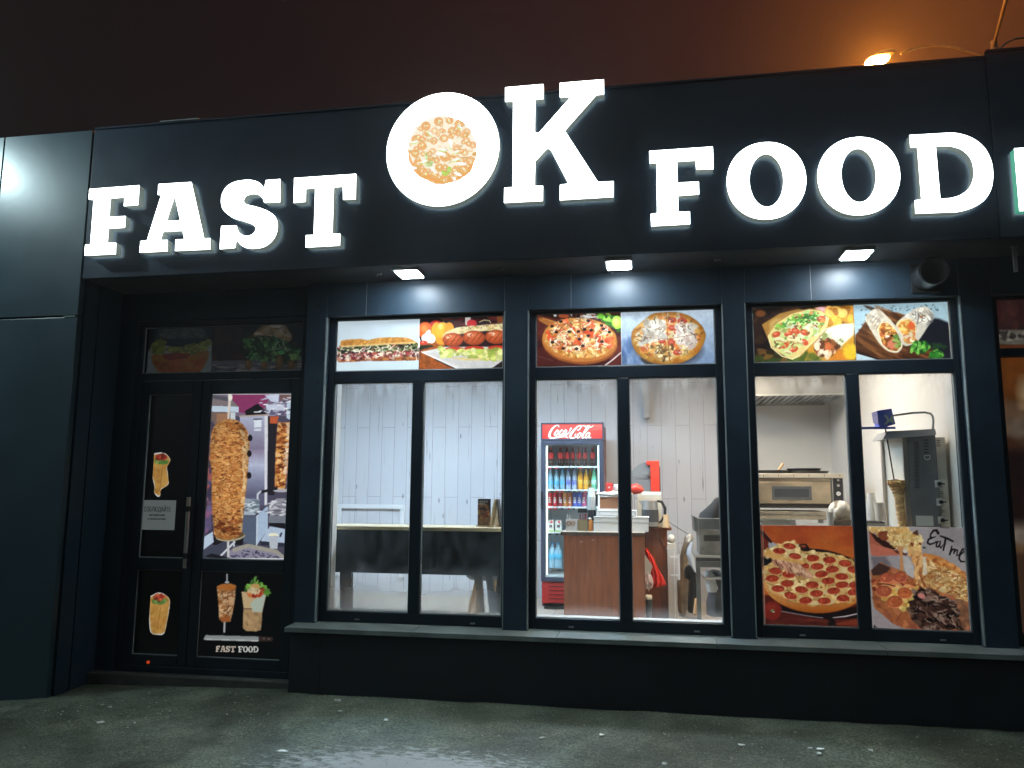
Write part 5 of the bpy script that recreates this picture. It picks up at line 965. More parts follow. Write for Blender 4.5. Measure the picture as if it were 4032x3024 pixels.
# ceiling panels
CLED=mat('cool_ceiling_panel',(.9,.9,.9),.4,em=(.55,.75,1.0),es=70)
WLED=mat('warm_ceiling_panel',(.9,.9,.9),.4,em=(1.0,.87,.76),es=31)
WLED3=mat('warmer_ceiling_panel',(.9,.9,.9),.4,em=(1.0,.80,.62),es=40)
WLED2=mat('dim_warm_panel',(.9,.9,.9),.4,em=(1.0,.90,.78),es=9)
for i,(x,y,mt,lb) in enumerate(((-3.3,1.9,CLED,'cool white ceiling panel at the door end of the room'),(-2.0,1.9,CLED,'cool white ceiling panel above the bar shelf side'),(-.7,1.7,CLED,'cool white ceiling panel above the counter'),(.45,1.9,WLED3,'warm ceiling panel between counter and kitchen'),(1.12,1.45,WLED,'warm ceiling panel above the oven'),(1.0,.62,WLED2,'warm ceiling panel close behind the kitchen window'))):
    t=thing('ceiling_lamp',lb,'lamp',(x,y,ZC),'ceiling panels of the shop')
    m=MB(); frame_rects(m,x-.31,x+.31,y-.31,y+.31,.02,-.03,0); m.v=[(q[0],q[2],ZC-.001+q[1]) for q in m.v]; m.build('frame',WHITE,t)
    MB().box(x-.289,x+.289,y-.289,y+.289,ZC-.022,ZC-.004).build('diffuser',mt,t)
# ---- bar shelf behind the first window
BARB=mat('black_bar_panel',(.010,.011,.013),.45,noise=.3,nscale=5)
zt=at(1500,2073,.3)[1]
bar=thing('bar_shelf','long black bar table with a pale wood top behind the first window','bar table',(-1.8,.5,ZF))
bx0_,bx1_=-2.95,-1.045
MB().box(bx0_,bx1_,.30,.72,zt-.028,zt).build('top',WOODL,bar,bev=.003)
MB().box(bx0_+.01,bx1_-.005,.32,.345,.825,zt-.0285).build('front_panel',BARB,bar)
for a,b,c,d in ((-2.36,.835,-2.34,ZF),(-1.30,.83,-1.255,.30),(-1.215,.83,-1.145,.30),(-1.115,.83,-1.19,.30)):
    m=MB(); y=.40 if a<-2 else .42; wd=.045 if a<-2 else .026
    m.hexa([(c-wd,y-.02,d),(c+wd,y-.02,d),(c+wd,y+.03,d),(c-wd,y+.03,d)],[(a-wd,y-.02,b),(a+wd,y-.02,b),(a+wd,y+.03,b),(a-wd,y+.03,b)]); 
    m.build('leg',BARB,bar)
m=MB(); m.box(-1.32,-1.10,.40,.45,ZF,.30); m.build('foot',BARB,bar)
# menu stands
def mpic(x0,x1,y0,y1,seed):
    p=Pic(1250,1790,850/1986,x0,y0,x1,y1,(30,26,30),4,seed); p.scat(90,[(x0,y0+60),(x1,y0+60),(x1,y1),(x0,y1)],[(70,40,30),(120,80,50),(40,30,34),(160,110,60),(90,60,50),(24,22,28)],(6,18),(1,2)); p.scat(50,[(x0,(y0+y1)/2),(x1,(y0+y1)/2),(x1,y1),(x0,y1)],[(180,140,80),(140,70,50),(110,90,60)],(6,16),(1,2.4)); p.scat(30,[(x0,y1-60),(x1,y1-60),(x1,y1),(x0,y1)],[(190,150,90),(120,90,60)],(6,14),(1,2))
    for k in (0,1):
        for q in range(9-k*3): p.line([(x0+18+q*10,y0+22+k*20),(x0+18+q*10+(4 if q%2 else -1),y0+34+k*20)],5,(206,206,200))
    p.line([(x0+2,y0+2),(x1-2,y0+2),(x1-2,y1-2),(x0+2,y1-2),(x0+2,y0+2)],7,(52,50,54)); return p
ys=.55; kx=850/1986
a=at(1250+1472*kx,1790+642*kx,ys); b=at(1250+1592*kx,1790+408*kx,ys)
t=thing('menu_stand','small black picture menu standing upright on the bar shelf','menu stand',((a[0]+b[0])/2,ys,zt),'menus on the bar shelf')
MB().box(a[0],b[0],ys+.0035,ys+.012,zt+.012,b[1]).build('board',BLACK,t)
q=filmmesh(mpic(1466,1598,404,646,21),a[0]+.002,b[0]-.002,zt+.014,b[1]-.002,ys,vcmat('menu_print',.8,.12),'picture',t); q.location-=t.location
MB().box(a[0]-.005,b[0]+.008,ys-.035,ys+.05,zt+.0008,zt+.0115).build('foot',WOODH,t)
c0=at(1250+1590*kx,1790+645*kx,.52)[0]; c1=at(1250+1690*kx,1790+645*kx,.52)[0]; ct=at(1250+1650*kx,1790+410*kx,.52)
t=thing('menu_stand','tent shaped menu with a wooden edge beside the picture menu on the bar shelf','menu stand',((c0+c1)/2,.52,zt),'menus on the bar shelf')
m=MB(); m.hexa([(c0,.47,zt+.001),(c0+.018,.47,zt+.001),(c0+.018,.60,zt+.001),(c0,.60,zt+.001)],[(ct[0]-.012,.47,ct[1]),(ct[0]+.003,.47,ct[1]),(ct[0]+.003,.60,ct[1]),(ct[0]-.012,.60,ct[1])]); m.build('wooden_side',WOODL,t)
m=MB(); m.hexa([(c1-.006,.48,zt+.001),(c1,.48,zt+.001),(c1,.60,zt+.001),(c1-.006,.60,zt+.001)],[(ct[0]+.0045,.48,ct[1]),(ct[0]+.0105,.48,ct[1]),(ct[0]+.0105,.60,ct[1]),(ct[0]+.0045,.60,ct[1])]); m.build('menu_sheet',BLACK,t)
bx_,bz_=at(1965,1985,.66)
t=thing('sanitizer_bottle','white pump bottle half hidden behind the tent menu on the bar shelf','bottle',(bx_,.66,zt))
m=MB(); m.lathe([(.0,.001),(.032,.001),(.034,.01),(.034,.09),(.028,.115),(.012,.135),(.012,.15)],bx_,.66,zt); m.build('body',WPLAS,t,smooth=True)
m=MB(); m.cyl((bx_,.66,zt+.1505),(bx_,.66,zt+.17),.013,n=12); m.box(bx_-.03,bx_+.008,.653,.667,zt+.1705,zt+.18); m.build('pump',WPLAS,t)
# stool
sx_,sz_=at(1250+1560*kx,1790+1110*kx,1.05)
t=thing('bar_stool','round dark seat stool with splayed wooden legs under the bar shelf','stool',(sx_,1.05,ZF))
m=MB(); m.lathe([(0.001,-.03),(.15,-.03),(.175,-.01),(.175,.015),(.15,.03),(.001,.035)],sx_,1.05,sz_,24); m.build('seat',mat('grey_seat',(.07,.08,.09),.5),t,smooth=True)
for dx,dy in ((-.1,-.1),(.1,-.1),(-.1,.1),(.1,.1)): m=MB(); m.cyl((sx_+dx*1.7,1.05+dy*1.7,ZF),(sx_+dx*.7,1.05+dy*.7,sz_-.03),.015,.02,10); m.build('leg',WOODH,t,smooth=True)
m=MB(); m.tube([(sx_+.13*math.cos(a_),1.05+.13*math.sin(a_),ZF+.2) for a_ in [6.283*i/20 for i in range(21)]],.008,6); m.build('foot_ring',DKMET,t,smooth=True)
# slim white frame on the wall behind the bar
a=at(1326,1985,3.85); b=at(1592,1987,3.85); zlo=at(1592,2075,3.85)[1]
m=MB(); m.box(a[0],b[0],3.86,3.899,a[1]-.05,a[1]); m.box(b[0]-.05,b[0],3.86,3.899,.4,a[1]-.0501); m.box(a[0],a[0]+.05,3.86,3.899,.4,a[1]-.0501)
tag(m.build('wall_frame',WHITE),'slim white frame on the plank wall behind the bar shelf','frame')
# dark beam end on the wall
x0,z0=at(2527,1510,3.8); x1,z1=at(2556,1648,3.8)
t=thing('air_duct','narrow grey box duct ending on the plank wall above the red warmer','duct',((x0+x1)/2,3.8,z1))
m=MB(); m.hexa([(x1-.055,3.72,z1),(x1+.002,3.72,z1),(x1+.002,3.895,z1),(x1-.055,3.895,z1)],[(x0-.01,3.72,ZC-.002),(x1,3.72,ZC-.002),(x1,3.895,ZC-.002),(x0-.01,3.895,ZC-.002)]); m.build('casing',mat('grey_duct',(.32,.30,.28),.6),t)
# ------------------------------------------------------------------ drinks fridge
YFR=3.0
FRED=mat('fridge_red',(.42,.018,.016),.4)
FNAVY=mat('fridge_frame_navy',(.045,.055,.085),.4)
fx0,fz1=at(2131,1666,YFR); fx1=at(2377,1700,YFR)[0]; zq=lambda py:at(2250,py,YFR)[1]
fr=thing('drinks_fridge','tall red drinks fridge with a glass door and lit script header behind the counter','fridge',((fx0+fx1)/2,YFR+.3,ZF))
SIDE=mat('fridge_side_maroon',(.20,.075,.075),.5)
yb=3.62
zt_=zq(1740); zb_=zq(2268)
m=MB(); m.box(fx0+.008,fx0+.03,YFR+.03,yb,ZF+.03,fz1-.02); m.box(fx1-.03,fx1-.008,YFR+.03,yb,ZF+.03,fz1-.02); m.box(fx0+.03,fx1-.03,yb-.03,yb,ZF+.03,fz1-.02)
m.build('body',SIDE,fr)
LINER=mat('fridge_liner',(.60,.64,.68),.5)
m=MB(); m.box(fx0+.031,fx1-.031,yb-.05,yb-.031,zb_,zt_); m.box(fx0+.031,fx0+.05,YFR+.05,yb-.0501,zb_,zt_); m.box(fx1-.05,fx1-.031,YFR+.05,yb-.0501,zb_,zt_); m.box(fx0+.031,fx1-.031,YFR+.05,yb-.031,zt_,zt_+.02); m.box(fx0+.031,fx1-.031,YFR+.05,yb-.031,zb_-.02,zb_); m.build('liner',LINER,fr)
m=MB(); frame_rects(m,fx0,fx1,zq(1733),fz1,.014,YFR-.03,YFR+.1); m.box(fx0+.014,fx1-.014,YFR+.06,YFR+.1,zq(1733)+.014,fz1-.014); m.build('header_box',FNAVY,fr)
# header print with the script
p=Pic(2100,1600,600/2212,118,248,1012,498,(206,52,44),4,30); p.grad((226,84,74),(206,44,38)); p.ell(520,380,420,170,(222,76,66),0,1.2,.6); p.poly([(560,258),(1005,258),(1005,300),(800,300)],(228,120,110),.6,14); p.poly([(760,318),(1005,312),(1005,340),(860,345)],(206,120,116),.5,8)
WH=(255,252,250)
def script(dx,dy,c,k=1.0):
    for P,wd in (([(372,300),(366,278),(345,274),(310,290),(270,330),(240,385),(232,430),(250,458),(290,462),(330,450),(370,432)],[10,14,16,20,26,32,34,30,24,18,12]),
      ([(345,345),(325,372),(305,405),(312,425),(335,420),(358,390),(365,360),(350,342)],[16,22,22,16,14,16,20,16]),([(362,362),(385,372)],[10,8]),
      ([(425,352),(415,342),(395,360),(372,400),(380,418),(405,410),(430,385)],[16,18,20,22,18,14,10]),
      ([(485,352),(470,342),(445,365),(430,405),(440,418),(462,400),(485,360),(470,405),(482,415),(510,390),(530,360)],[14,18,20,20,16,14,16,20,16,14,10]),
      ([(548,318),(534,340)],[22,22]),
      ([(640,345),(662,342),(690,305),(690,282),(672,280),(640,295),(590,345),(548,400),(530,440),(550,462),(590,458),(620,440)],[14,16,18,16,16,22,30,34,32,26,20,12]),
      ([(620,395),(600,420),(620,440)],[10,10,10]),
      ([(672,385),(650,408),(632,440),(645,460),(668,450),(690,415),(692,390),(675,382)],[16,22,22,16,14,16,20,16]),([(690,400),(715,405)],[10,8]),
      ([(715,425),(760,370),(800,320),(815,285),(800,280),(775,300),(745,360),(712,430),(715,462),(740,450)],[12,14,16,18,18,20,24,26,20,12]),
      ([(820,385),(800,380),(770,405),(755,448),(770,462),(795,440),(820,395),(805,445),(815,458),(838,450)],[14,18,20,20,16,14,16,20,16,12]),
      ([(250,455),(300,462),(340,455),(400,440),(450,432),(480,440),(505,465)],[18,14,16,24,28,22,6]),
      ([(690,285),(730,282),(770,292),(800,305),(840,300),(880,276)],[8,14,20,20,14,6])):
        p.line([(x+dx,y+dy) for x,y in P],[q*k for q in wd],c)
script(8,7,(120,96,80),1.05); script(0,0,WH)
HDR=vcmat('lit_header_print',.4,1.0)
q=filmmesh(p,fx0+.0145,fx1-.0145,zq(1733)+.0145,fz1-.0145,YFR-.012,HDR,'header_sign',fr); q.location-=fr.location
m=MB(); frame_rects(m,fx0+.002,fx1-.002,zb_-.06,zq(1735),.045,YFR-.028,YFR+.02); 
door_f=m.build('door',FNAVY,fr,bev=.004)
MB().box(fx0+.047,fx1-.047,YFR-.012,YFR-.008,zb_-.014,zq(1735)-.046).build('glass',glassmat('fridge_glass',.05),door_f)
g=MB(); frame_rects(g,fx0+.0475,fx1-.0475,zb_-.0145,zq(1735)-.0455,.012,-.0,.018); g.v=[(a_,YFR+.001+b_,c_) for a_,b_,c_ in g.v]; g.build('seal',mat('pale_seal',(.75,.8,.8),.4),door_f)
g=MB(); hx_,h0=at(2131,1935,YFR-.05); g.box(fx0+.004,fx0+.022,YFR-.06,YFR-.0285,zq(2005),zq(1935)); g.build('handle',BLACK,door_f,bev=.003)
STRIP=mat('fridge_led_strip',(.9,.9,.9),.4,em=(.85,.97,1.0),es=6.5)
m=MB(); m.box(fx0+.0505,fx0+.066,YFR+.022,YFR+.04,zb_+.01,zt_-.02); m.build('led_strip',STRIP,fr)
m=MB(); m.box(fx1-.066,fx1-.0505,YFR+.022,YFR+.04,zb_+.01,zt_-.02); m.build('led_strip',STRIP,fr)
m=MB(); m.box(fx0+.01,fx1-.01,YFR-.012,YFR+.02,ZF+.065,zb_-.062); gr=m.build('grille',FRED,fr,bev=.01)
m=MB()
for k in range(6):
    z=zq(2293+16.4*k)
    m.box(fx0+.09,fx1-.09,YFR-.0165,YFR-.0125,z-.006,z+.004)
m.build('slot',mat('grille_slot',(.10,.008,.008),.6),gr)
MB().box(fx0+.03,fx1-.03,YFR+.03,yb,ZF+.002,ZF+.0295).build('base',BLACK,fr)
SHZ=[zq(1836),zq(1928),zq(1996),zq(2097),zq(2245)]
for z in SHZ[:4]:
    m=MB(); m.box(fx0+.068,fx1-.068,YFR+.06,yb-.052,z-.010,z-.002); m.box(fx0+.068,fx1-.068,YFR+.045,YFR+.0595,z-.014,z+.004); s_=m.build('shelf',mat('shelf_white',(.74,.78,.78),.4),fr)
    m=MB()
    rn=random.Random(int(z*100))
    x=fx0+.08
    while x<fx1-.13:
        w_=rn.uniform(.022,.034); m.k=rn.choice((0,0,1)); m.box(x,x+w_,YFR+.0405,YFR+.0445,z-.030,z-.0145); x+=w_+rn.uniform(.012,.05)
    m.build('price_tag',[mat('dark_tag',(.03,.03,.035),.5),mat('red_tag',(.5,.04,.04),.5)],s_)
m=MB(); m.tube([(fx0+.075,YFR+.05,SHZ[0]+.05),(fx1-.075,YFR+.05,SHZ[0]+.05)],.0022,6); m.tube([(fx0+.075,YFR+.05,SHZ[1]+.085),(fx1-.075,YFR+.05,SHZ[1]+.085)],.0022,6); m.build('wire_guard',STEEL,fr)
# bottles, cans, cartons: each one a thing
ORD=['first','second','third','fourth','fifth','sixth','seventh','eighth']
BOT=[(.0,.0),(.9,.0),(1,.02),(1,.20),(.93,.30),(1,.40),(1,.56),(.92,.66),(.55,.82),(.36,.88),(.36,.92)]
def bottle(kind,lab,x,y,z,h,r,mb,mc,ml,lz,group):
    t=thing(kind,lab,'bottle',(x,y,z),group)
    MB().lathe([(max(.0005,a*r),b*h) for a,b in BOT],x,y,z,16).build('body',mb,t,smooth=True)
    MB().lathe([(.0005,.921*h),(r*.42,.921*h),(r*.42,h),(.0005,h)],x,y,z,14).build('cap',mc,t,smooth=True)
    MB().lathe([(r*1.015,lz[0]*h),(r*1.03,lz[0]*h+.001),(r*1.03,lz[1]*h),(r*1.015,lz[1]*h+.001)],x,y,z,16).build('label',ml,t,smooth=True)
    return t
fzx=lambda q:2100+q*600/2212
COLA=mat('dark_cola',(.035,.016,.014),.12); CRED=mat('cola_label',(.55,.03,.03),.4); CAPR=mat('red_cap',(.5,.03,.03),.4)
WATB=mat('blue_water_bottle',(.30,.52,.70),.12,spec=.7); CAPB=mat('blue_cap',(.10,.32,.62),.4); LABB=mat('sky_label',(.12,.52,.80),.4)
WAT2=mat('violet_water_bottle',(.40,.48,.66),.12,spec=.7); LAB2=mat('violet_label',(.16,.20,.62),.4); CAP2=mat('violet_cap',(.14,.14,.55),.4)
ORJ=mat('orange_juice',(.78,.36,.02),.2); CAPO=mat('orange_cap',(.70,.32,.10),.4); LABO=mat('orange_label',(.85,.48,.05),.4)
GRN=mat('green_bottle',(.22,.66,.42),.15); LABG=mat('green_label',(.55,.85,.7),.4); CAPG=mat('green_cap',(.2,.6,.4),.4)
yy=YFR+.16
for i,q in enumerate((250,390,490,570,660,750,860)):
    x=at(fzx(q+(6 if i<2 else 0)),1800,yy)[0]; h=SHZ[0]; hh=at(2250,1600+(598 if i>1 else 600)*.2712,yy)[1]-h
    bottle('cola_bottle','dark cola bottle, %s from the left on the top fridge shelf'%ORD[i],x,yy,h,hh,.026 if i>1 else .032,COLA,CAPR,CRED,(.42,.74),'cola bottles on the top fridge shelf')
for i,(q,mb,mc,ml,kd,ad) in enumerate(((250,WATB,CAPB,LABB,'water_bottle','clear blue water bottle'),(338,WATB,CAPB,LABB,'water_bottle','clear blue water bottle'),(422,WATB,CAPB,LABB,'water_bottle','clear blue water bottle'),(510,WAT2,CAP2,LAB2,'water_bottle','violet labelled water bottle'),(597,WAT2,CAP2,LAB2,'water_bottle','violet labelled water bottle'),(680,ORJ,CAPO,LABO,'juice_bottle','orange juice bottle'),(762,ORJ,CAPO,LABO,'juice_bottle','orange juice bottle'),(826,ORJ,CAPO,LABO,'juice_bottle','orange juice bottle'),(880,GRN,CAPG,LABG,'soda_bottle','pale green soda bottle'))):
    yb_=yy if i!=7 else yy+.09
    x=at(fzx(q),1880,yb_)[0]; h=SHZ[1]; hh=at(2250,1600+905*.2712,yy)[1]-h
    bottle(kd,'%s, %s from the left on the second fridge shelf'%(ad,(ORD+['ninth'])[i]),x,yb_,h,hh*(.98 if i<5 else 1.02),.028,mb,mc,ml,(.25,.44),'bottles on the second fridge shelf')
CANM=[mat('can_red',(.62,.03,.035),.3),mat('can_red2',(.55,.03,.05),.3),mat('can_maroon',(.36,.03,.05),.3),mat('can_orange',(.75,.30,.08),.3),mat('can_rust',(.55,.16,.07),.3),mat('can_blue',(.10,.13,.60),.3),mat('can_blue2',(.07,.12,.55),.3),mat('can_magenta',(.55,.10,.25),.3)]
cn=['bright red','red','maroon','orange','rust coloured','blue','deep blue','magenta']
CANW=mat('can_white_mark',(.80,.80,.80),.4)
for i,q in enumerate((243,318,393,465,535,605,670,738)):
    x=at(fzx(q),1960,yy)[0]; h=SHZ[2]; hh=at(2250,1600+1255*.2712,yy)[1]-h; r=.026
    t=thing('drink_can',cn[i]+' drink can, %s from the left on the third fridge shelf'%ORD[i],'can',(x,yy,h),'drink cans on the third fridge shelf')
    MB().lathe([(.0005,0),(r*.8,0),(r,.008),(r,hh-.012),(r*.85,hh),(.0005,hh)],x,yy,h,16).build('body',CANM[i],t,smooth=True)
    m=MB(); rn=random.Random(i); z=h+hh*.28
    for k in range(3): m.box(x-r*.55,x+r*rn.uniform(.1,.6),yy-r-.002,yy-r*.75,z+k*hh*.15,z+k*hh*.15+hh*.09)
    m.build('mark',CANW,t); MB().lathe([(.0005,hh+.0005),(r*.8,hh+.0005),(r*.8,hh+.004),(.0005,hh+.004)],x,yy,h,14).build('lid',STEEL,t)
for i,q in enumerate((258,368)):
    x=at(fzx(q),2060,yy)[0]; h=SHZ[3]; hh=at(2250,2000+175*.2712,yy)[1]-h; r=.034
    t=thing('milk_carton','white gable top carton with a red cap, %s on the fourth fridge shelf'%('left' if i==0 else 'right'),'carton',(x,yy,h),'cartons on the fourth fridge shelf')
    m=MB(); m.box(x-r,x+r,yy-r,yy+r,h,h+hh*.72); m.add([(x-r,yy-r,h+hh*.72),(x+r,yy-r,h+hh*.72),(x+r,yy+r,h+hh*.72),(x-r,yy+r,h+hh*.72),(x-r,yy,h+hh),(x+r,yy,h+hh)],[(0,1,5,4),(2,3,4,5),(0,4,3),(1,2,5)]); m.build('body',WPLAS,t)
    m=MB(); m.cyl((x+.008,yy-.026,h+hh*.80),(x+.008,yy-.04,h+hh*.86),.014,n=12); m.build('cap',CAPR,t)
    m=MB(); m.box(x-.016,x+.016,yy-r-.0015,yy-r,h+hh*.35,h+hh*.58); m.k=1; m.box(x-r,x+r,yy-r-.0012,yy-r,h,h+hh*.12); m.build('print',[mat('carton_print',(.12,.10,.12),.5),mat('carton_green',(.35,.55,.15),.5)],t)
for i,q in enumerate((275,362)):
    x=at(fzx(q),2180,yy)[0]; h=SHZ[4]+.003; hh=at(2250,2000+505*.2712,yy)[1]-h
    bottle('large_water_bottle','large blue water bottle, %s one on the bottom fridge shelf'%('left' if i==0 else 'right'),x,yy,h,hh,.042,WATB,CAPB,LABB,(.36,.56),'large water bottles at the fridge bottom')
# ------------------------------------------------------------------ counter and what stands on it
YC=1.9
cx0,cz1=at(2207,2093,YC); cx1=at(2538,2090,YC)[0]
ct=thing('counter','brown laminate counter with a worn top edge in front of the drinks fridge','counter',((cx0+cx1)/2,YC+.35,ZF))
WOODE=mat('worn_dark_edge',(.075,.045,.03),.5,noise=.5,nscale=14)
MB().box(cx0+.03,cx1-.004,YC+.006,YC+.024,ZF,cz1-.0355).build('front_panel',WOODB,ct)
MB().box(cx0+.03,cx0+.05,YC+.025,YC+.68,ZF,cz1-.0355).build('side_panel',WOODB,ct)
MB().box(cx1-.024,cx1-.004,YC+.025,YC+.68,ZF,cz1-.0355).build('side_panel',WOODB,ct)
MB().box(cx0,cx1,YC,YC+.70,cz1-.035,cz1-.003).build('edge',WOODE,ct,bev=.003)
MB().box(cx0,cx1,YC+.0005,YC+.70,cz1-.0029,cz1).build('top',mat('pale_countertop',(.42,.37,.30),.35,noise=.2),ct)
for q,e in ((2290,2133),(2335,2126)):
    x,z=at(q,e,YC+.005); MB().box(x-.014,x+.012,YC+.0035,YC+.0058,z-.005,z+.004).build('chip',mat('raw_chipboard',(.42,.28,.18),.8),ct)
yc=2.6
sx0=at(2538,2100,yc)[0]; sx1=at(2629,2200,yc)[0]; sz1=at(2600,2076,yc)[1]
cb=thing('side_cabinet','tall brown side cabinet with a worn rounded top behind the counter','cabinet',((sx0+sx1)/2,yc+.2,ZF))
MB().box(sx0-.25,sx1,yc+.01,yc+.5,ZF,sz1-.0305).build('body',WOODB,cb)
MB().box(sx0-.26,at(2645,2080,yc)[0],yc-.01,yc+.52,sz1-.03,sz1).build('top',WOODB,cb,bev=.008)
# things on the counter (y measured a little behind the front edge)
kz=lambda q,e,y:at(2100+q*.27125,e,y)
def Q(zx,zy,y,oy=2000): return at(2100+zx*600/2212,oy+zy*600/2212,y)
ZCT=cz1+.0005
y=2.05
a=Q(470,290,y); b=Q(640,165,y)
t=thing('napkin_box','grey cardboard napkin box printed with brown rings at the counter end','box',((a[0]+b[0])/2,y,ZCT))
MB().box(a[0],b[0],y,y+.12,ZCT,b[1]).build('body',mat('grey_card',(.36,.34,.31),.7),t)
m=MB(); 
for q,e,r1,r2 in ((515,225,.024,.016),(575,225,.021,.014)):
    x,z=Q(q,e,y-.001); 
    m.prism(ring(x,z,r1,r1*.9,20),y-.0022,y-.0005,[ring(x,z,r2,r2*.85,20)])
m.build('ring_print',mat('brown_print',(.26,.11,.05),.7),t)
m=MB(); 
for k in range(5): x=a[0]+.012+k*.012; m.hexa([(x,y+.03,b[1]),(x+.008,y+.03,b[1]),(x+.008,y+.05,b[1]),(x,y+.05,b[1])],[(x+.012*k-.01,y+.02,b[1]+.04),(x+.012*k,y+.02,b[1]+.045),(x+.012*k,y+.06,b[1]+.045),(x+.012*k-.01,y+.06,b[1]+.04)])
m.build('napkins',[mat('mixed_napkins',(.55,.56,.56),.8,noise=.7,nscale=40)],t)
a=Q(650,296,y); b=Q(778,10,y)
t=thing('stick_holder','olive holder with red wrapped sticks and a black lid beside the napkin box','holder',((a[0]+b[0])/2,y,ZCT))
hm=b[1]-ZCT; MB().box(a[0],b[0],y,y+.045,ZCT,ZCT+hm*.5).build('base',mat('olive_card',(.17,.13,.06),.6),t)
m=MB(); rn=random.Random(4)
for k in range(14): x=a[0]+.003+(b[0]-a[0]-.008)*rn.random(); yy_=y+.004+.034*rn.random(); m.box(x,x+.004,yy_,yy_+.004,ZCT+hm*.5,ZCT+hm*rn.uniform(.76,.81))
m.build('sticks',mat('red_sticks',(.34,.06,.08),.5,noise=.6,nscale=60),t); MB().box(a[0]-.001,b[0]+.001,y-.001,y+.046,ZCT+hm*.815,ZCT+hm).build('lid',BLACK,t)
a=Q(785,292,y); b=Q(872,165,y); cxm=(a[0]+b[0])/2
t=thing('sauce_jar','small orange jar with a white tissue on top between the holder and the boxes','jar',(cxm,y+.02,ZCT)); hm=b[1]-ZCT
m=MB(); m.lathe([(.0005,0),(.020,0),(.023,hm*.2),(.023,hm*.75),(.016,hm*.95),(.0005,hm)],cxm,y+.02,ZCT); m.build('body',mat('orange_jar',(.50,.18,.04),.3),t,smooth=True)
m=MB(); m.blob(cxm-.004,y+.02,ZCT+hm+.006,.017,.017,.008,3,.25); m.build('tissue',WPLAS,t,smooth=True)
y=2.2
a=Q(845,130,y); zb2=at(2330,2000+30*.271,y)[1]; zt2=at(2330,1600+1180*.271,y)[1]; zm=at(2330,1600+1530*.271,y)[1]
t=thing('cup_stack','tall stack of translucent plastic cups upside down on a black stand','cup stack',(a[0],y,ZCT))
MB().lathe([(.0005,0),(.040,0),(.040,zb2-ZCT),(.0005,zb2-ZCT)],a[0],y,ZCT,20).build('stand',BLACK,t,smooth=True)
CUP=mat('clear_cup',(.60,.63,.62),.2,spec=.7); h0=zb2+.001; n=14; hm=(zt2-h0)*.62
m=MB()
prof=[(.0005,0),(.042,0)]
for k in range(n): z=hm*k/n; prof+=[(.043,z+.001),(.043,z+.005),(.040,z+.006),(.039,z+hm/n)]
prof+=[(.037,hm),(.029,zt2-h0),(.0005,zt2-h0)]
m.lathe(prof,a[0],y,h0,20); m.build('cups',CUP,t)
# flat white pizza boxes
def pbox(lab,zx0,zx1,zt_y,zb_y,y,oy,dep):
    a=Q(zx0,zb_y,y,oy); b=Q(zx1,zt_y,y,oy)
    return a,b
y=2.03; a=Q(875,290,y); b=Q(1672,205,y); c=Q(1672,135,y)
for k,(z0,z1,lab) in enumerate(((ZCT,b[1],'lower flat white pizza box at the bottom of the pile on the counter'),(b[1]+.001,c[1],'upper flat white pizza box lying on the lower one on the counter'))):
    t=thing('pizza_box',lab,'box',((a[0]+b[0])/2,y+.15,z0),'pizza boxes on the counter')
    xo=.002*k; m=MB(); m.box(a[0]+xo,b[0]+xo,y,y+.32,z0,z1-.006); m.build('tray',mat('white_card',(.60,.60,.57),.7,noise=.06),t); MB().box(a[0]+xo-.003,b[0]+xo+.003,y-.003,y+.323,z1-.0058,z1-.0005).build('lid',mat('white_card',(.6,.6,.57),.7),t)
ztop=c[1]
y=2.1; a=Q(915,1590,y,1600); b=Q(1500,1510,y,1600); zk=ztop+.001
t=thing('cash_printer','low white plastic till box with a recessed front lying on the pizza boxes','till',((a[0]+b[0])/2,y+.1,zk))
zt3=max(b[1],zk+.04); m=MB(); m.box(a[0],b[0],y,y+.22,zk,zt3); m.build('body',WPLAS,t,bev=.006); g=MB(); frame_rects(g,a[0]+.03,b[0]-.02,zk+.008,zt3-.008,.004,y-.002,y-.0003); g.build('groove',mat('grey_line',(.35,.35,.34),.5),t); MB().box(b[0]-.018,b[0]-.006,y-.0022,y-.0004,zk+.012,zt3-.01).build('button',mat('grey_button',(.45,.46,.46),.5),t)
y=2.15; a=Q(950,1500,y,1600); b=Q(1420,1300,y,1600); zk=zt3+.001
t=thing('display_box','white framed box with a brown front panel on top of the till','box',((a[0]+b[0])/2,y+.1,zk))
m=MB(); frame_rects(m,a[0],b[0],zk,b[1],.012,y,y+.2); m.box(a[0]+.012,b[0]-.012,y+.19,y+.2,zk+.012,b[1]-.012); m.build('frame',WPLAS,t); MB().box(a[0]+.0125,b[0]-.0125,y+.008,y+.02,zk+.0125,b[1]-.0125).build('panel',mat('brown_panel',(.30,.135,.065),.5),t)
ztop2=b[1]+.001
c=Q(1260,1190,y,1600); m=MB(); m.blob((a[0]+b[0])/2,y+.1,ztop2+.018,(b[0]-a[0])/2+.012,.13,.026,5,.16,20,8,-.017); m.v=[(q[0],q[1],max(q[2],ztop2)) for q in m.v]
tag(m.build('paper_bag_pile',mat('cream_paper',(.66,.62,.53),.8,noise=.15,nscale=20),smooth=True),'crumpled cream paper bags lying on the white framed box','paper bags')
a=Q(1050,1190,y+.06,1600); b=Q(1152,1110,y+.06,1600); zk=ztop2+.035
t=thing('red_packet','small red packet with a white mark lying on the paper bags','packet',((a[0]+b[0])/2,y+.08,zk)); MB().box(a[0],b[0],y+.05,y+.10,zk,b[1]).build('body',mat('packet_red',(.55,.04,.03),.5),t,bev=.006)
x,z=(a[0]+b[0])/2,(zk+b[1])/2; MB().prism(ring(x,z,.010,.009,18),y+.0475,y+.0494,[ring(x,z-.001,.005,.004,14)]).build('mark',WPLAS,t)
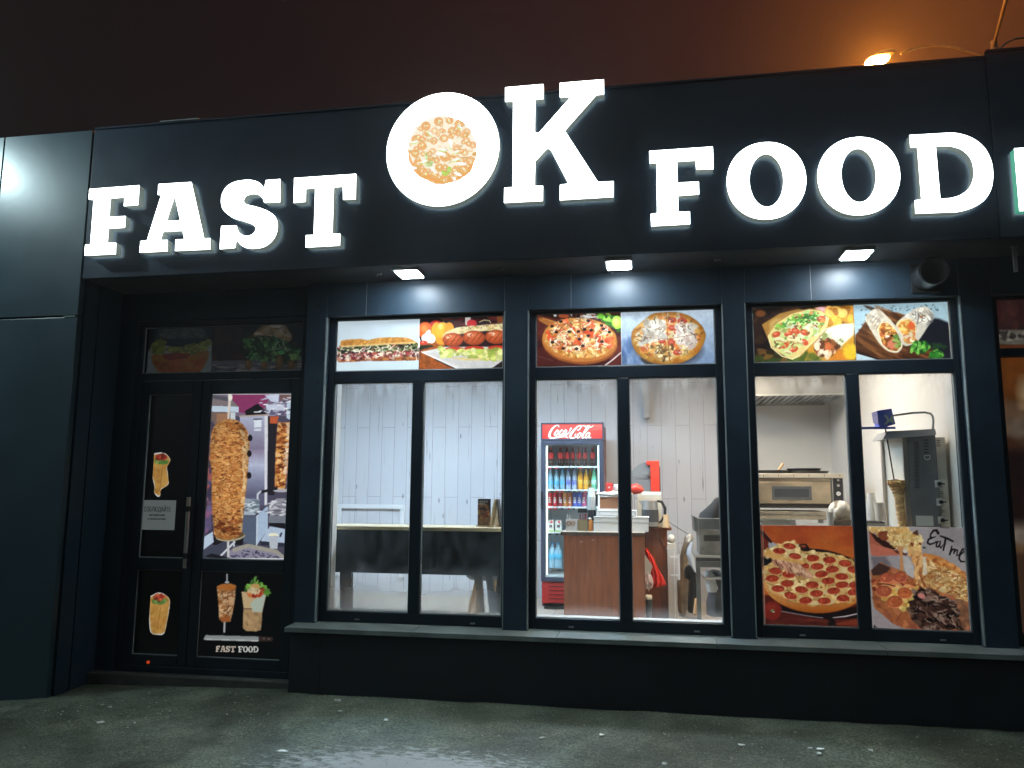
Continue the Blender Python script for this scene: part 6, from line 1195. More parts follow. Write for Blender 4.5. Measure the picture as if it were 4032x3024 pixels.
a=Q(1195,1150,y+.06,1600); m=MB(); m.blob(a[0]+.01,y+.09,zk+.03,.032,.03,.045,9,.22,14,8); m.v=[(q[0],q[1],max(q[2],zk)) for q in m.v]
tag(m.build('tissue_clump',WPLAS,smooth=True),'crumpled white tissue next to the red packet','tissue')
# ---- red heated display and its base on the cabinet
y=2.66
zb3=sz1+.001; a=Q(1510,1400,y,1600); b=Q(1855,1240,y,1600)
t=thing('cream_unit','cream box unit carrying the red warmer on the side cabinet','box unit',((a[0]+b[0])/2,y+.1,zb3)); MB().box(a[0],b[0],y,y+.30,zb3,b[1]).build('body',mat('cream_enamel',(.60,.56,.44),.4,noise=.08),t,bev=.006)
MB().box(a[0]+.05,b[0]-.003,y-.002,y-.0004,b[1]-.035,b[1]-.004).build('pale_band',WPLAS,t)
zk=b[1]+.001; r0=Q(1705,1235,y,1600); r1=Q(1828,790,y,1600); h1=Q(1640,790,y,1600)
RED=mat('signal_red',(.66,.045,.022),.4)
t=thing('food_warmer','red food warmer with a round grey glass hood on the cream box','food warmer',((r0[0]+r1[0])/2,y+.1,zk))
MB().box(r0[0],r1[0],y,y+.26,zk,r1[1]).build('column',RED,t,bev=.006); MB().box(h1[0],r0[0]-.0005,y,y+.05,r1[1]-.045,r1[1]).build('arm',RED,t,bev=.004)
MB().box(r1[0]+.0005,r1[0]+.008,y+.03,y+.26,zk,r1[1]-.06).build('back_edge',BLACK,t)
gl=Q(1430,880,y,1600); zg0=zk; RR=r0[0]-Q(1330,1000,y,1600)[0]
pts=[(r0[0]-.0005,zg0)]+[(r0[0]-.0005-RR*.98*math.sin(t_),zg0+.02+(r1[1]-.01-zg0-.02)*math.cos(t_)) for t_ in [math.pi/2*k/10 for k in range(10,-1,-1)]]
MB().prism(pts,y+.03,y+.24).build('glass_hood',mat('smoky_glass',(.19,.20,.20),.15,spec=.7),t)
m=MB(); x,z=Q(1668,995,y,1600); m.cyl((x,y+.028,z),(x,y+.0,z),.020,.012,16); m.build('knob',STEEL,t,smooth=True)
m=MB(); x,z=Q(1450,1045,y,1600); x2=Q(1690,1055,y,1600)[0]; m.box(x,x2,y+.026,y+.0295,z-.003,z+.002); x,z=Q(1608,1000,y,1600); m.box(x-.002,x+.002,y+.0262,y+.0293,z-.05,z+.03); m.build('shelf_line',STEELD,t)
a=Q(1440,1255,y-.12,1600); b=Q(1590,1120,y-.12,1600); m=MB(); m.blob(a[0]+.03,y-.10,(a[1]+b[1])/2-.01,.075,.05,(b[1]-a[1])/2,12,.16,16,10)
tag(m.build('red_bag',mat('red_plastic',(.62,.05,.03),.35),smooth=True),'bulging red plastic bag in front of the glass hood of the warmer','bag')
# kettle
y=2.45; a=Q(1570,230,y); b=Q(1820,1355,y,1600); x=(a[0]+b[0])/2; zk=sz1+.012; hk=b[1]-zk; r=(b[0]-a[0])/2
t=thing('kettle','steel and black electric kettle with a big black handle on the side cabinet','kettle',(x,y+.06,sz1+.001))
yk=y+.06+r-.06
MB().lathe([(.0005,-.010),(r*.95,-.010),(r*.95,-.0008),(.0005,-.0008)],x,yk,zk,24).build('base_plate',BLACK,t)
MB().lathe([(.0005,0),(r*1.0,0),(r*1.0,hk*.16),(r*.98,hk*.161),(.0005,hk*.161)],x,yk,zk,24).build('foot_ring',STEEL,t,smooth=True)
MB().lathe([(.0005,hk*.162),(r*.99,hk*.162),(r*.95,hk*.62),(.0005,hk*.62)],x,yk,zk,24).build('body',mat('grey_kettle_band',(.06,.06,.06),.4,noise=.2),t,smooth=True)
MB().lathe([(.0005,hk*.621),(r*.94,hk*.621),(r*.84,hk*.95),(r*.6,hk),(.0005,hk)],x,yk,zk,24).build('upper_body',STEEL,t,smooth=True)
m=MB(); m.tube([(x+r*.8,yk,zk+hk*.95),(x+r*1.35,yk,zk+hk*.92),(x+r*1.72,yk,zk+hk*.68),(x+r*1.68,yk,zk+hk*.4),(x+r*1.3,yk,zk+hk*.2),(x+r*.96,yk,zk+hk*.12)],[.012,.015,.016,.015,.013,.009],10); m.build('handle',BLACK,t,smooth=True)
m=MB(); m.hexa([(x-r*.95,yk-.02,zk+hk*.75),(x-r*.8,yk-.02,zk+hk*.7),(x-r*.8,yk+.02,zk+hk*.7),(x-r*.95,yk+.02,zk+hk*.75)],[(x-r*1.3,yk-.012,zk+hk*.96),(x-r*.8,yk-.012,zk+hk*.95),(x-r*.8,yk+.012,zk+hk*.95),(x-r*1.3,yk+.012,zk+hk*.96)]); m.build('spout',STEELD,t)
y=2.5; a=Q(1850,275,y); b=Q(1985,95,y); x=(a[0]+b[0])/2
t=thing('paper_cup','beige paper cup upside down beside the kettle on the side cabinet','cup',(x,y+.05,sz1+.001)); hm=b[1]-sz1-.001
MB().lathe([(.0005,0),(.042,0),(.042,.006),(.040,.007),(.030,hm-.003),(.0005,hm)],x,y+.05,sz1+.001,20).build('body',mat('beige_paper',(.62,.44,.24),.7),t,smooth=True)
pts=[at(px,py,2.55) for px,py in ((2572,2005),(2600,2030),(2640,2060),(2680,2085),(2708,2102))]
tag(MB().tube([(a_,2.55+.2*i,b_) for i,(a_,b_) in enumerate([at(px,py,2.55+.2*i) for i,(px,py) in enumerate(((2560,2000),(2600,2030),(2640,2060),(2680,2085),(2708,2102)))])],.004,6).build('power_cord',mat('grey_cord',(.22,.18,.14),.6),smooth=True),'thin grey cord running down the plank wall to the right of the kettle','cord')
pts=((2565,2078),(2585,2104),(2605,2135),(2625,2165),(2629,2180))
tag(MB().tube([(*at(px,py,2.595)[:1],2.595,at(px,py,2.595)[1]) for px,py in pts],.003,6).build('power_cord',BLACK,smooth=True),'thin black cord hanging across the front of the side cabinet','cord')
# red carrier bag, open door, crumpled packet and bin in the gap of the counter
y=2.3; S2=400/1794
def T(zx,zy,y): return at(2500+zx*S2,2100+zy*S2,y)
def slab(pts,y,d,name,mt,lab=None,cat=None,parent=None):
    o=MB().prism([T(a_,b_,y) for a_,b_ in pts],y,y+d).build(name,mt,parent); return tag(o,lab,cat) if lab else o
m=MB(); rows=[]
prof=[(160,275,215,300),(175,330,330,430),(215,470,400,600),(250,620,450,690),(260,760,500,760),(250,880,540,860),(245,960,560,925)]
NB=12; vs=[]
for i,(xa,za,xb,zb4) in enumerate(prof):
    for k in range(NB+1):
        f=k/NB; zx=xa+(xb-xa)*f; zy=za+(zb4-za)*f; q=T(zx,zy,y); vs.append((q[0],y-.03*math.sin(f*math.pi)-.012*math.sin(f*19+i)*min(1,i/2),q[1]))
n=NB+1; m.add(vs,[(i*n+k,i*n+k+1,(i+1)*n+k+1,(i+1)*n+k) for i in range(len(prof)-1) for k in range(NB)])
o=m.build('red_carrier_bag',mat('red_thin_plastic',(.78,.03,.01),.35,spec=.5),smooth=True); sm=o.modifiers.new('thickness','SOLIDIFY'); sm.thickness=.03; sm.offset=1
tag(o,'bright red carrier bag hanging against the brown side cabinet','bag')
slab([(160,355),(205,425),(310,580),(265,745),(165,725)],y-.12,.02,'tilted_board',mat('cream_board',(.48,.45,.38),.6),'tilted cream board leaning in the gap beside the counter','board')
m=MB(); q=T(240,860,y-.16); m.blob(q[0],y-.12,q[1],.042,.03,.070,31,.25,16,12); tag(m.build('crumpled_packet',mat('pink_white_packet',(.62,.50,.47),.4,noise=.5,nscale=25),smooth=True),'crumpled pink and white packet below the tilted board','packet')
q=T(235,1180,y-.2); zt4=q[1]; x=q[0]; t=thing('waste_bin','dark narrow bin stuffed with white paper beside the counter','bin',(x,y-.15,ZF))
MB().lathe([(.0005,0),(.026,0),(.032,zt4-ZF-.07),(.040,zt4-ZF-.06),(.042,zt4-ZF),(.038,zt4-ZF),(.0005,zt4-ZF-.02)],x,y-.15,ZF,18).build('body',mat('dark_bin',(.06,.07,.07),.5),t,smooth=True)
m=MB(); m.blob(x,y-.15,zt4+.012,.036,.036,.032,8,.2); m.build('paper_waste',mat('cream_waste',(.62,.56,.44),.8),t,smooth=True)
# white cupboard door seen edge on with a bar handle
y=2.35; a=T(600,1530,y); b=T(725,270,y)
t=thing('white_cupboard','narrow white cupboard with a long bar handle between cabinet and bags','cupboard',((a[0]+b[0])/2,y+.2,ZF))
MB().box(a[0],b[0],y,y+.5,ZF,b[1]).build('body',mat('grey_white_laminate',(.52,.49,.44),.5),t,bev=.004); m=MB(); c=T(690,600,y); m.box(c[0],c[0]+.010,y-.006,y-.0005,ZF+.02,b[1]-.02); m.build('edge_strip',WPLAS,t)
m=MB(); h0=T(630,425,y-.05); h1=T(790,745,y-.05); m.box(h1[0]-.012,h1[0]+.004,y-.07,y-.045,T(780,820,y-.05)[1],T(780,370,y-.05)[1])
for zy in (410,735): z=T(700,zy,y-.03)[1]; m.box(h0[0],h1[0]-.0125,y-.055,y-.045,z-.012,z+.006)
m.build('bar_handle',WPLAS,t,bev=.002)
z0=b[1]+.001; q=T(640,100,y); t=thing('bread_loaf_bag','small cream appliance with a rounded lid on the white cupboard','appliance',((a[0]+b[0])/2,y+.06,z0))
hm=T(640,20,y)[1]-z0; w2=(b[0]-a[0])/2; xm=(a[0]+b[0])/2
MB().box(xm-w2*.95,xm+w2*.9,y+.005,y+.12,z0,z0+hm*.38).build('body',mat('cream_plastic',(.60,.56,.47),.4),t,bev=.006); m=MB(); m.blob(xm,y+.06,z0+hm*.66,w2*.95,.055,hm*.30,4,.08); m.build('lid',mat('cream_plastic',(.6,.56,.47),.4),t,smooth=True)
t.name='cream_appliance'
# sacks and bags on the floor
def sack(name,lab,pts,y,dep,mt,n=14,wr=.008,cat='bag'):   # pts: (zx_left, zx_right, zy) rows
    m=MB(); vs=[]
    for i,(xa,xb,zy) in enumerate(pts):
        L=T(xa,zy,y); R_=T(xb,zy,y); cx=(L[0]+R_[0])/2; rx=(R_[0]-L[0])/2
        for k in range(n):
            t_=2*math.pi*k/n; q=1+wr*10*math.sin(5*t_+i*1.3)*.3+wr*6*math.sin(3*t_+i*2.1)*.4; vs.append((cx+rx*q*math.cos(t_),y+dep*q*math.sin(t_),L[1]))
    m.add(vs,[(i*n+k,i*n+(k+1)%n,(i+1)*n+(k+1)%n,(i+1)*n+k) for i in range(len(pts)-1) for k in range(n)]+[tuple(range(n)),tuple((len(pts)-1)*n+k for k in range(n-1,-1,-1))])
    zmin=min(v[2] for v in m.v); return tag(m.build(name,mt,smooth=True),lab,cat)
sack('brown_sack','tall brown translucent sack of goods standing on the tiles by the plank wall',[(880,1000,60),(860,1010,160),(830,950,240),(790,960,420),(790,930,600),(800,960,760),(735,960,860),(745,950,1050),(750,930,1250),(770,920,1380),(800,900,1415)],2.95,.13,mat('brown_sack_plastic',(.36,.26,.17),.4,noise=.45,nscale=9))
sack('black_bin_bag','black rubbish bag leaning beside the brown sack under the steel table',[(930,1000,560),(880,1060,600),(862,1080,680),(880,1085,780),(950,1090,820),(945,1095,1000),(930,1100,1200),(925,1100,1370),(940,1080,1385)],2.7,.10,mat('black_plastic',(.012,.011,.012),.35))
sack('pale_blue_bag','pale blue white carrier bag above the black rubbish bag',[(980,1030,160),(920,1040,270),(905,1045,360),(930,1060,440),(980,1075,560),(1040,1085,680)],2.62,.06,mat('pale_blue_plastic',(.55,.60,.66),.4,noise=.1))
sack('white_tied_bag','cream tied bag at the top of the brown sack near the plank wall',[(960,1000,20),(900,1030,60),(890,1035,110),(900,990,150)],2.75,.07,mat('cream_plastic_film',(.60,.55,.46),.4,noise=.25,nscale=20))
a=T(1060,1435,2.2); b=T(1095,1180,2.2); tag(MB().cyl((a[0],2.2,a[1]),(b[0],2.28,b[1]),.022,.016,12).build('wooden_pin',WOODH,smooth=True),'light wooden stick leaning behind the front leg of the steel table','stick')
# steel table, box, coat
y=1.5; zt5=T(1300,390,y)[1]; x0=T(1068,390,y)[0]; x1=.72
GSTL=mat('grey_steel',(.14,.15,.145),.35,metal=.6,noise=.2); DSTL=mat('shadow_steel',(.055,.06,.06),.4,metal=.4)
t=thing('steel_table','stainless steel work table on square legs by the right side of the middle window','table',((x0+x1)/2,y+.3,ZF))
MB().box(x0,x1,y,y+.6,zt5-.02,zt5).build('top',STEEL,t,bev=.003)
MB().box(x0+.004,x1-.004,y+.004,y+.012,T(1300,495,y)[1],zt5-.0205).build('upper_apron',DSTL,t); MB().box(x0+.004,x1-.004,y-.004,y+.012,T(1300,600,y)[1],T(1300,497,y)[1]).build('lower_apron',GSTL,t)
za=T(1300,602,y)[1]
for xx,yy_ in ((x0+.003,y+.006),(x0+.03,y+.5),(x1-.04,y+.006),(x1-.04,y+.5)): MB().box(xx,xx+.036,yy_,yy_+.036,ZF,za-.001).build('leg',GSTL if yy_<y+.1 else STEELD,t)
zsh=T(1450,745,y+.2)[1]; MB().box(x0+.07,x1-.045,y+.05,y+.5,zsh-.02,zsh).build('shelf',STEEL,t)
sack('grey_rag','crumpled grey white cloth hanging under the steel table',[(1235,1330,650),(1240,1390,720),(1245,1420,800),(1250,1450,900),(1265,1470,970),(1280,1440,1030)],1.62,.05,mat('grey_cloth',(.44,.46,.45),.9,noise=.2,nscale=20),wr=.014,cat='cloth')
sack('dark_bag','dark grey soft bag standing on the floor under the steel table',[(1330,1500,660),(1400,1580,800),(1300,1600,1040),(1260,1600,1200),(1265,1600,1430)],1.78,.14,mat('dark_grey_bag',(.045,.042,.042),.6,noise=.4,nscale=12))
S1=400/1896
def U(zx,zy,y): return at(2500+zx*S1,1780+zy*S1,y)
y=1.56; a=U(1195,1900,y); bz=U(1300,1450,y)[1]; ct_=U(1300,1240,y)[1]; x0b=U(1195,1500,y)[0]; z0=zt5+.001
t=thing('steel_box','dented stainless steel box with black markings standing on the steel table','steel box',((x0b+.70)/2,y+.2,z0))
MB().box(x0b,.70,y,y+.4,z0,bz).build('body',mat('grimy_steel',(.27,.265,.235),.4,metal=.45,noise=.4,nscale=7),t,bev=.003)
m=MB(); lx=U(1095,1210,y)[0]; lz=U(1095,1195,y)[1]
m.box(x0b-.004,.70,y-.012,y-.002,bz+.001,ct_); m.hexa([(x0b-.03,y-.012,bz-.02),(x0b-.006,y-.012,bz+.001),(x0b-.006,y+.40,bz+.001),(x0b-.03,y+.40,bz-.02)],[(lx,y-.012,lz),(x0b-.006,y-.012,ct_),(x0b-.006,y+.4,ct_),(lx,y+.4,lz)]); m.build('lid_rim',GSTL,t)
m=MB(); rn=random.Random(2)                        # the stencilled marking, unreadable in the photo too
for k in range(19):
    zx=1285+k*17; za_,zb5=(1545,1660) if k%3 else (1555,1668)
    q=U(zx,zb5,y); q2=U(zx+10,za_,y); m.box(q[0],q2[0],y-.0016,y-.0003,q[1],q2[1])
    if rn.random()<.55: q=U(zx,zb5-(0 if k%2 else 62),y); q2=U(zx+17,zb5-12-(0 if k%2 else 62),y); m.box(q[0],q2[0],y-.0015,y-.0004,q[1],q2[1])
m.build('marking',BLACK,t)
m=MB(); vs=[]
rows=[(1195,1700,1236),(1230,1720,1140),(1330,1730,1060),(1430,1730,960),(1500,1720,880),(1560,1700,845)]
n=16
for i,(xa,xb,zy) in enumerate(rows):
    L=U(xa,zy,y+.1); R_=U(xb,zy,y+.1); cx=(L[0]+R_[0])/2; rx=(R_[0]-L[0])/2
    for k in range(n):
        t_=2*math.pi*k/n; q=1+.05*math.sin(4*t_+i*1.7)+.03*math.sin(7*t_+i); vs.append((cx+rx*q*math.cos(t_),y+.2+.13*(1-.1*i)*q*math.sin(t_),max(L[1],ct_+.001)))
m.add(vs,[(i*n+k,i*n+(k+1)%n,(i+1)*n+(k+1)%n,(i+1)*n+k) for i in range(len(rows)-1) for k in range(n)]+[tuple(range(n)),tuple((len(rows)-1)*n+k for k in range(n-1,-1,-1))])
tag(m.build('dark_jacket',mat('dark_grey_fabric',(.006,.0065,.008),.9,noise=.7,nscale=9,bump=.4,bscale=25),smooth=True),'dark grey jacket thrown over the stainless steel box','jacket')
# ------------------------------------------------------------------ kitchen in the third window
S3=1132/2209
def K3(zx,zy,y): return at(2900+zx*S3,1150+zy*S3,y)
yh=2.9; hx0=.95; hx1=K3(835,790,yh)[0]; hz=K3(300,797,yh)[1]; hz2=K3(300,690,yh+.25)[1]
hx1=min(hx1,XW-.01)
HST=mat('hood_steel',(.36,.345,.31),.36,metal=.45,noise=.08)
t=thing('extractor_hood','steel extractor hood with baffle filters above the oven in the third window','extractor hood',((hx0+hx1)/2,yh+.4,hz))
m=MB(); m.hexa([(hx0,yh,hz),(hx1,yh,hz),(hx1,YB-.004,hz),(hx0,YB-.004,hz)],[(hx0,yh+.03,hz+.26),(hx1,yh+.03,hz+.26),(hx1,YB-.004,hz+.26),(hx0,YB-.004,hz+.26)])
m.f=[f for f in m.f if f!=(0,3,2,1)]; m.m=m.m[:len(m.f)]; m.build('canopy',HST,t)
MB().box(hx0,hx1,yh+.05,YB-.004,hz+.2605,ZC-.002).build('upper_canopy',HST,t)
m=MB(); m.box(hx0,hx1,yh-.004,yh-.0005,hz,hz+.02); m.box(hx0,hx1,yh+.012,yh+.028,hz+.245,hz+.262); m.build('lip',STEEL,t)
m=MB(); nf=16
for k in range(nf):
    x=hx0+.03+(hx1-hx0-.06)*k/nf; wd=(hx1-hx0-.06)/nf
    m.k=0; m.hexa([(x+.008,yh+.06,hz+.012),(x+wd*.55,yh+.06,hz+.012),(x+wd*.55,YB-.05,hz+.012),(x+.008,YB-.05,hz+.012)],[(x+.008,yh+.06,hz+.02),(x+wd*.55,yh+.06,hz+.02),(x+wd*.55,YB-.05,hz+.03),(x+.008,YB-.05,hz+.03)])
m.k=1; m.hexa([(hx0+.01,yh+.05,hz+.045),(hx1-.01,yh+.05,hz+.045),(hx1-.01,YB-.03,hz+.045),(hx0+.01,YB-.03,hz+.045)],[(hx0+.01,yh+.05,hz+.05),(hx1-.01,yh+.05,hz+.05),(hx1-.01,YB-.03,hz+.05),(hx0+.01,YB-.03,hz+.05)])
m.build('baffle_filter',[mat('filter_steel',(.30,.28,.25),.4,metal=.5),mat('filter_gap',(.04,.035,.03),.7)],t)
# oven
S4=470/2212
def V(zx,zy,y): return at(2950+zx*S4,1780+zy*S4,y)
yo=2.2; ox0=.78; ox1=V(1750,500,yo)[0]; zt6=V(800,395,yo)[1]; zs=V(800,480,yo)[1]; zb6=V(800,1040,yo)[1]
OV=BRASS
t=thing('pizza_oven','stainless steel deck pizza oven with a small dark window under the hood','oven',((ox0+ox1)/2,yo+.4,ZF))
MB().box(ox0,ox1,yo-.03,yo+.8,zs,zt6).build('top_slab',mat('pale_steel',(.56,.50,.40),.4,metal=.35,noise=.1),t,bev=.004)
m=MB()
for q in (265,545,825,1105,1395,1680): x,z=V(q,455,yo-.03); m.box(x-.002,x+.002,yo-.0315,yo-.0302,z,z+.022)
m.build('slot',BLACK,t)
MB().box(ox0+.01,ox1-.002,yo+.012,yo+.78,zb6,zs-.0005).build('body',STEELD,t)
a=V(190,950,yo); b=V(1500,555,yo); MB().box(ox0+.02,b[0],yo-.012,yo+.0115,a[1],b[1]).build('oven_door',OV,t,bev=.004)
dq=t.children[-1]
a2=V(425,882,yo-.013); b2=V(1150,635,yo-.013); m=MB(); frame_rects(m,a2[0],b2[0],a2[1],b2[1],.022,yo-.016,yo-.0125); m.build('window_frame',mat('dark_grey_frame',(.085,.09,.095),.4),dq); MB().box(a2[0]+.0225,b2[0]-.0225,yo-.0145,yo-.0125,a2[1]+.0225,b2[1]-.0225).build('window_glass',mat('dark_oven_glass',(.05,.055,.06),.15),dq)
m=MB()
for q,e in ((565,645),(985,645),(580,862),(995,862)): x,z=V(q,e,yo-.016); m.cyl((x,yo-.019,z),(x,yo-.0161,z),.0035,n=8)
m.build('screw',STEEL,dq)
MB().box(ox0+.02,b[0],yo+.004,yo+.0115,b[1]+.004,V(800,490,yo)[1]).build('upper_rail',OV,t)
MB().box(ox0+.02,V(1520,990,yo)[0],yo+.002,yo+.0115,V(800,1030,yo)[1],a[1]-.002).build('lower_gap',mat('dark_gap',(.03,.022,.018),.6),t)
a=V(1560,1045,yo); b=V(1735,490,yo); MB().box(a[0],b[0],yo-.004,yo+.0115,a[1],b[1]).build('control_panel',mat('black_panel',(.02,.02,.022),.4),t)
cp=t.children[-1]
for q in ((1545,0),(1745,0)): x=V(q[0],700,yo)[0]; MB().box(x-.004,x+.005,yo-.006,yo+.0112,zb6,zs-.001).build('edge_strip',STEEL,t)
for q,e,r,mt in ((1650,620,.013,STEEL),(1655,772,.020,WPLAS),(1655,920,.012,STEEL),(1645,520,.010,STEEL)):
    x,z=V(q,e,yo-.004); m=MB(); m.cyl((x,yo-.018,z),(x,yo-.0042,z),r*.9,r,18); m.build('knob',mt,cp,smooth=True)
m=MB(); x,z=V(1655,772,yo-.004); m.box(x-.009,x+.006,yo-.0195,yo-.0182,z-.001,z+.002); m.build('dial_mark',BLACK,cp)
# lower deck and stand
ya=2.12; zl1=V(800,1040,ya)[1]; zl2=V(800,1255,ya)[1]; xl=V(1475,1100,ya)[0]
MB().box(ox0,xl,ya+.1,ya+.7,zl2,zl1-.03).build('lower_deck',mat('dull_warm_steel',(.44,.38,.28),.4,metal=.5,noise=.2),t,bev=.004)
m=MB(); z=V(800,1150,ya+.1)[1]; m.box(ox0,xl,ya+.094,ya+.0995,z-.003,z+.003); m.build('deck_seam',STEEL,t)
for xx in (ox0+.02,xl-.06): MB().box(xx,xx+.04,ya+.15,ya+.19,ZF,zl2-.001).build('leg',STEELD,t)
# pans on the oven
IRON=mat('black_iron',(.012,.012,.012),.45,noise=.4)
q=V(450,385,yo+.1); rp_=.165
t=thing('iron_pan','flat black pan with a light wooden handle on the left of the oven top','pan',(q[0],yo+.25,zt6))
MB().lathe([(.0005,.001),(rp_*.9,.001),(rp_,.022),(rp_*1.08,.03),(rp_*1.08,.033),(.0005,.018)],q[0],yo+.25,zt6,32).build('dish',IRON,t,smooth=True)
a=V(540,320,yo+.25); b=V(635,215,yo+.25); MB().cyl((a[0],yo+.25,zt6+.034),(b[0],yo+.28,b[1]),.012,.014,12).build('handle',WOODH,t,smooth=True)
q=V(1130,385,yo+.1)
t=thing('iron_pan','wide black pan stacked with a second tray on the right of the oven top','pan',(q[0],yo+.3,zt6)); rp_=V(1480,350,yo+.3)[0]-V(1130,350,yo+.3)[0]
MB().lathe([(.0005,.001),(rp_*1.1,.001),(rp_*1.18,.028),(.0005,.024)],q[0],yo+.3,zt6,32).build('tray',IRON,t,smooth=True); MB().lathe([(.0005,.029),(rp_*.85,.029),(rp_*.92,.052),(rp_*.9,.054),(.0005,.040)],q[0]-.02,yo+.3,zt6,32).build('dish',IRON,t,smooth=True)
# kitchen work surface close behind the posters, with a few things on it
yw=.75; zw=V(800,1330,yw)[1]-.012
t=thing('work_counter','steel work counter just behind the pizza posters in the third window','counter',(1.3,1.0,ZF))
MB().box(.78,XW-.003,.62,1.25,zw-.03,zw).build('top',STEELD,t,bev=.003); MB().box(.80,XW-.01,.66,1.2,ZF,zw-.031).build('body',STEELD,t)
a=V(1500,1335,.8); b=V(1575,1120,.8); x=(a[0]+b[0])/2
t=thing('drinking_glass','clear tall glass on the work counter in front of the oven','glass',(x,.85,zw+.001)); MB().lathe([(.0005,0),(.018,0),(.024,b[1]-zw-.002),(.022,b[1]-zw-.002),(.016,.006),(.0005,.006)],x,.85,zw+.001,18).build('body',mat('pale_glass',(.50,.48,.44),.1,spec=.8),t,smooth=True)
q=V(1745,1100,.85); m=MB(); m.blob(q[0]-.002,.92,q[1]+.004,.082,.06,.07,23,.20,22,14); tag(m.build('bread_bag',mat('cream_bread_bag',(.82,.74,.62),.55,noise=.12,nscale=14),smooth=True),'cream bag of flat bread lying high beside the oven control panel','bread bag')
q2=V(1745,1270,.92); MBx=MB(); MBx.box(q[0]-.07,q[0]+.07,.86,.98,zw+.001,q[1]-.066); tag(MBx.build('brown_box',mat('brown_box_card',(.20,.15,.11),.7),bev=.004),'dull brown box under the cream bread bag','box')
a=V(220,1330,.8); b=V(860,1255,.8); t=thing('clear_tray','long clear plastic tray with cutlery scraps on the work counter','tray',((a[0]+b[0])/2,.85,zw+.001))
m=MB(); frame_rects(m,a[0],b[0],.80,.95,.004,0,1); m.v=[(q_[0],q_[2],zw+.001+q_[1]*(b[1]-zw)) for q_ in m.v]; m.build('body',mat('cloudy_plastic',(.46,.45,.40),.3),t)
m=MB(); rn=random.Random(6)
for k in range(26): x=rn.uniform(a[0]+.01,a[0]+(b[0]-a[0])*.6); y_=rn.uniform(.81,.93); m.box(x,x+rn.uniform(.004,.02),y_,y_+.004,zw+.003,zw+.003+rn.uniform(.01,.035))
m.build('scraps',mat('pale_scraps',(.6,.58,.52),.4,noise=.5,nscale=60),t)
# right pane: white containers, doner grill
S5=450/1409
def Wp(zx,zy,y): return at(3370+zx*S5,1560+zy*S5,y)
y=1.1; a=Wp(255,1480,y); b=Wp(335,1310,y); zk=zw+.03
t=thing('white_container','white plastic tub standing on the tray left of the grill','container',((a[0]+b[0])/2,y,zk)); MB().lathe([(.0005,0),(.034,0),(.040,b[1]-zk-.012),(.043,b[1]-zk-.011),(.043,b[1]-zk),(.0005,b[1]-zk)],(a[0]+b[0])/2,y,zk,20).build('body',mat('greyish_tub',(.50,.46,.40),.5),t,smooth=True)
q=Wp(190,1330,y+.1); t=thing('white_jug','tall white jug behind the tub left of the grill','jug',(q[0],y+.1,zk)); hj=Wp(190,1190,y+.1)[1]-zk
MB().lathe([(.0005,0),(.05,0),(.045,hj*.6),(.03,hj*.9),(.032,hj),(.0005,hj)],q[0],y+.1,zk,20).build('body',WPLAS,t,smooth=True); m=MB(); m.tube([(q[0]-.035,y+.1,zk+hj*.85),(q[0]-.075,y+.1,zk+hj*.75),(q[0]-.08,y+.1,zk+hj*.45),(q[0]-.045,y+.1,zk+hj*.3)],.008,8); m.build('handle',WPLAS,t,smooth=True)
a=Wp(130,1510,.9); b=Wp(500,1490,.9); t=thing('steel_tray','shallow steel tray with a dark rim left of the grill','tray',((a[0]+b[0])/2,1.1,zw+.001)); MB().box(a[0]-.02,b[0]-.02,.9,1.2,zw+.001,zw+.02).build('dish',STEEL,t,bev=.003); m=MB(); frame_rects(m,a[0]-.025,b[0]-.05,.895,1.205,.01,0,.006); m.v=[(q_[0],q_[2],zw+.021+q_[1]) for q_ in m.v]; m.build('rim',DKMET,t)
# grill
yg=.27; GD=mat('grill_dark_steel',(.15,.16,.175),.4,metal=.2,noise=.15)
gx0=Wp(655,900,yg)[0]; gx1=Wp(1010,900,yg)[0]; gx2=min(Wp(1170,1000,yg)[0],XW-.03); gz1=Wp(800,480,yg)[1]; gz0=.55
t=thing('doner_grill','upright steel doner grill with black knobs at the right of the third window','doner grill',((gx0+gx2)/2,yg+.2,gz0))
MB().box(gx0,gx1,yg,yg+.30,gz0,gz1).build('back_box',GD,t,bev=.004)
m=MB()
for col,z0_,z1_,nn in ((745,560,1140,34),):
    for k in range(nn):
        zy=z0_+(z1_-z0_)*k/nn; q=Wp(col-28+8*(k/nn),zy+8,yg); q2=Wp(col+30+8*(k/nn),zy,yg); m.box(q[0],q2[0],yg-.0012,yg-.0002,q[1],q2[1])
m.build('vent_slot',mat('slot_shadow',(.03,.032,.036),.6),t)
m=MB()
for zy in (535,575,610,650,690): q=Wp(840,zy+12,yg); q2=Wp(890,zy,yg); m.box(q[0],q2[0],yg-.0014,yg-.0003,q[1],q2[1])
o1=[Wp(*q,yg) for q in ((838,728),(915,722),(922,770),(882,795),(842,770))]; i1=[Wp(*q,yg) for q in ((848,738),(905,734),(910,762),(882,780),(852,764))]
m.build('maker_mark',BLACK,t); MB().prism(o1,yg-.0014,yg-.0003,[i1]).build('emblem',mat('silver_print',(.55,.57,.58),.4),t)
MB().box(gx1+.0005,gx2,yg+.03,yg+.30,gz0,gz1-.012).build('side_column',mat('warm_grey_steel',(.78,.74,.66),.4,noise=.15),t,bev=.004); colq=t.children[-1]
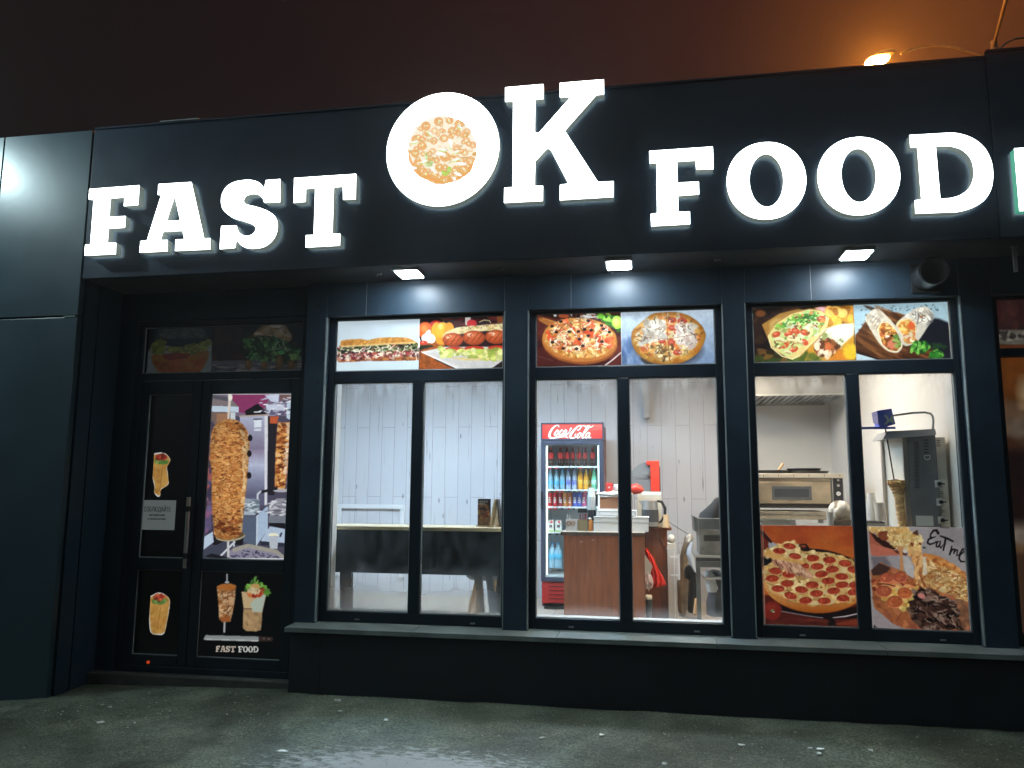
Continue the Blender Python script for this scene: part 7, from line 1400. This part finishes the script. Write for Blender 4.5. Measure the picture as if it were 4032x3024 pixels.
for zy in (1080,1305,1530):
    q=Wp(1030+(zy-1080)*.09,zy,yg-.01); m=MB(); m.box(q[0]-.027,q[0]+.022,yg-.004,yg-.0005,q[1]-.025,q[1]+.025); pl_=m.build('knob_plate',mat('pale_plate',(.55,.56,.54),.4),colq)
    m=MB(); m.cyl((q[0],yg-.018,q[1]),(q[0],yg-.0042,q[1]),.013,n=16); m.box(q[0],q[0]+.032,yg-.017,yg-.008,q[1]-.004,q[1]+.005); m.build('knob',BLACK,pl_)
m=MB()
for base in (545,1175,1400):
    for k in range(4 if base==545 else 2): q=Wp(980+(base-545)*.06,base+k*22+8,yg+.02); q2=Wp(1028+(base-545)*.06,base+k*22,yg+.02); m.box(q[0],q2[0],yg-.001+(0 if q2[0]<gx1 else 0),yg-.0002,q[1],q2[1])
m.build('line_print',BLACK,t)
q=Wp(745,1598,yg); q2=Wp(950,1475,yg); MB().box(q[0],q2[0],yg-.002,yg-.0003,q[1],q2[1]).build('paper_label',mat('pale_label',(.58,.64,.62),.7),t)
rx0=Wp(430,700,yg)[0]; rx0=Wp(440,700,yg+.05)[0]
m=MB(); m.box(gx0-.03,gx0-.001,yg+.005,yg+.2,gz0,gz1-.008); m.box(rx0-.004,rx0+.008,yg+.26,yg+.30,gz0,gz1-.01); m.build('burner_frame',STEEL,t)
bp=[(rx0+.009,yg+.275),(gx0-.031,yg+.02),(gx0-.031,yg+.30),(rx0+.009,yg+.30)]      # the glowing side stands at an angle towards the spit
m=MB(); m.hexa([(x_,y_,gz0) for x_,y_ in bp],[(x_,y_,gz1-.01) for x_,y_ in bp]); m.build('burner',mat('pale_burner',(.80,.79,.70),.5,noise=.12,nscale=6,stretch=(3,1,.3)),t)
a=Wp(330,525,yg-.02); b=Wp(1000,400,yg-.02); c=Wp(400,430,yg-.02)
m=MB(); m.hexa([(a[0],yg-.02,a[1]-.004),(gx1,yg-.02,gz1+.001),(gx1,yg+.25,gz1+.001),(a[0],yg+.25,a[1]-.004)],[(c[0],yg+.0,c[1]),(gx1,yg+.0,b[1]),(gx1,yg+.25,b[1]),(c[0],yg+.25,c[1])]); m.build('top_hood',mat('hood_grey',(.30,.31,.33),.4,metal=.4),t)
# motor box, arm, spit
BLU=mat('motor_blue',(.11,.18,.85),.4)
ym=.24; a=Wp(285,385,ym); b=Wp(440,155,ym)
t=thing('spit_motor','blue motor box with a painted reflection above the spit, held by a bent grey pipe','motor',((a[0]+b[0])/2,ym+.05,a[1]))
m=MB(); l0=Wp(262,180,ym); l1=Wp(440,152,ym); l2=Wp(488,345,ym); l3=Wp(290,400,ym)
m.prism([l3,l2,(l1[0],l1[1]),(l0[0],l0[1])],ym,ym+.10); m.build('housing',BLU,t,bev=.003)
s0=Wp(192,205,ym+.1); s1=Wp(215,335,ym+.1)
m=MB(); m.add([(l0[0]-.0005,ym+.002,l0[1]-.002),(l3[0]-.006,ym+.002,l3[1]+.03),(s1[0],ym+.1,s1[1]),(s0[0],ym+.1,s0[1]),(l0[0]+.004,ym+.004,l0[1]-.002),(l3[0]-.002,ym+.004,l3[1]+.03),(s1[0]+.004,ym+.102,s1[1]),(s0[0]+.004,ym+.102,s0[1])],[(0,1,2,3),(7,6,5,4),(0,4,5,1),(1,5,6,2),(2,6,7,3),(3,7,4,0)]); m.build('side_plate',mat('motor_violet',(.20,.18,.36),.4),t)
ar=[Wp(*q,ym) for q in ((338,232),(375,232),(412,285),(450,230),(470,345),(415,310),(380,350),(342,350),(385,292))]
MB().prism(ar,ym-.002,ym-.0004).build('arrow_reflection',mat('pale_cyan',(.42,.58,.60),.5),t)  # pale chevron painted in place of a reflection in the glass
m=MB(); z=Wp(200,392,ym)[1]; m.box(Wp(75,390,ym)[0]-.04,Wp(485,390,ym)[0],ym-.006,ym+.015,z-.008,z+.008); m.build('cross_bar',BLU,t)
pp=[Wp(*q,ym+.06) for q in ((455,240),(560,225),(700,205),(850,200),(920,215),(948,250),(955,320),(945,440))]
m=MB(); m.tube([(x_,ym+.06,z_) for x_,z_ in pp],.0075,8); m.build('arm_pipe',STEELD,t,smooth=True)
rt=Wp(365,405,ym+.05); rb=Wp(470,1030,ym+.05); m0=Wp(575,1640,ym+.05)
t=thing('doner_spit','thin doner meat cone on a steel rod before the grill','doner',(m0[0],ym+.05,.9))
m=MB(); dx=(rb[0]-rt[0])/(rb[1]-rt[1]); m.tube([(rt[0],ym+.05,rt[1]),(rb[0],ym+.05,rb[1]),(rb[0]+dx*.1,ym+.05,rb[1]-.1)],[.005,.005,.005],8); m.build('rod',DKMET,t,smooth=True)
rows=[(400,590,1035),(380,610,1070),(400,612,1100),(430,590,1140),(460,592,1200),(480,595,1280),(490,600,1380),(505,610,1480),(520,622,1570),(530,630,1680),(520,640,1800)]
m=MB(); vs=[]; n=20; rn=random.Random(5)
rr2=[]
for i in range(len(rows)-1):
    for s_ in range(5):
        f=s_/5; rr2.append([rows[i][k]*(1-f)+rows[i+1][k]*f for k in range(3)])
for i,(xa,xb,zy) in enumerate(rr2):
    L=Wp(xa,zy,ym+.05); R_=Wp(xb,zy,ym+.05); cx=(L[0]+R_[0])/2; rx=(R_[0]-L[0])/2
    for k in range(n):
        t_=2*math.pi*k/n; q=1+.10*math.sin(i*2.1+1.5*math.sin(2*t_))+rn.uniform(-.05,.05); vs.append((cx+rx*q*math.cos(t_),ym+.05+rx*q*math.sin(t_),L[1]+rn.uniform(-.002,.002)))
m.add(vs,[(i*n+k,i*n+(k+1)%n,(i+1)*n+(k+1)%n,(i+1)*n+k) for i in range(len(rr2)-1) for k in range(n)]+[tuple(range(n)),tuple((len(rr2)-1)*n+k for k in range(n-1,-1,-1))])
m.build('meat',mat('roast_meat',(.92,.50,.21),.55,noise=.4,nscale=22,bump=.8,bscale=60,stretch=(1,1,3)),t,smooth=True)
q0=rr2[0]; cx=(Wp(q0[0],1035,ym+.05)[0]+Wp(q0[1],1035,ym+.05)[0])/2
m=MB(); zz=Wp(495,1050,ym+.05)[1]; m.blob(cx,ym+.05,zz,.036,.036,.014,6,.14); m.build('browned_cap',mat('browned_meat',(.20,.07,.025),.5,noise=.4,nscale=20),t,smooth=True)
# ------------------------------------------------------------------ litter on the asphalt
LITTER=mat('paper_litter',(.86,.88,.84),.8,noise=.1)
def scrap(px,py,w_,d_,rot,lab,h=.006,mt=LITTER):
    s_=at(px,py,0); dd=Vector((px-2016,0,0)); dv=(px-2016)/(FL*4032)*CR-(py-1512)/(FL*4032)*CU+CF
    k=(CH-.03)/-dv.z; x,y=dv.x*k,-D+dv.y*k
    z=gz(x,y)
    k=(CH-z)/-dv.z; x,y=dv.x*k,-D+dv.y*k
    rn=random.Random(px); ca,sa=math.cos(rot),math.sin(rot); n=9; top=[]; bot=[]
    for i in range(n):
        t_=2*math.pi*i/n; r=1.0*rn.uniform(.75,1.1); a_,b_=w_*r*math.cos(t_)/2,d_*r*math.sin(t_)/2
        X,Y=x+a_*ca-b_*sa,y+a_*sa+b_*ca; bot.append((X,Y,z+.003)); top.append((X,Y,z+.003+h*rn.uniform(.6,1.5)))
    m=MB(); m.add(bot+top+[(x,y,z+.003+h*1.2)],[tuple(range(n-1,-1,-1))]+[(n+i,n+(i+1)%n,2*n) for i in range(n)]+[(i,(i+1)%n,n+(i+1)%n,n+i) for i in range(n)])
    return tag(m.build('paper_scrap',mt),lab,'litter','paper scraps on the asphalt')
for q in ((397,2848,.05,.035,.1,'oval white scrap on the asphalt before the left corner block'),(433,2787,.035,.012,.1,'thin white strip of paper on the asphalt before the doorstep'),(1330,2761,.055,.03,-.2,'curled white scrap lying near the plinth below the first window'),(1112,2963,.075,.03,.0,'large flat white scrap beside the pale icy patch'),(1520,2838,.03,.03,.3,'dull crumb of paper at the front of the first window'),(2135,2910,.05,.012,.4,'pale stick of litter in front of the middle window'),(2370,2897,.035,.04,.9,'torn pale flake right of the pale stick of litter'),(2920,2937,.04,.02,-.3,'lone bright flake on the asphalt under the third window'),(3232,2953,.06,.035,.1,'widest of the clustered white flakes under the kitchen window'),(3190,2950,.03,.02,.6,'small flake left in the cluster under the kitchen window'),(3225,2972,.03,.02,.2,'pebble like scrap in front of the cluster under the kitchen window'),(3428,2958,.03,.02,-.8,'white folded scrap right of the cluster under the kitchen window'),(2616,3012,.03,.02,-.5,'white speck of paper at the bottom edge of the picture'),(1340,2803,.03,.012,0,'narrow pale strip below the curled scrap')): scrap(*q)
# fallen grit: uncountable small stones
m=MB(); rn=random.Random(11)
for k in range(900):
    x=rn.uniform(-4.1,2.6); y=-.22-abs(rn.gauss(0,.75)); y=max(y,-2.6); z=gz(x,y); r=rn.choice((.002,.003,.003,.004,.005,.007)); 
    m.add([(x-r,y-r*.7,z),(x+r,y-r*.5,z),(x+r*.6,y+r,z),(x-r*.7,y+r*.8,z),(x,y,z+r*1.1)],[(0,1,4),(1,2,4),(2,3,4),(3,0,4)])
tag(m.build('gravel',mat('pale_grit',(.42,.44,.40),.9,noise=.8,nscale=3)),kind='stuff')
# ------------------------------------------------------------------ damp night air
hz_=MB().box(-27,27,-27,27,-2.2,14.5); hm_=bpy.data.materials.new('night_haze'); hm_.use_nodes=True; n=hm_.node_tree.nodes; n.remove(n['Principled BSDF'])
v=n.new('ShaderNodeVolumePrincipled'); v.inputs['Color'].default_value=(.9,.95,.95,1); v.inputs['Density'].default_value=.0018; v.inputs['Anisotropy'].default_value=.85
hm_.node_tree.links.new(v.outputs[0],n['Material Output'].inputs['Volume'])
h=hz_.build('haze',hm_); tag(h,kind='stuff')
